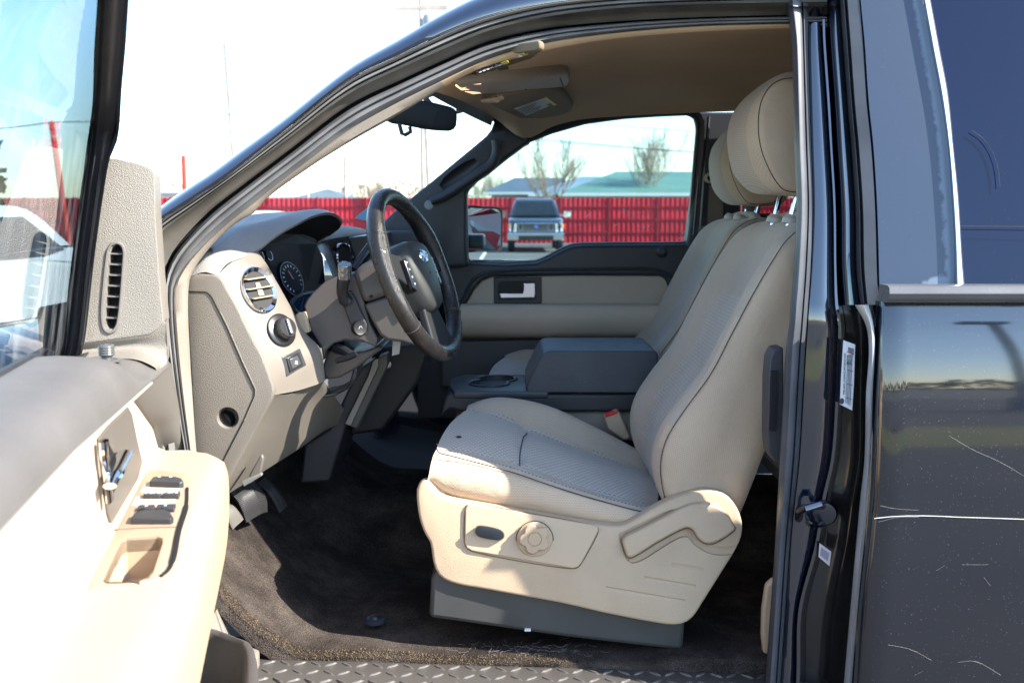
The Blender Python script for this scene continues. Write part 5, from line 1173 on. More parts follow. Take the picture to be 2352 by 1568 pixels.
# passenger seat: copies of the driver seat's soft parts
ps = thing('passenger_seat', WL[seat.name]+Vector((.09, .93, 0)), None, None, parent=truck); ps['label'] = 'beige cloth passenger seat beyond the centre console'
for ch in [c for c in seat.children if c.name.split('.')[0] in ('backrest', 'cushion', 'headrest', 'headrest_post', 'post_guide', 'plinth', 'seat_pan')]:
    c2 = ch.copy(); C.objects.link(c2); c2.parent = ps; hsh = Vector((.045, 0, -.02)) if ch.name.startswith('headrest') else Vector(); c2.location = c2.location+hsh; WL[c2.name] = WL[ch.name]+Vector((.09, .93, 0))+hsh
    for g in ch.children:
        if g.name.startswith('burn'): continue
        g2 = g.copy(); C.objects.link(g2); g2.parent = c2; WL[g2.name] = WL[g.name]+Vector((.09, .93, 0))+hsh

# ================================================================ CENTRE CONSOLE
con = thing('centre_console', P(1300, 950, .9), None, None, parent=truck)
b = M(); ld = [(1212, 903), (1208, 890), (1215, 872), (1238, 826), (1246, 812), (1262, 806), (1505, 806), (1512, 812), (1512, 903)]
slab('console_lid', [P(u, v, .80) for u, v in ld], (0, .30, 0), mat('console_lid_grey', (.055, .062, .075), .45, var=.12, bump=.5, bscale=350), con, bevel=.012, bseg=4)
slab('console_band', [P(u, v, .805) for u, v in [(1030, 905), (1215, 905), (1500, 905), (1500, 946), (1060, 946), (1035, 940), (1010, 960), (1016, 930), (1024, 908)]], (0, .29, 0), CHAR, con, bevel=.008)
slab('console_base', [P(u, v, .83) for u, v in [(1065, 944), (1500, 944), (1500, 1015), (1280, 1010), (1100, 1040), (1040, 1040), (1045, 960)]], (0, .24, 0), mat('console_base_beige', (.38, .31, .24), .55), con, bevel=.012)
trz = P(1120, 905, .80).z
b = M(); b.prism([Vector((x, y, trz-.012)) for x, y in [(-.16, .80), (.10, .80), (.10, 1.09), (-.14, 1.09), (-.17, 1.05), (-.18, .9)]], (0, 0, .02)); cup = b.build('cup_holder_tray', mat('tray_blue_grey', (.045, .05, .058), .4), con, bevel=.004)
bake(cup); cc0 = [Z(1124, 887, trz), Z(1142, 877, trz)]
for p in cc0:
    cm_ = M(); cm_.lathe(p-Vector((0, 0, .06)), (0, 0, 1), [(0, 0), (.056, 0), (.058, .12), (0, .12)], n=36); cut(cup, cm_)
rc_ = .0575; dvec = cc0[1]-cc0[0]; dd_ = dvec.length; ph = math.atan2(dvec.y, dvec.x); al = math.acos(min(1, dd_/2/rc_)); un = []
for c_, a0 in ((cc0[0], ph), (cc0[1], ph+math.pi)):
    for k in range(40):
        a = a0+al+(2*math.pi-2*al)*k/39; un.append(Vector((c_.x+math.cos(a)*rc_, c_.y+math.sin(a)*rc_, trz)))
un = [p for i, p in enumerate(un) if i == 0 or (p-un[i-1]).length > 1e-4]
if (un[0]-un[-1]).length < 1e-4: un.pop()
b = M(); mc_ = (cc0[0]+cc0[1])/2; dn = Vector((0, 0, 1))
b.grid([[p+dn*-.004 for p in un], [mc_+(p-mc_)*.97+dn*-.02-Vector((0, 0, 0)) for p in un], [mc_+(p-mc_)*.90+dn*-.065 for p in un]], cu=True); b.fan([mc_+(p-mc_)*.90+dn*-.065 for p in un]); b.build('cup_well', mat('cup_black', (.010, .011, .013), .3), cup)
b = M(); b.tube([p+dn*.0095 for p in un], .0035, n=8, closed=True); b.build('cup_rim', mat('cup_rim_black', (.03, .033, .038), .25), cup)
# ================================================================ DASHBOARD
dash = thing('dashboard', P(600, 800, .4), None, None, parent=truck)
# end cap facing the open door
EC = [(430, 645), (437, 630), (470, 629), (500, 633), (510, 640), (518, 655), (542, 699), (575, 765), (604, 822), (622, 868), (630, 900), (627, 912), (600, 965), (494, 1150), (480, 1160), (452, 1150), (445, 1040), (436, 860), (430, 760)]
b = M(); b.prism([P(u, v, .12) for u, v in crp(EC, 90, True)], (0, .05, 0)); ec = b.build('dash_end_cap', TAUPE, dash, bevel=.006, smooth=50); bake(ec)
cm_ = M(); hc = P(517, 964, .10); cm_.lathe(hc, (0, 1, 0), [(0, 0), (.0205, 0), (.0205, .065), (0, .065)], n=36); cut(ec, cm_)
cm_ = M(); cm_.lathe(hc, (0, 1, 0), [(0, .0), (.029, .0), (.0205, .029), (0, .029)], n=36); cut(ec, cm_)
b = M(); b.lathe(P(517, 964, .16), (0, 1, 0), [(.021, -.03), (.021, .03), (0, .03)], n=24); b.build('hole_lining', BLACK, ec)
FC = [(429, 669), (476, 671), (486, 682), (520, 750), (560, 842), (585, 895), (584, 910), (560, 965), (488, 1104), (455, 1120), (445, 1030), (436, 860), (430, 760)]
b = M(); b.tube([P(u, v, .1196) for u, v in lin(FC, 160)[0:112]], .0016, n=6, caps=False); b.build('panel_gap', mat('gap_shadow_black', (.008, .008, .008), .8), ec)
b = M(); b.tube([P(u+2.2, v-1.5, .1196) for u, v in lin(FC, 160)[16:60]], .0014, n=6, caps=False); b.build('panel_lip', TAUPE, ec)

# front face of the dash left of the cluster (curved from the end cap inwards)
E_ = [(500, 633), (514, 650), (542, 699), (575, 765), (604, 822), (622, 868), (630, 908)]
G_ = [(590, 572), (612, 606), (640, 655), (668, 700), (692, 748), (712, 792), (757, 880)]
Ea = cr([P(u, v, .125) for u, v in E_], 40)
Fm1 = cr([P(u, v, .15) for u, v in [(520, 612), (536, 632), (566, 690), (600, 758), (630, 820), (640, 862), (640, 905)]], 40)
Fm2 = cr([P(u, v, .20) for u, v in [(558, 588), (580, 612), (612, 668), (640, 722), (668, 780), (690, 838), (690, 895)]], 40)
Ga = cr([P(u, v, .27) for u, v in [(590, 574), (612, 606), (640, 655), (672, 712), (700, 762), (735, 800), (748, 872)]], 40)
Gb = [p+Vector((-.03, .012, 0)) for p in Ga]
b = M(); cols = [Ea, Fm1, Fm2, Ga, Gb]; rows = []
for i in range(40): rows.append(cr([c_[i] for c_ in cols], 26))
b.grid(rows); ff = b.build('dash_front_face', mat('dash_front_taupe', (.19, .165, .137), .42, var=.04, bump=.25, bscale=900), dash, smooth=70); FB = sethit(ff)
# lower roll (step below the pedal switch) and lower panel
L1 = cr([P(u, v, y) for u, v, y in [(630, 906, .125), (660, 905, .17), (700, 893, .23), (748, 872, .28), (752, 860, .30)]], 24)
L2 = cr([P(u, v, y) for u, v, y in [(627, 912, .13), (655, 916, .175), (695, 905, .235), (738, 884, .285), (742, 872, .31)]], 24)
L3 = cr([P(u, v, y) for u, v, y in [(590, 985, .125), (625, 980, .2), (680, 960, .30), (735, 940, .42), (790, 940, .60)]], 24)
L4 = cr([P(u, v, y) for u, v, y in [(545, 1065, .125), (585, 1060, .2), (640, 1035, .30), (712, 1000, .42), (775, 975, .60)]], 24)
L5 = cr([P(u, v, y) for u, v, y in [(494, 1150, .125), (530, 1130, .2), (605, 1082, .30), (690, 1028, .42), (758, 978, .60)]], 24)
L6 = [p+Vector((-.05, 0, .02)) for p in L5]
b = M(); b.grid([L1, L2, L3, L4, L5, L6]); lo = b.build('lower_dash_panel', TAUPE, dash, smooth=40)
# hood release lever
b = M(); b.prism([P(u, v, .155) for u, v in [(572, 1090), (600, 1042), (606, 1052), (600, 1085), (580, 1108), (570, 1112)]], (0, .012, 0)); b.build('hood_release', mat('release_taupe', (.14, .125, .11), .4), lo, bevel=.004)
b = M(); b.prism([P(u, v, .145) for u, v in [(553, 1106), (600, 1086), (602, 1092), (560, 1118)]], (0, .012, 0)); b.build('release_handle', mat('release_edge', (.2, .2, .19), .3), lo, bevel=.002)
# door-side top corner, hood of the cluster
T0 = [(438, 634, .12), (456, 610, .125), (478, 586, .13), (500, 565, .16), (530, 528, .22)]
def s3(l, n): return cr([P(u, v, y) for u, v, y in l], n)
rimc = [(500, 633, .125), (520, 606, .15), (556, 592, .19), (575, 582, .23), (602, 567, .27), (641, 537, .31), (691, 509, .36), (720, 495, .42), (757, 488, .50), (782, 500, .58), (785, 516, .63), (765, 533, .66), (730, 556, .68)]
rim_ = s3(rimc, 60)
topc = s3([(438, 634, .12), (452, 614, .125), (478, 586, .14), (500, 555, .20), (529, 526, .30), (570, 513, .36), (608, 504, .42), (650, 493, .48), (690, 487, .54), (724, 484, .60), (760, 492, .66), (775, 515, .70), (740, 548, .72)], 60)
backc = [Vector((p.x-.12, p.y+.05, p.z-.005)) for p in topc]
mid_ = [p.lerp(q, .5)+Vector((0, 0, .008)) for p, q in zip(rim_, topc)]
b = M(); rows = []
under = [Vector((p.x-.004, p.y+.004, p.z-.006)) for p in rim_]; g_ = lambda i: min(1, max(0, (i-16)/14)); under2 = [Vector((p.x-.01-.15*g_(i), p.y+.005+.055*g_(i), p.z-.006-.044*g_(i))) for i, p in enumerate(rim_)]
for i in range(60): rows.append(cr([backc[i], topc[i], mid_[i], rim_[i]], 16)+[under[i]])
b.grid(rows); hd = b.build('cluster_hood', mat('hood_taupe_grain', (.25, .235, .225), .42, var=.05, bump=.9, bscale=420), dash, smooth=70)  # taupe lightened in colour for the sky reflected on the cluster hood
b = M(); b.grid([[under[i], under2[i]] for i in range(60)]); b.build('hood_underside', mat('hood_black', (.012, .011, .012), .5), hd, smooth=70)
# top pad across to the passenger side
b = M(); rows = []
for y, v, vb in ((.15, 560, 640), (.3, 548, 600), (.5, 545, 570), (.7, 527, 553), (.85, 523, 551), (1.1, 520, 545), (1.35, 520, 540), (1.62, 525, 545)):
    f_ = P(0, v, y).z
    xs = -.50 if y > .6 else -.62
    rows.append([(xs-.42, y, f_-.02), (xs-.2, y, f_+.002), (xs-.03, y, f_+.002), (xs, y, f_-.008), (xs+.006, y, f_-.03), (xs-.03, y, f_-.06)])
b.grid(rows); b.build('dash_top_pad', mat('dash_top_blue_grey', (.10, .104, .11), .5, bump=.4, bscale=400), dash, smooth=60)
# dash carrier behind everything (dark)
b = M(); b.prism([Vector((x, .17, z)) for x, z in [(-.76, 1.28), (-.72, 1.33), (-.68, 1.33), (-.70, 1.1), (-.68, .97), (-.78, .88), (-1.0, .9), (-1.0, 1.25)]], (0, 1.5, 0)); b.build('dash_carrier', BLACK, dash, bevel=.01)
# instrument cluster panel
cl = [(592, 574), (640, 560), (700, 540), (745, 560), (760, 590), (765, 650), (745, 690), (715, 710), (690, 745), (668, 702), (640, 655), (612, 606)]
def CL(u, v, o=0):   # cluster plane: x a little behind the hood, tilted
    y = .28+(u-600)/165*.34; return P(u, v, y)+Vector((-.02+o, 0, 0))
b = M(); b.cap([CL(u, v) for u, v in cl]); clo = b.build('instrument_cluster', mat('cluster_navy', (.008, .010, .018), .25, coat=.6), dash, smooth=0)
def dial(u, v, ru, rv, tilt, m_, o=.006, r_in=0, a0=0, a1=360):
    b = M(); n = 48; ring1 = []; ring2 = []
    for k in range(n+1):
        a = R(a0+(a1-a0)*k/n); du, dv = ru*math.cos(a), rv*math.sin(a); ct, st_ = math.cos(tilt), math.sin(tilt)
        ring1.append(CL(u+du*ct-dv*st_, v+du*st_+dv*ct, o)); ring2.append(CL(u+(du*ct-dv*st_)*r_in, v+(du*st_+dv*ct)*r_in, o))
    b.grid([ring1, ring2]); return b
LUM = mat('gauge_print', (.62, .72, .80), .5)
dial(683, 640, 22, 40, R(-24), mat('gauge_face', (.012, .02, .035), .3)).build('gauge_face', MATS['gauge_face'], clo, smooth=0)
dial(683, 640, 23, 42, R(-24), None, .007, .93).build('gauge_ring', mat('gauge_ring', (.45, .55, .7), .3, metal=.8), clo, smooth=0)
b = M()
for k in range(15):
    a = R(120+k*20); 
    for r0_, r1_ in ((.72, .86),):
        p = [CL(683+22*r_*math.cos(a)*math.cos(R(-24))-40*r_*math.sin(a)*math.sin(R(-24)), 640+22*r_*math.cos(a)*math.sin(R(-24))+40*r_*math.sin(a)*math.cos(R(-24)), .008) for r_ in (r0_, r1_)]
        b.tube(p, .0013, n=4)
b.build('gauge_tick', LUM, clo, smooth=0)
b = M(); b.tube([CL(683, 640, .01), CL(672, 622, .01)], .0015, n=5); b.build('needle', mat('needle_red', (.5, .25, .2), .4), clo)
pS = CL(684, 625, .009)
for (u, v, s_) in ((590, 592, '0'), (608, 588, 'E'), (627, 586, 'C')):
    dial(u+6, v, 6, 12, R(-20), None, .006).build('gauge_face', MATS['gauge_face'], clo, smooth=0); dial(u+6, v, 6.4, 13, R(-20), None, .0065, .86, -40, 150).build('gauge_ring', LUM, clo, smooth=0)
b = M(); b.cap([CL(668, 705, .012), CL(700, 672, .02), CL(712, 676, .02), CL(695, 712, .02), CL(690, 728, .012)]); b.build('trip_display', mat('trip_blue', (.03, .08, .16), .2, coat=1), clo, smooth=0, solid=.002)
b = M(); b.tube([CL(u, v, .02) for u, v in crp([(720, 672), (690, 678), (672, 692), (672, 706), (684, 720), (700, 724)], 20)], .006, n=8); b.build('cluster_lower_lip', mat('lip_blue_grey', (.06, .07, .08), .35), clo)
# beige spacer beside the column
slab('dash_spacer', [P(u, v, .30) for u, v in [(678, 722), (700, 716), (712, 762), (690, 770)]], (0, .03, 0), CREAM_S, dash, bevel=.003)

# round air vent (near)
fn = Vector((.86, -.50, .12)).normalized()
def oval(cu, cv, y, ru, rv, n=48): 
    global fn
    c0, fn = onto(FB, cu, cv, .001); s_ = (c0-CAM).length/F; up = Vector((-.10, 0, 1)).normalized(); up = (up-fn*up.dot(fn)).normalized(); rt = up.cross(fn).normalized()
    return c0, rt, up, s_
vc, rt, upv, s_ = oval(594, 666, .185, 0, 0)
vent = M()
def vring(r, o): return [vc+fn*o+rt*(r*.92*math.cos(2*math.pi*k/48))+upv*(r*1.08*math.sin(2*math.pi*k/48)) for k in range(48)]
VRm = .047
vent.grid([vring(VRm, -.004), vring(VRm, .004), vring(VRm*.95, .006), vring(VRm*.80, .0015)], cu=True); vo = vent.build('round_air_vent', CHROME, dash, smooth=50)
b = M(); b.cap(vring(VRm*.81, .0008)); b.build('vent_duct', BLACK, vo, smooth=0)
for k in (-1, 0, 1):
    b = M(); h = k*.021; hw = math.sqrt(max(0, (VRm*.76)**2-h*h)); n = upv
    p0 = vc+upv*h-rt*hw+fn*.010; p1 = vc+upv*h+rt*hw+fn*.010; b.prism([p0, p1, p1-fn*.009+upv*.004, p0-fn*.009+upv*.004], upv*.0025); b.build('vent_louvre', mat('vent_louvre_cream', (.30, .25, .18), .35), vo, smooth=0, bevel=.001)
b = M(); b.prism([vc+fn*.004-rt*.008-upv*.014, vc+fn*.004+rt*.008-upv*.014, vc+fn*.004+rt*.006+upv*.016, vc+fn*.004-rt*.006+upv*.016], -fn*.01); b.build('vent_tab', mat('vent_louvre_cream', (.5, .42, .3), .35), vo, smooth=0, bevel=.002)
# headlight knob
kc_, rt, upv, s_ = oval(646, 758, .215, 0, 0)
b = M(); b.lathe(kc_-fn*.004, fn, [(.036, 0), (.036, .006), (.032, .008), (0, .008)], n=40, up=(0, 0, 1)); kb = b.build('light_switch_base', mat('switch_black', (.015, .015, .017), .3), dash)
b = M(); b.lathe(kc_+fn*.0, fn, [(.024, 0), (.023, .020), (.021, .023), (0, .024)], n=40); b.build('light_switch_knob', mat('knob_grey_black', (.03, .03, .032), .22, coat=.6), kb)
b = M(); b.prism([kc_+fn*.024-rt*.0035-upv*.016, kc_+fn*.024+rt*.0035-upv*.016, kc_+fn*.024+rt*.0035+upv*.016, kc_+fn*.024-rt*.0035+upv*.016], fn*.006); b.build('knob_grip', SATIN, kb, smooth=0, bevel=.001)
b = M()
for a in (120, 150, 60): b.lathe(kc_+fn*.0005+rt*.030*math.cos(R(a))+upv*.030*math.sin(R(a)), fn, [(.003, 0), (0, .0005)], n=8)
b.build('switch_symbol', WHITEP, kb)
# adjustable pedal switch
def qf(pts, y, m_, name, parent, o, bevel=.002):
    b = M(); q = [onto(FB, u, v, o*.5)[0] for (u, v, dy) in pts]; b.prism(q, -fn*.012); return b.build(name, m_, parent, bevel=bevel)
pk = qf([(646, 820, -.02), (688, 800, .02), (703, 838, .02), (657, 865, -.02)], .215, mat('pedal_switch_bezel', (.045, .047, .05), .3), 'pedal_switch_bezel', dash, .004)
qf([(656, 822, -.015), (684, 809, .015), (694, 838, .015), (664, 854, -.015)], .215, mat('pedal_switch_rim', (.025, .025, .028), .25), 'pedal_switch', pk, .009)
qf([(661, 825, -.01), (680, 817, .01), (688, 836, .01), (668, 848, -.01)], .215, mat('pedal_switch_face', (.06, .06, .063), .3), 'pedal_switch_face', pk, .012)
qf([(674, 829, 0), (678, 830, .0), (679, 837, .0), (673, 836, .0)], .215, WHITEP, 'switch_symbol', pk, .0135, 0)

# centre vent pod and stack
b = M(); pts = [(700, 572, .62), (717, 559, .66), (735, 556, .72), (752, 560, .78), (765, 575, .82), (775, 600, .84), (785, 626, .85)]
o1 = s3(pts, 24); o2 = [p+Vector((.05, -.02, -.05)) for p in s3([(695, 578, .62), (712, 570, .65), (728, 570, .68), (742, 580, .7), (754, 600, .72), (764, 624, .73), (772, 650, .74)], 24)]
o3 = s3([(693, 578, .60), (712, 571, .60), (727, 573, .61), (741, 584, .62), (752, 604, .62), (762, 630, .62), (772, 655, .62)], 24)
b.grid([o1, o3]); pod = b.build('centre_vent_pod', mat('pod_pale_taupe', (.13, .12, .115), .4), dash, smooth=60)
o4 = s3([(720, 557, .68), (745, 553, .74), (772, 556, .80), (790, 566, .84), (800, 585, .86), (806, 604, .86), (808, 630, .86)], 24)
b = M(); b.grid([o1, o4]); b.build('pod_face', mat('pod_face_blue_grey', (.10, .11, .12), .4), pod, smooth=60)
vc2 = P(790, 592, .80)
b = M(); b.lathe(vc2, (.9, -.42, .1), [(.040, -.01), (.040, .004), (.036, .007), (.033, .0), (.032, -.015), (0, -.02)], n=40); v2_ = b.build('round_air_vent', mat('dark_chrome', (.25, .25, .26), .12, metal=1), pod)
b = M(); b.lathe(vc2, (.9, -.42, .1), [(.033, .0), (.0, .001)], n=40); b.build('vent_duct', BLACK, v2_)
# passenger-side dash insert
slab('dash_insert', [P(u, v, 1.45) for u, v in [(905, 563), (918, 560), (950, 562), (966, 575), (980, 604), (985, 625), (905, 625)]], (0, .1, 0), INSERTB, dash, bevel=.006)
b = M(); b.prism([P(u, v, 1.47) for u, v in [(840, 530), (960, 530), (990, 560), (1000, 640), (840, 660)]], (0, .16, 0)); b.build('glovebox_panel', CHAR2, dash, bevel=.01)
b = M(); b.prism([P(u, v, .86) for u, v in [(800, 545), (850, 540), (860, 640), (810, 640)]], (0, .5, 0)); b.build('radio_surround', mat('radio_black', (.012, .013, .015), .3), dash, bevel=.006)

# ================================================================ COLUMN COVER / LOWER DASH BULGE
b = M()
H0 = [(697, 703), (706, 686), (722, 668), (745, 648), (772, 635), (805, 628), (822, 640), (838, 700), (850, 742), (868, 778), (862, 797), (830, 783), (790, 781), (765, 790), (748, 806), (742, 830), (738, 800), (715, 760), (706, 730)]
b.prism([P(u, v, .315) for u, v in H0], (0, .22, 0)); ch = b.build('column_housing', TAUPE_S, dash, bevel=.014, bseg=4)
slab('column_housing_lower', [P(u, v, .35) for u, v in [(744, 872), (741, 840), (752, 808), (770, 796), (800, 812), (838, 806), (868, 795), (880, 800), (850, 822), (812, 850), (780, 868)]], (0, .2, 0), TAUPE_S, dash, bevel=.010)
slab('lower_storage_lip', [P(u, v, .36) for u, v in [(740, 915), (741, 905), (780, 898), (802, 880), (812, 845), (822, 840), (818, 870), (800, 893), (770, 910)]], (0, .1, 0), CHAR, dash, bevel=.004)
slab('button_plate', [P(u, v, .300) for u, v in [(782, 685), (790, 670), (806, 668), (818, 690), (828, 715), (843, 745), (840, 768), (825, 770), (812, 762), (800, 735)]], (0, .02, 0), CHAR, ch, bevel=.004)
b = M(); pb0 = P(826, 753, .296); b.lathe(pb0, (.55, -.8, .1), [(.0165, -.01), (.0165, .002), (.015, .004), (.0135, .0035), (0, .004)], n=32); bt = b.build('pedal_adjust_button', mat('button_black', (.014, .014, .015), .4), ch)
b = M(); nb_ = Vector((.55, -.8, .1)).normalized(); q = pb0+nb_*.0045; r1_ = Vector((0, 0, 1)).cross(nb_).normalized(); u1_ = nb_.cross(r1_)
b.tube([q-r1_*.004-u1_*.002, q-r1_*.002+u1_*.003, q+r1_*.003+u1_*.003, q+r1_*.004-u1_*.001], .0007, n=4); b.build('button_symbol', WHITEP, bt)
# gear / tilt lever under the column
b = M(); b.tube([P(772, 800, .33), P(790, 805, .30), P(808, 816, .28)], [.012, .011, .010], n=10); b.tube([P(774, 828, .27), P(800, 820, .262), P(818, 813, .26)], [.010, .011, .009], n=10, flat=.7); b.build('tilt_lever', mat('lever_black', (.02, .021, .024), .35), ch)
# steering column shroud
b = M(); b.prism([P(u, v, .30) for u, v in [(811, 624), (830, 608), (866, 588), (890, 592), (906, 640), (900, 670), (880, 682), (836, 697), (822, 665)]], (0, .16, 0)); cs_ = b.build('column_shroud', mat('shroud_taupe', (.08, .072, .067), .42, var=.04), dash, bevel=.012, bseg=4)
slab('column_shroud_lower', [P(u, v, .305) for u, v in [(835, 699), (880, 684), (905, 674), (930, 730), (955, 780), (975, 800), (925, 787), (890, 782), (872, 770), (856, 742)]], (0, .15, 0), mat('shroud_taupe', (.14, .125, .115), .42), dash, bevel=.012, bseg=4)
b = M(); b.tube([P(852, 680, .299), P(853, 681, .297)], .0035, n=10); b.build('screw_hole', BLACK, cs_)
slab('shroud_rib', [P(u, v, .296) for u, v in [(892, 664), (897, 664), (930, 728), (926, 730)]], (0, .01, 0), mat('rib_plum', (.10, .092, .10), .4), cs_, bevel=.002)
# turn signal stalk
b = M(); b.tube([P(u, v, .24+.0006*(v-611)) for u, v in [(791, 618), (791, 636), (787, 655), (786, 672), (792, 688), (800, 694)]], [.0148, .0145, .0135, .0125, .0145, .0145], n=24); sk = b.build('signal_stalk', mat('stalk_black', (.02, .02, .022), .35), dash)
b = M(); ax = (P(791, 604, .236)-P(791, 640, .25)).normalized(); b.lathe(P(791, 622, .244), ax, [(.0152, -.016), (.0158, -.010), (.0158, -.002), (.0152, 0), (.0158, .002), (.0155, .014), (.0142, .0165), (.0135, .0155), (0, .016)], n=36); b.build('stalk_end', mat('stalk_end_gloss', (.10, .10, .10), .18, coat=1), sk)
# shift lever (behind wheel, far side)
b = M(); b.tube([P(812, 622, .45), P(835, 590, .48), P(860, 555, .50), P(872, 535, .50)], [.014, .013, .012, .012], n=14); b.build('shift_lever', mat('shifter_black', (.014, .015, .02), .3), dash)
slab('hanging_tag', [P(u, v, .36) for u, v in [(902, 783), (921, 783), (917, 813), (900, 817)]], (0, .003, 0), mat('tag_pale_plastic', (.38, .38, .36), .5), dash, bevel=.001)
# lower centre trim strip
slab('console_trim_strip', [P(u, v, .60) for u, v in [(857, 828), (868, 824), (868, 842), (805, 978), (792, 973), (846, 862)]], (0, .01, 0), mat('strip_pale_taupe', (.26, .235, .205), .5), dash, bevel=.002)
slab('console_trim_side', [P(u, v, .61) for u, v in [(868, 820), (888, 812), (890, 838), (820, 985), (803, 979), (866, 845)]], (0, .06, 0), mat('strip_side_taupe', (.08, .075, .068), .5), dash, bevel=.004)
slab('console_side_wall', [P(u, v, .62) for u, v in [(757, 985), (820, 850), (857, 826), (850, 860), (795, 975), (757, 1105), (690, 1110), (700, 1020)]], (0, .3, 0), CHAR, dash, bevel=.006)
slab('heater_box', [P(u, v, .70) for u, v in [(860, 800), (960, 790), (985, 800), (960, 880), (880, 990), (800, 1000)]], (0, .5, 0), BLACK, dash, bevel=.01)
b = M(); b.lathe(P(889, 837, .69), (.5, -1, 0), [(.010, 0), (.010, .006), (0, .008)], n=16); b.build('power_outlet_cap', SATIN, dash)

# ================================================================ STEERING WHEEL
TL = R(21); YAW = R(13)
WC = P(958, 631, .375)
Tt = Vector((-math.sin(TL), 0, math.cos(TL))); n0 = Vector((math.cos(TL), 0, math.sin(TL)))   # normal towards the driver
rot = Matrix.Rotation(-YAW, 3, 'Z'); Tt = rot @ Tt; n0 = rot @ n0; Ww = Tt.cross(n0).normalized()
if Ww.y < 0: Ww = -Ww       # Ww points to the far side
def WP(a, b_, c=0): return WC+Ww*a+Tt*b_+n0*c
sw = thing('steering_wheel', WC, None, None, parent=truck)
RR = .190
b = M(); rp = []; rr = []
for k in range(96):
    a = 2*math.pi*k/96; bumpy = 1+.18*math.exp(-((math.degrees(a) % 360-25)/14)**2)+.18*math.exp(-((math.degrees(a) % 360-155)/14)**2)
    rp.append(WP(RR*math.cos(a), RR*math.sin(a))); rr.append(.0190*bumpy)
b.tube(rp, rr, n=18, closed=True); rim = b.build('rim', LEATHER, sw, smooth=80)
b = M()
for a in (35, 145, -35, -145):
    a = R(a); c0 = WP(RR*math.cos(a), RR*math.sin(a)); rad = (Ww*math.cos(a)+Tt*math.sin(a)); b.tube([c0+rad*(.0196*math.cos(t_))+n0*(.0196*math.sin(t_)) for t_ in [2*math.pi*q/20 for q in range(20)]], .0007, n=4, closed=True)
b.build('leather_seam', mat('pale_seam', (.12, .10, .09), .7), rim)
b = M()
for k in range(170):
    a = 2*math.pi*k/170; 
    if abs(math.sin(a)) > .62 and math.sin(a) > 0 and False: continue
    p = WP((RR-.0175)*math.cos(a), (RR-.0175)*math.sin(a), .0065); q = WP((RR-.0185)*math.cos(a+.02), (RR-.0185)*math.sin(a+.02), -.002); b.tube([p, q], .0009, n=4)
b.build('stitching', mat('grey_thread', (.10, .095, .09), .7), rim)
# hub
hubm = mat('hub_charcoal', (.035, .037, .037), .45, var=.05, bump=.5, bscale=500)
hp = [(-.074, .050), (-.060, .066), (-.03, .074), (.03, .074), (.060, .066), (.074, .050), (.076, .01), (.066, -.035), (.045, -.075), (.02, -.088), (-.02, -.088), (-.045, -.075), (-.066, -.035), (-.076, .01)]
b = M(); hr = crp(hp, 60, True); R_ = [[WP(x*s_, y*s_, o_) for x, y in hr] for s_, o_ in ((1.05, -.03), (1.06, 0), (1.0, .016), (.93, .024), (.6, .030), (.2, .032))]
b.grid(R_, cu=True); b.cap(R_[-1]); hub = b.build('airbag_hub', hubm, sw, smooth=60)
for sx in (-1, 1):
    b = M()
    for (y0_, y1_, x0_, x1_) in ((.048, .012, .06, RR-.006),):
        pts = [(sx*.055, .045), (sx*.10, .050), (sx*.15, .062), (sx*.178, .072), (sx*.184, .03), (sx*.187, -.005), (sx*.15, .0), (sx*.10, -.020), (sx*.055, -.04)]
        b.prism([WP(x, y, .006) for x, y in crp(pts, 30, True)], n0*-.022)
    spk = b.build('spoke', mat('spoke_black_plastic', (.016, .017, .019), .6, spec=.25), sw, bevel=.004)
    b = M(); b.prism([WP(sx*x, y, .018) for x, y in [(.080, .038), (.100, .036), (.104, -.030), (.090, -.040), (.082, -.01)]], n0*-.012); bp_ = b.build('spoke_button', mat('button_gloss_black', (.012, .012, .014), .22), hub, bevel=.003)
    b = M()
    for yy in (.026, .010, -.008, -.024):
        b.box((0, 0, 0), (0, 0, 0)) if False else b.prism([WP(sx*.089, yy, .0186), WP(sx*.097, yy, .0186), WP(sx*.097, yy+.004, .0186), WP(sx*.089, yy+.004, .0186)], n0*.0006)
    b.build('button_mark', mat('mark_grey', (.4, .42, .44), .5), hub, smooth=0)
b = M(); b.prism([WP(x, y, .004) for x, y in [(-.045, -.07), (.045, -.07), (.060, -.13), (.075, -.178), (-.075, -.178), (-.060, -.13)]], n0*-.02); b.build('spoke', mat('spoke_black_plastic', (.016, .017, .019), .6, spec=.25), sw, bevel=.006)
b = M(); n = 40; R_ = [[WP(.026*s_*math.cos(2*math.pi*k/n), .034+.0155*s_*math.sin(2*math.pi*k/n), o_) for k in range(n)] for s_, o_ in ((1.12, .024), (1.12, .030), (1.0, .033), (.94, .0325), (.1, .0345))]
b.grid(R_, cu=True, mfun=lambda i, j: 1 if i >= 3 else 0); b.cap(R_[-1], 1); bd = b.build('badge', [CHROME, mat('badge_oval_blue', (.03, .10, .33), .25, coat=1)], hub)
text('badge_script', 'Ford', .017, WP(0, .034, .0352), Ww, Tt, WHITEP, hub)
text('airbag_text', 'SRS', .007, WP(0, -.006, .0325), Ww, Tt, INK, hub); text('airbag_text', 'AIRBAG', .006, WP(0, -.055, .0285), Ww, Tt, INK, hub)
b = M(); b.lathe(WC-n0*.13, n0, [(.03, 0), (.032, .06), (.05, .10), (.055, .11)], n=28); b.build('column_boss', CHAR, sw)

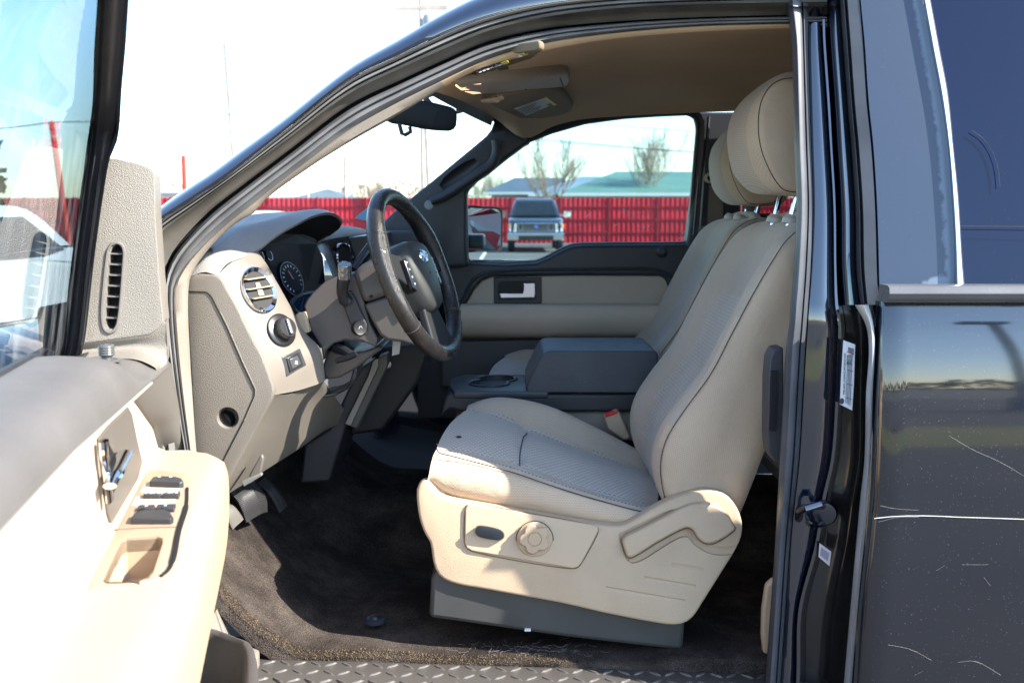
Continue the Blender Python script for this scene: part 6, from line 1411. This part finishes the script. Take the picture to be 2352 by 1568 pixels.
# ================================================================ PEDALS
def pedal(name, pts, y, t, m_):
    b = M(); q = [P(u, v, y+dy) for u, v, dy in pts]; b.prism(q, (-.012, .008, -.006)); o = b.build(name, m_, truck, bevel=.003); return o
def pad(name, left, right, m_, ribs):
    """curved ribbed pad from two side curves of (u,v,y)"""
    L = s3(left, ribs*4); Rr = s3(right, ribs*4); b = M(); rows = []
    for k, (p, q) in enumerate(zip(L, Rr)):
        o_ = Vector((.0011, -.0004, .0009)) if k % 4 in (1, 2) else Vector(); mdp = (p+q)/2+Vector((.012, -.004, .010)); rows.append([x+o_ for x in cr([p, mdp, q], 7)])
    b.grid(rows); return b.build(name, m_, truck, smooth=20, solid=.008)
PB = mat('ribbed_black_rubber', (.03, .03, .032), .5)
pad('brake_pedal', [(528, 1131, .36), (545, 1150, .35), (556, 1172, .35), (566, 1200, .36)], [(582, 1104, .44), (600, 1120, .43), (612, 1148, .43), (614, 1176, .44)], PB, 22)
pad('accelerator_pedal', [(590, 1110, .52), (612, 1128, .50), (628, 1150, .50), (642, 1178, .51)], [(606, 1100, .56), (630, 1122, .55), (645, 1142, .55), (656, 1162, .55)], PB, 22)
pad('parking_brake_pedal', [(494, 1178, .20), (508, 1178, .19), (520, 1190, .19), (534, 1216, .20)], [(508, 1157, .26), (530, 1160, .25), (545, 1173, .25), (558, 1192, .26)], mat('dusty_grey_rubber', (.14, .13, .115), .6), 18)
b = M(); b.tube([P(560, 1110, .46), P(575, 1060, .5), P(600, 1000, .5)], .010, n=8); b.tube([P(520, 1165, .24), P(500, 1120, .3), P(520, 1060, .3)], .009, n=8); b.build('pedal_arm', BLACK, truck)
# ================================================================ OPEN DRIVER DOOR (built in door coordinates a=along, b=inwards, z=up)
door = thing('driver_door', D(0, 0, .5), None, None, parent=truck); door['label'] = 'open driver door with beige armrest, chrome handle and taupe upper trim'
DT = mat('door_taupe_grain', (.22, .20, .172), .45, var=.04, vscale=5, bump=.9, bscale=520)
DT2 = mat('door_top_taupe', (.128, .118, .11), .45, var=.08, vscale=6, bump=.7, bscale=520)  # same plastic as DT, darkened in colour to offset the sun on it
def beltz(a):  # belt line steps up towards the rear
    t = min(1, max(0, (a-.30)/.22)); t = t*t*(3-2*t); return 1.190+.05*t
def linez(a): return 1.155+.035*min(1, a/.9)
AS = [.0, .03, .06, .10, .14, .18, .22, .26, .30, .35, .40, .46, .52, .6, .7, .8, .9, 1.0, 1.1, 1.2]
# upper panel
b = M(); rows = []
for a in AS:
    zb = beltz(a); w = .02
    rows.append([D(a, b_, z) for b_, z in ((.012, zb-.05), (.012, zb), (.03, zb+.004), (.07, zb+.003), (.105, zb-.003), (.125, zb-.014), (.138, (zb-.014+linez(a))/2), (.143, linez(a)+.003), (.1435, linez(a)-.004), (.135, linez(a)-.009))])
b.grid([cr(r, 40) for r in rows]); up_ = b.build('upper_trim', DT2, door, smooth=60)
b = M(); b.tube([D(a, .1445, linez(a)-.002) for a in AS[8:]], .0025, n=6); b.build('trim_crease', mat('crease_pale', (.34, .31, .27), .4), up_)
# front taupe face: a flange standing proud of the recessed insert
def ae(z):
    pts = [(.60, .03), (.98, .035), (1.05, .12), (1.123, .29), (1.152, .36), (1.17, .42)]
    for p, q in zip(pts, pts[1:]):
        if p[0] <= z <= q[0]: return p[1]+(q[1]-p[1])*(z-p[0])/(q[0]-p[0])
    return .42
b = M(); rows = []
for k in range(40):
    f = k/39; z = 1.160-.50*f; bf = .1435+.027*min(1, (1.16-z)/.18); e = ae(z)
    rows.append(cr([D(a, b_, z) for a, b_ in ((-.006, .02), (-.006, .08), (-.005, bf-.02), (.0, bf-.004), (.010, bf), (.010+(e-.01)*.4, bf*.75+.119*.25), (e-.012, .122), (e, .118), (e+.002, .114))], 30))
b.grid(rows); b.build('front_trim', mat('door_flange_taupe', (.12, .108, .095), .5, bump=.6, bscale=520), door, smooth=60)  # same taupe as the sail, its colour darkened against the direct sun
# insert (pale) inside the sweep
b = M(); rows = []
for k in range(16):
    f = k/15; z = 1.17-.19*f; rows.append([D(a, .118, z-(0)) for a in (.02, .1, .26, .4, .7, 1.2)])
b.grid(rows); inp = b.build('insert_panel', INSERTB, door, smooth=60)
# sail panel with demister vent: a face across the door, facing the cab's rear when shut
sq = [(184, 812, .13), (190, 806, .13), (205, 640, .12), (228, 470, .11), (246, 362, .10), (262, 363, .10), (330, 380, .10), (346, 388, .10), (354, 400, .10), (357, 500, .10), (366, 640, .10), (378, 744, .10), (370, 752, .11), (350, 765, .12), (340, 772, .13), (250, 782, .13)]
def SQ(u, v, o=0): return DA(u, v, .115-o+0.00*(v-600)+ (.02*(v-362)/450))
outl = [(184, 815), (205, 640), (228, 470), (246, 364), (262, 363), (300, 371), (335, 381), (349, 389), (355, 402), (357, 500), (366, 640), (376, 742), (362, 756), (344, 768), (260, 780), (194, 788)]
b = M(); b.prism([SQ(u, v) for u, v in outl], Vector((-CT, ST, 0))*.09); sail = b.build('sail_trim', DT, door, bevel=.012, bseg=5, smooth=60); bake(sail)
r0 = cr([SQ(u, v, .001) for u, v in [(186, 790), (230, 784), (280, 778), (330, 770), (352, 762), (368, 750), (381, 742)]], 20)
nb3 = Vector((ST, CT, 0)); bs = [(p-D(0, 0, p.z)).dot(nb3) for p in r0]
zb_ = lambda b_: beltz(.17)+.004-(.02*max(0, (b_-.09)/.05)**2)
rws = [[p+Vector((0, 0, .004)) for p in r0], r0, [D(.122, b_, zb_(b_)*.55+p.z*.45) for p, b_ in zip(r0, bs)], [D(.133, b_, zb_(b_)*.85+p.z*.15) for p, b_ in zip(r0, bs)], [D(.155, min(b_, .139), zb_(b_)+.001) for b_ in bs], [D(.19, min(b_, .139), zb_(b_)-.002) for b_ in bs]]
eb = [r[-1] for r in rws]
b = M(); b.grid([cr(q, 16) for q in zip(*rws)]); b.grid([[r[-1], r[-1].lerp(D(.0, .143, r[-1].z), .5), D(-.004, .13, r[-1].z)] for r in rws]); 
b.add([D(-.006, .02, 1.20), D(-.006, .13, 1.20), D(-.006, .13, 1.12), D(-.006, .02, 1.12)], [(0, 1, 2, 3)]); b.build('trim_fillet', DT, door, smooth=60)
VO = [(231, 740), (229, 720), (240, 600), (245, 572), (254, 558), (268, 554), (282, 560), (289, 575), (288, 600), (276, 730), (270, 755), (258, 767), (244, 766), (235, 756)]
VI = [(238, 735), (247, 600), (251, 575), (258, 564), (268, 561), (277, 566), (281, 580), (280, 600), (269, 728), (264, 748), (254, 759), (244, 757), (239, 748)]
cm_ = M(); cm_.prism([SQ(u, v, -.02) for u, v in crp(VI, 50, True)], Vector((-CT, ST, 0))*.07); cut(sail, cm_)
vi, vo_ = crp(VI, 60, True), crp(VO, 60, True)
b = M(); b.grid([[SQ(u, v, -.0) for u, v in vo_], [SQ(u, v, -.004) for u, v in mid(VO+[VO[0]], VI+[VI[0]], .3)[:60]] if False else [SQ(u*.7+p*.3, v*.7+q*.3, -.004) for (u, v), (p, q) in zip(vo_, vi)], [SQ(u*.25+p*.75, v*.25+q*.75, -.004) for (u, v), (p, q) in zip(vo_, vi)], [SQ(u, v, .002) for u, v in vi], [SQ(u, v, .05) for u, v in vi]], cu=True); dv_ = b.build('demister_vent', mat('vent_ring_taupe', (.17, .155, .145), .4), sail, smooth=50)
b = M(); b.cap([SQ(u, v, .046) for u, v in crp(VI, 50, True)]); b.build('vent_duct', BLACK, dv_, smooth=0)
for k in range(7):
    v = 584+k*24.5; uc = 266-k*1.95; b = M(); hw = 16
    b.prism([SQ(uc-hw, v, .002), SQ(uc+hw, v+1, .002), SQ(uc+hw, v+1, .03)+Vector((0, 0, .004)), SQ(uc-hw, v, .03)+Vector((0, 0, .004))], (0, 0, .0022)); b.build('vent_slat', mat('vent_ring_taupe', (.17, .155, .145), .4), dv_, smooth=0)
# weather seals of the glass run: along the sail
def tube_uv(pts, r, name, m_, parent, n=10, flat=None):
    b = M(); b.tube(cr(pts, 40), r, n=n, flat=flat); return b.build(name, m_, parent)
def GA(u, v, b_=.0): return DB(u, v, b_)
# glass: leaning plane
def glb(z): return .0+.0*(z-1.2)
gb = M()
gp = [D(.115, .002, 1.17), D(.11, .002, 1.32), D(.13, .01, 1.52), D(.20, .03, 1.60), D(.45, .07, 1.72), D(.8, .10, 1.80), D(1.2, .11, 1.82), D(1.2, .002, 1.2), D(.5, .0, 1.2), D(.3, .0, 1.17)]
fr1 = [(130, 845), (146, 800), (170, 600), (190, 450), (207, 330), (213, 298)]
fr2 = [(213, 298), (214, 250), (216, 150), (222, 0), (226, -120)]
def FRM(u, v, a): return DA(u, v, a)
fa = lambda v: .135 if v > 300 else .135+.42*(300-v)/300.
def FR(u, v, o=0): return DA(u, v, fa(v)-o)
def ribbon(name, cols, m_, vs=None, parent=door):
    b = M(); rows = []
    for pts, o in cols: rows.append([FR(u, v, o) for u, v in crp(pts, 50)])
    b.grid(rows); return b.build(name, m_, parent, smooth=60)
cA = [(128, 850), (140, 800), (164, 600), (184, 450), (200, 330), (212, 240), (216, 120), (224, -10), (230, -150)]
cB = [(150, 836), (160, 800), (183, 600), (202, 450), (218, 330), (226, 240), (232, 120), (238, -10), (243, -150)]
cC = [(164, 826), (172, 800), (193, 600), (212, 450), (226, 340), (236, 240), (241, 120), (247, -10), (252, -150)]
cD = [(186, 812), (192, 780), (213, 600), (234, 450), (248, 362), (262, 310), (272, 200), (284, 100), (290, -10), (298, -150)]
cE = [(188, 812), (195, 780), (216, 600), (237, 450), (252, 366), (270, 320), (280, 200), (289, 100), (296, -10), (305, -150)]
m_2 = lambda a_, b_, f: [((p[0]*(1-f)+q[0]*f), (p[1]*(1-f)+q[1]*f)) for p, q in zip(a_, b_)]
ribbon('window_seal', [(cA, -.01), (m_2(cA, cB, .15), .008), (m_2(cA, cB, .6), .010), (cB, .0), (m_2(cB, cC, .3), -.012)], RUBBER)
ribbon('window_frame', [(m_2(cB, cC, .3), -.012), (m_2(cB, cC, .7), .004), (cC, .006), (m_2(cC, cD, .1), .012), (m_2(cC, cD, .35), .018), (m_2(cC, cD, .7), .018), (m_2(cC, cD, .95), .008), (cD, -.004), (cE, -.03)], mat('frame_plum_grey_rubber', (.055, .052, .058), .38, var=.15, vscale=10))
gq = [FR(u, v, -.004) for u, v in crp(m_2(cA, cB, .5), 40)]
def tolong(p):
    n_ = Vector((ST, CT, 0)); b_ = (p-D(0, 0, p.z)).dot(n_); return D(1.3, b_, p.z)
gb.grid([gq, [p.lerp(tolong(p), .5) for p in gq], [tolong(p) for p in gq]])
gb.build('door_glass', glass('driver_door_glass', (.60, .77, .82), 1.3, haze=.12), door, smooth=0, recalc=False)
# belt sweep seal beside the glass
b = M(); b.grid([[D(a, b_, beltz(a)+h) for a in (.13, .2, .3, .4, .5, .7, 1.2)] for b_, h in ((.004, -.01), (.004, .006), (.016, .008), (.02, .0))]); b.build('belt_seal', RUBBER, door, smooth=50)
# lock knob
kc_ = DB(246, 822, .085); kc_ = D(.17, .075, beltz(.17)+.004); 
kp_ = DB(246, 818, .06)
lk = M(); base = Z(246, 829, 1.196); lk.lathe(base, (0, 0, 1), [(.024, 0), (.024, .002), (.018, .0035), (.014, .002), (.010, .002)], n=32); lks = lk.build('lock_bezel', mat('lock_bezel_grey', (.10, .10, .10), .3), door)
lk = M(); lk.lathe(base, (0, 0, 1), [(.009, .0), (.009, .008), (.0125, .010), (.0135, .012), (.0125, .014), (.0135, .016), (.0125, .018), (.0135, .020), (.0125, .022), (.0135, .024), (.0125, .027), (.010, .029), (0, .0295)], n=32); lk.build('lock_knob', mat('lock_knob_dark', (.09, .09, .09), .25, coat=.5), lks)
# armrest body
def armz(a): return 1.0-.0*a
b = M(); rows = []
AA = [.10, .115, .14, .18, .24, .32, .42, .55, .7, .85, 1.0, 1.2]
for a in AA:
    e = min(1, max(0, (a-.10)/.10)); e = math.sqrt(1-(1-e)**2); bo = .13+.125*e; zt = 1.005
    if a > .85: bo -= .03*(a-.85)
    sec = [(.115, zt+.012), (.125, zt+.004), (.15 if e > .4 else .13+.02*e, zt+.001), (bo-.03*e, zt), (bo-.008*e, zt-.006), (bo, zt-.022), (bo+.003, zt-.06), (bo-.002, zt-.14), (bo-.02, zt-.22), (bo-.06*e, zt-.30), (.13, zt-.36), (.12, zt-.50)]
    rows.append(cr([D(a, b_, z) for b_, z in sec], 44))
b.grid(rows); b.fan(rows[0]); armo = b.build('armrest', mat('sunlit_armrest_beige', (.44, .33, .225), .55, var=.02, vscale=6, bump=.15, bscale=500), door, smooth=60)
# lower panel + pocket
b = M(); rows = []
for a in (.0, .02, .1, .3, .6, 1.2): rows.append([D(a, b_, z) for b_, z in ((.125, .76), (.13, .62), (.125, .50), (.10, .44), (.02, .42))])
b.grid(rows); b.build('lower_trim', DT, door, smooth=60)
# door outer skin
b = M(); rows = []
for z in (.42, .6, .8, 1.0, 1.19): rows.append([D(a, -.075+.05*(max(0, z-.8))**2, z) for a in (0, .03, .5, 1.2)])
b.grid(rows); b.build('door_skin', PAINT, door, smooth=60)
b = M(); b.prism([D(0, -.07, .42), D(0, .12, .42), D(0, .12, 1.15), D(0, -.05, 1.15)], Vector((CT, -ST, 0))*.01); b.build('door_edge', PAINT, door, smooth=0)
# switch pod on the armrest top
ZT = 1.009
pod = [(203, 1352), (205, 1340), (250, 1250), (300, 1150), (335, 1082), (345, 1077), (380, 1078), (425, 1086), (438, 1094), (440, 1110), (425, 1180), (400, 1285), (392, 1305), (375, 1322), (340, 1335), (260, 1345)]
b = M(); b.prism([Z(u, v, ZT) for u, v in pod], (0, 0, -.02)); pd = b.build('switch_pod', mat('switch_pod_beige', (.36, .275, .19), .42, var=.02), door, bevel=.003, smooth=50); bake(pd)
cupp = [(236, 1330), (262, 1270), (278, 1238), (290, 1232), (362, 1228), (374, 1232), (374, 1242), (352, 1310), (340, 1326), (320, 1334), (245, 1336)]
cm_ = M(); cm_.prism([Z(u, v, ZT+.002) for u, v in cupp], (0, 0, -.06)); cut(armo, cm_)
cm_ = M(); cm_.prism([Z(u, v, ZT+.002) for u, v in cupp], (0, 0, -.06)); cut(pd, cm_)
cp3 = [Z(u, v, ZT-.001) for u, v in cupp]; cce = sum(cp3, Vector())/len(cp3)
b = M(); b.grid([cp3, [cce+(p-cce)*.97+Vector((0, 0, -.006)) for p in cp3], [cce+(p-cce)*.86+Vector((0, 0, -.075)) for p in cp3]], cu=True); b.cap([cce+(p-cce)*.86+Vector((0, 0, -.075)) for p in cp3]); b.build('pull_cup', mat('pull_cup_beige', (.46, .37, .29), .5), pd, smooth=50)
b = M(); b.tube([Z(u, v, ZT+.001) for u, v in crp([(430, 1120), (428, 1160), (410, 1220), (398, 1280), (388, 1306), (370, 1322)], 30)], [.0025]*6+[.004]*18+[.003]*6, n=8, flat=.6); b.build('pod_edge_gap', BLACK, pd)
b = M(); b.tube([Z(262, 1216, ZT+.0002), Z(330, 1212, ZT+.0002), Z(406, 1210, ZT+.0002)], .0012, n=5); b.build('pod_seam', mat('pod_seam_brown', (.12, .09, .06), .7), pd)
SWB = mat('window_switch_black', (.035, .036, .04), .4)
def sw_(pts, h, nm='window_switch'):
    b = M(); q = [Z(u, v, ZT+h) for u, v in pts]; b.prism(q, (0, 0, -h-.006)); return b.build(nm, SWB, pd, bevel=.0018)
def dip(pts):
    b = M(); b.prism([Z(u, v, ZT+.0004) for u, v in pts], (0, 0, -.002)); b.build('switch_recess', mat('recess_pale', (.62, .53, .42), .4), pd, smooth=0)
dip([(322, 1130), (332, 1112), (418, 1110), (410, 1132)]); dip([(302, 1160), (312, 1140), (408, 1136), (400, 1160)])
sw_([(343, 1105), (350, 1095), (365, 1092), (400, 1093), (416, 1097), (422, 1105), (412, 1107)], .010, 'mirror_switch')
sw_([(328, 1136), (332, 1128), (370, 1128), (368, 1136)], .007); sw_([(372, 1136), (374, 1127), (414, 1126), (410, 1136)], .007)
sw_([(314, 1167), (319, 1158), (356, 1157), (354, 1167)], .006); sw_([(358, 1167), (361, 1157), (404, 1155), (400, 1167)], .006)
sw_([(300, 1190), (308, 1176), (330, 1170), (375, 1168), (390, 1174), (398, 1186), (392, 1190)], .009, 'lock_switch')
def sym(u, v): 
    p0 = Z(u, v, ZT+.0105); p1 = Z(u+10, v, ZT+.0105); return p0, (p1-p0).normalized()
for (u, v) in ((351, 1131), (392, 1130)):
    p0, xa = Z(u, v, ZT+.0074), Vector((1, 0, 0)); text('switch_text', 'AUTO', .0085, p0, xa, (0, 1, 0), WHITEP, pd)
b = M(); 
for (u, v) in ((336, 1161), (380, 1160), (366, 1094.5), (392, 1094.5)): b.box(tuple(Z(u-4, v+1, ZT+.0105)), tuple(Z(u+4, v-1, ZT+.0105)+Vector((0, 0, .0003))))
b.build('switch_mark', WHITEP, pd, smooth=0)
# handle bezel and chrome handle on the insert
bq_ = [(228, 1006), (250, 980), (280, 950), (296, 935), (304, 950), (316, 1010), (328, 1060), (318, 1100), (290, 1150), (258, 1205), (250, 1180), (238, 1090)]
BP = .122
b = M(); b.prism([DB(u, v, BP) for u, v in bq_], Vector((ST, CT, 0))*-.004); hb = b.build('handle_bezel', mat('handle_bezel_taupe', (.13, .115, .10), .45), door, bevel=.002)
b = M(); b.prism([DB(u, v, BP+.0015) for u, v in [(234, 1018), (244, 1008), (262, 1040), (282, 1036), (293, 1050), (285, 1080), (262, 1130), (252, 1158), (246, 1140)]], Vector((ST, CT, 0))*-.002); b.build('handle_recess', BLACK, hb, smooth=0)
b = M(); b.tube([DB(u, v, BP+.008) for u, v in crp([(238, 1012), (240, 1040), (246, 1090), (252, 1150)], 12)], [.010]*4+[.008]*8, n=10, flat=.6); b.build('handle_surround', CHROME, hb)
b = M(); b.tube([DB(u, v, BP+.016) for u, v in crp([(288, 1042), (276, 1066), (262, 1092), (252, 1116)], 14)], [.012]*10+[.009]*4, n=12, flat=.55); b.build('door_handle', CHROME, hb)
# map pocket low on the door's front: rim + dark well
rimp = [(440, 1452), (470, 1441), (510, 1450), (545, 1464), (570, 1474), (582, 1490), (588, 1530), (592, 1590)]
ri2 = [(440, 1462), (480, 1456), (520, 1468), (548, 1478), (560, 1490), (564, 1520), (560, 1590)]
zz = .66
ra_, rb_ = [Z(u, v, zz) for u, v in crp(rimp, 40)], [Z(u, v, zz-.004) for u, v in crp(ri2, 40)]
b = M(); b.grid([[p+Vector((.012, 0, -.18)) for p in ra_], [p+Vector((.003, 0, -.012)) for p in ra_], ra_, [p.lerp(q, .5)+Vector((0, 0, .004)) for p, q in zip(ra_, rb_)], rb_, [p+Vector((-.004, 0, -.02)) for p in rb_], [p+Vector((-.02, -.01, -.16)) for p in rb_]]); mp_ = b.build('map_pocket', mat('pocket_taupe_grey', (.085, .078, .075), .42, bump=.5, bscale=450), door, smooth=60)
b = M(); b.add([Z(380, 1440, zz-.10), Z(548, 1470, zz-.10), Z(560, 1650, zz-.10), Z(380, 1650, zz-.10)], [(0, 1, 2, 3)]); b.build('pocket_floor', mat('navy_black_plastic', (.006, .008, .016), .25), mp_, smooth=0)

# ================================================================ at most thing > part > sub-part
def depth(o):
    d = 0
    while o.parent: o = o.parent; d += 1
    return d
for o in list(sc.objects):
    while depth(o) > 2:
        g = o.parent.parent; o.parent = g; o.location = WL[o.name]-WL[g.name]
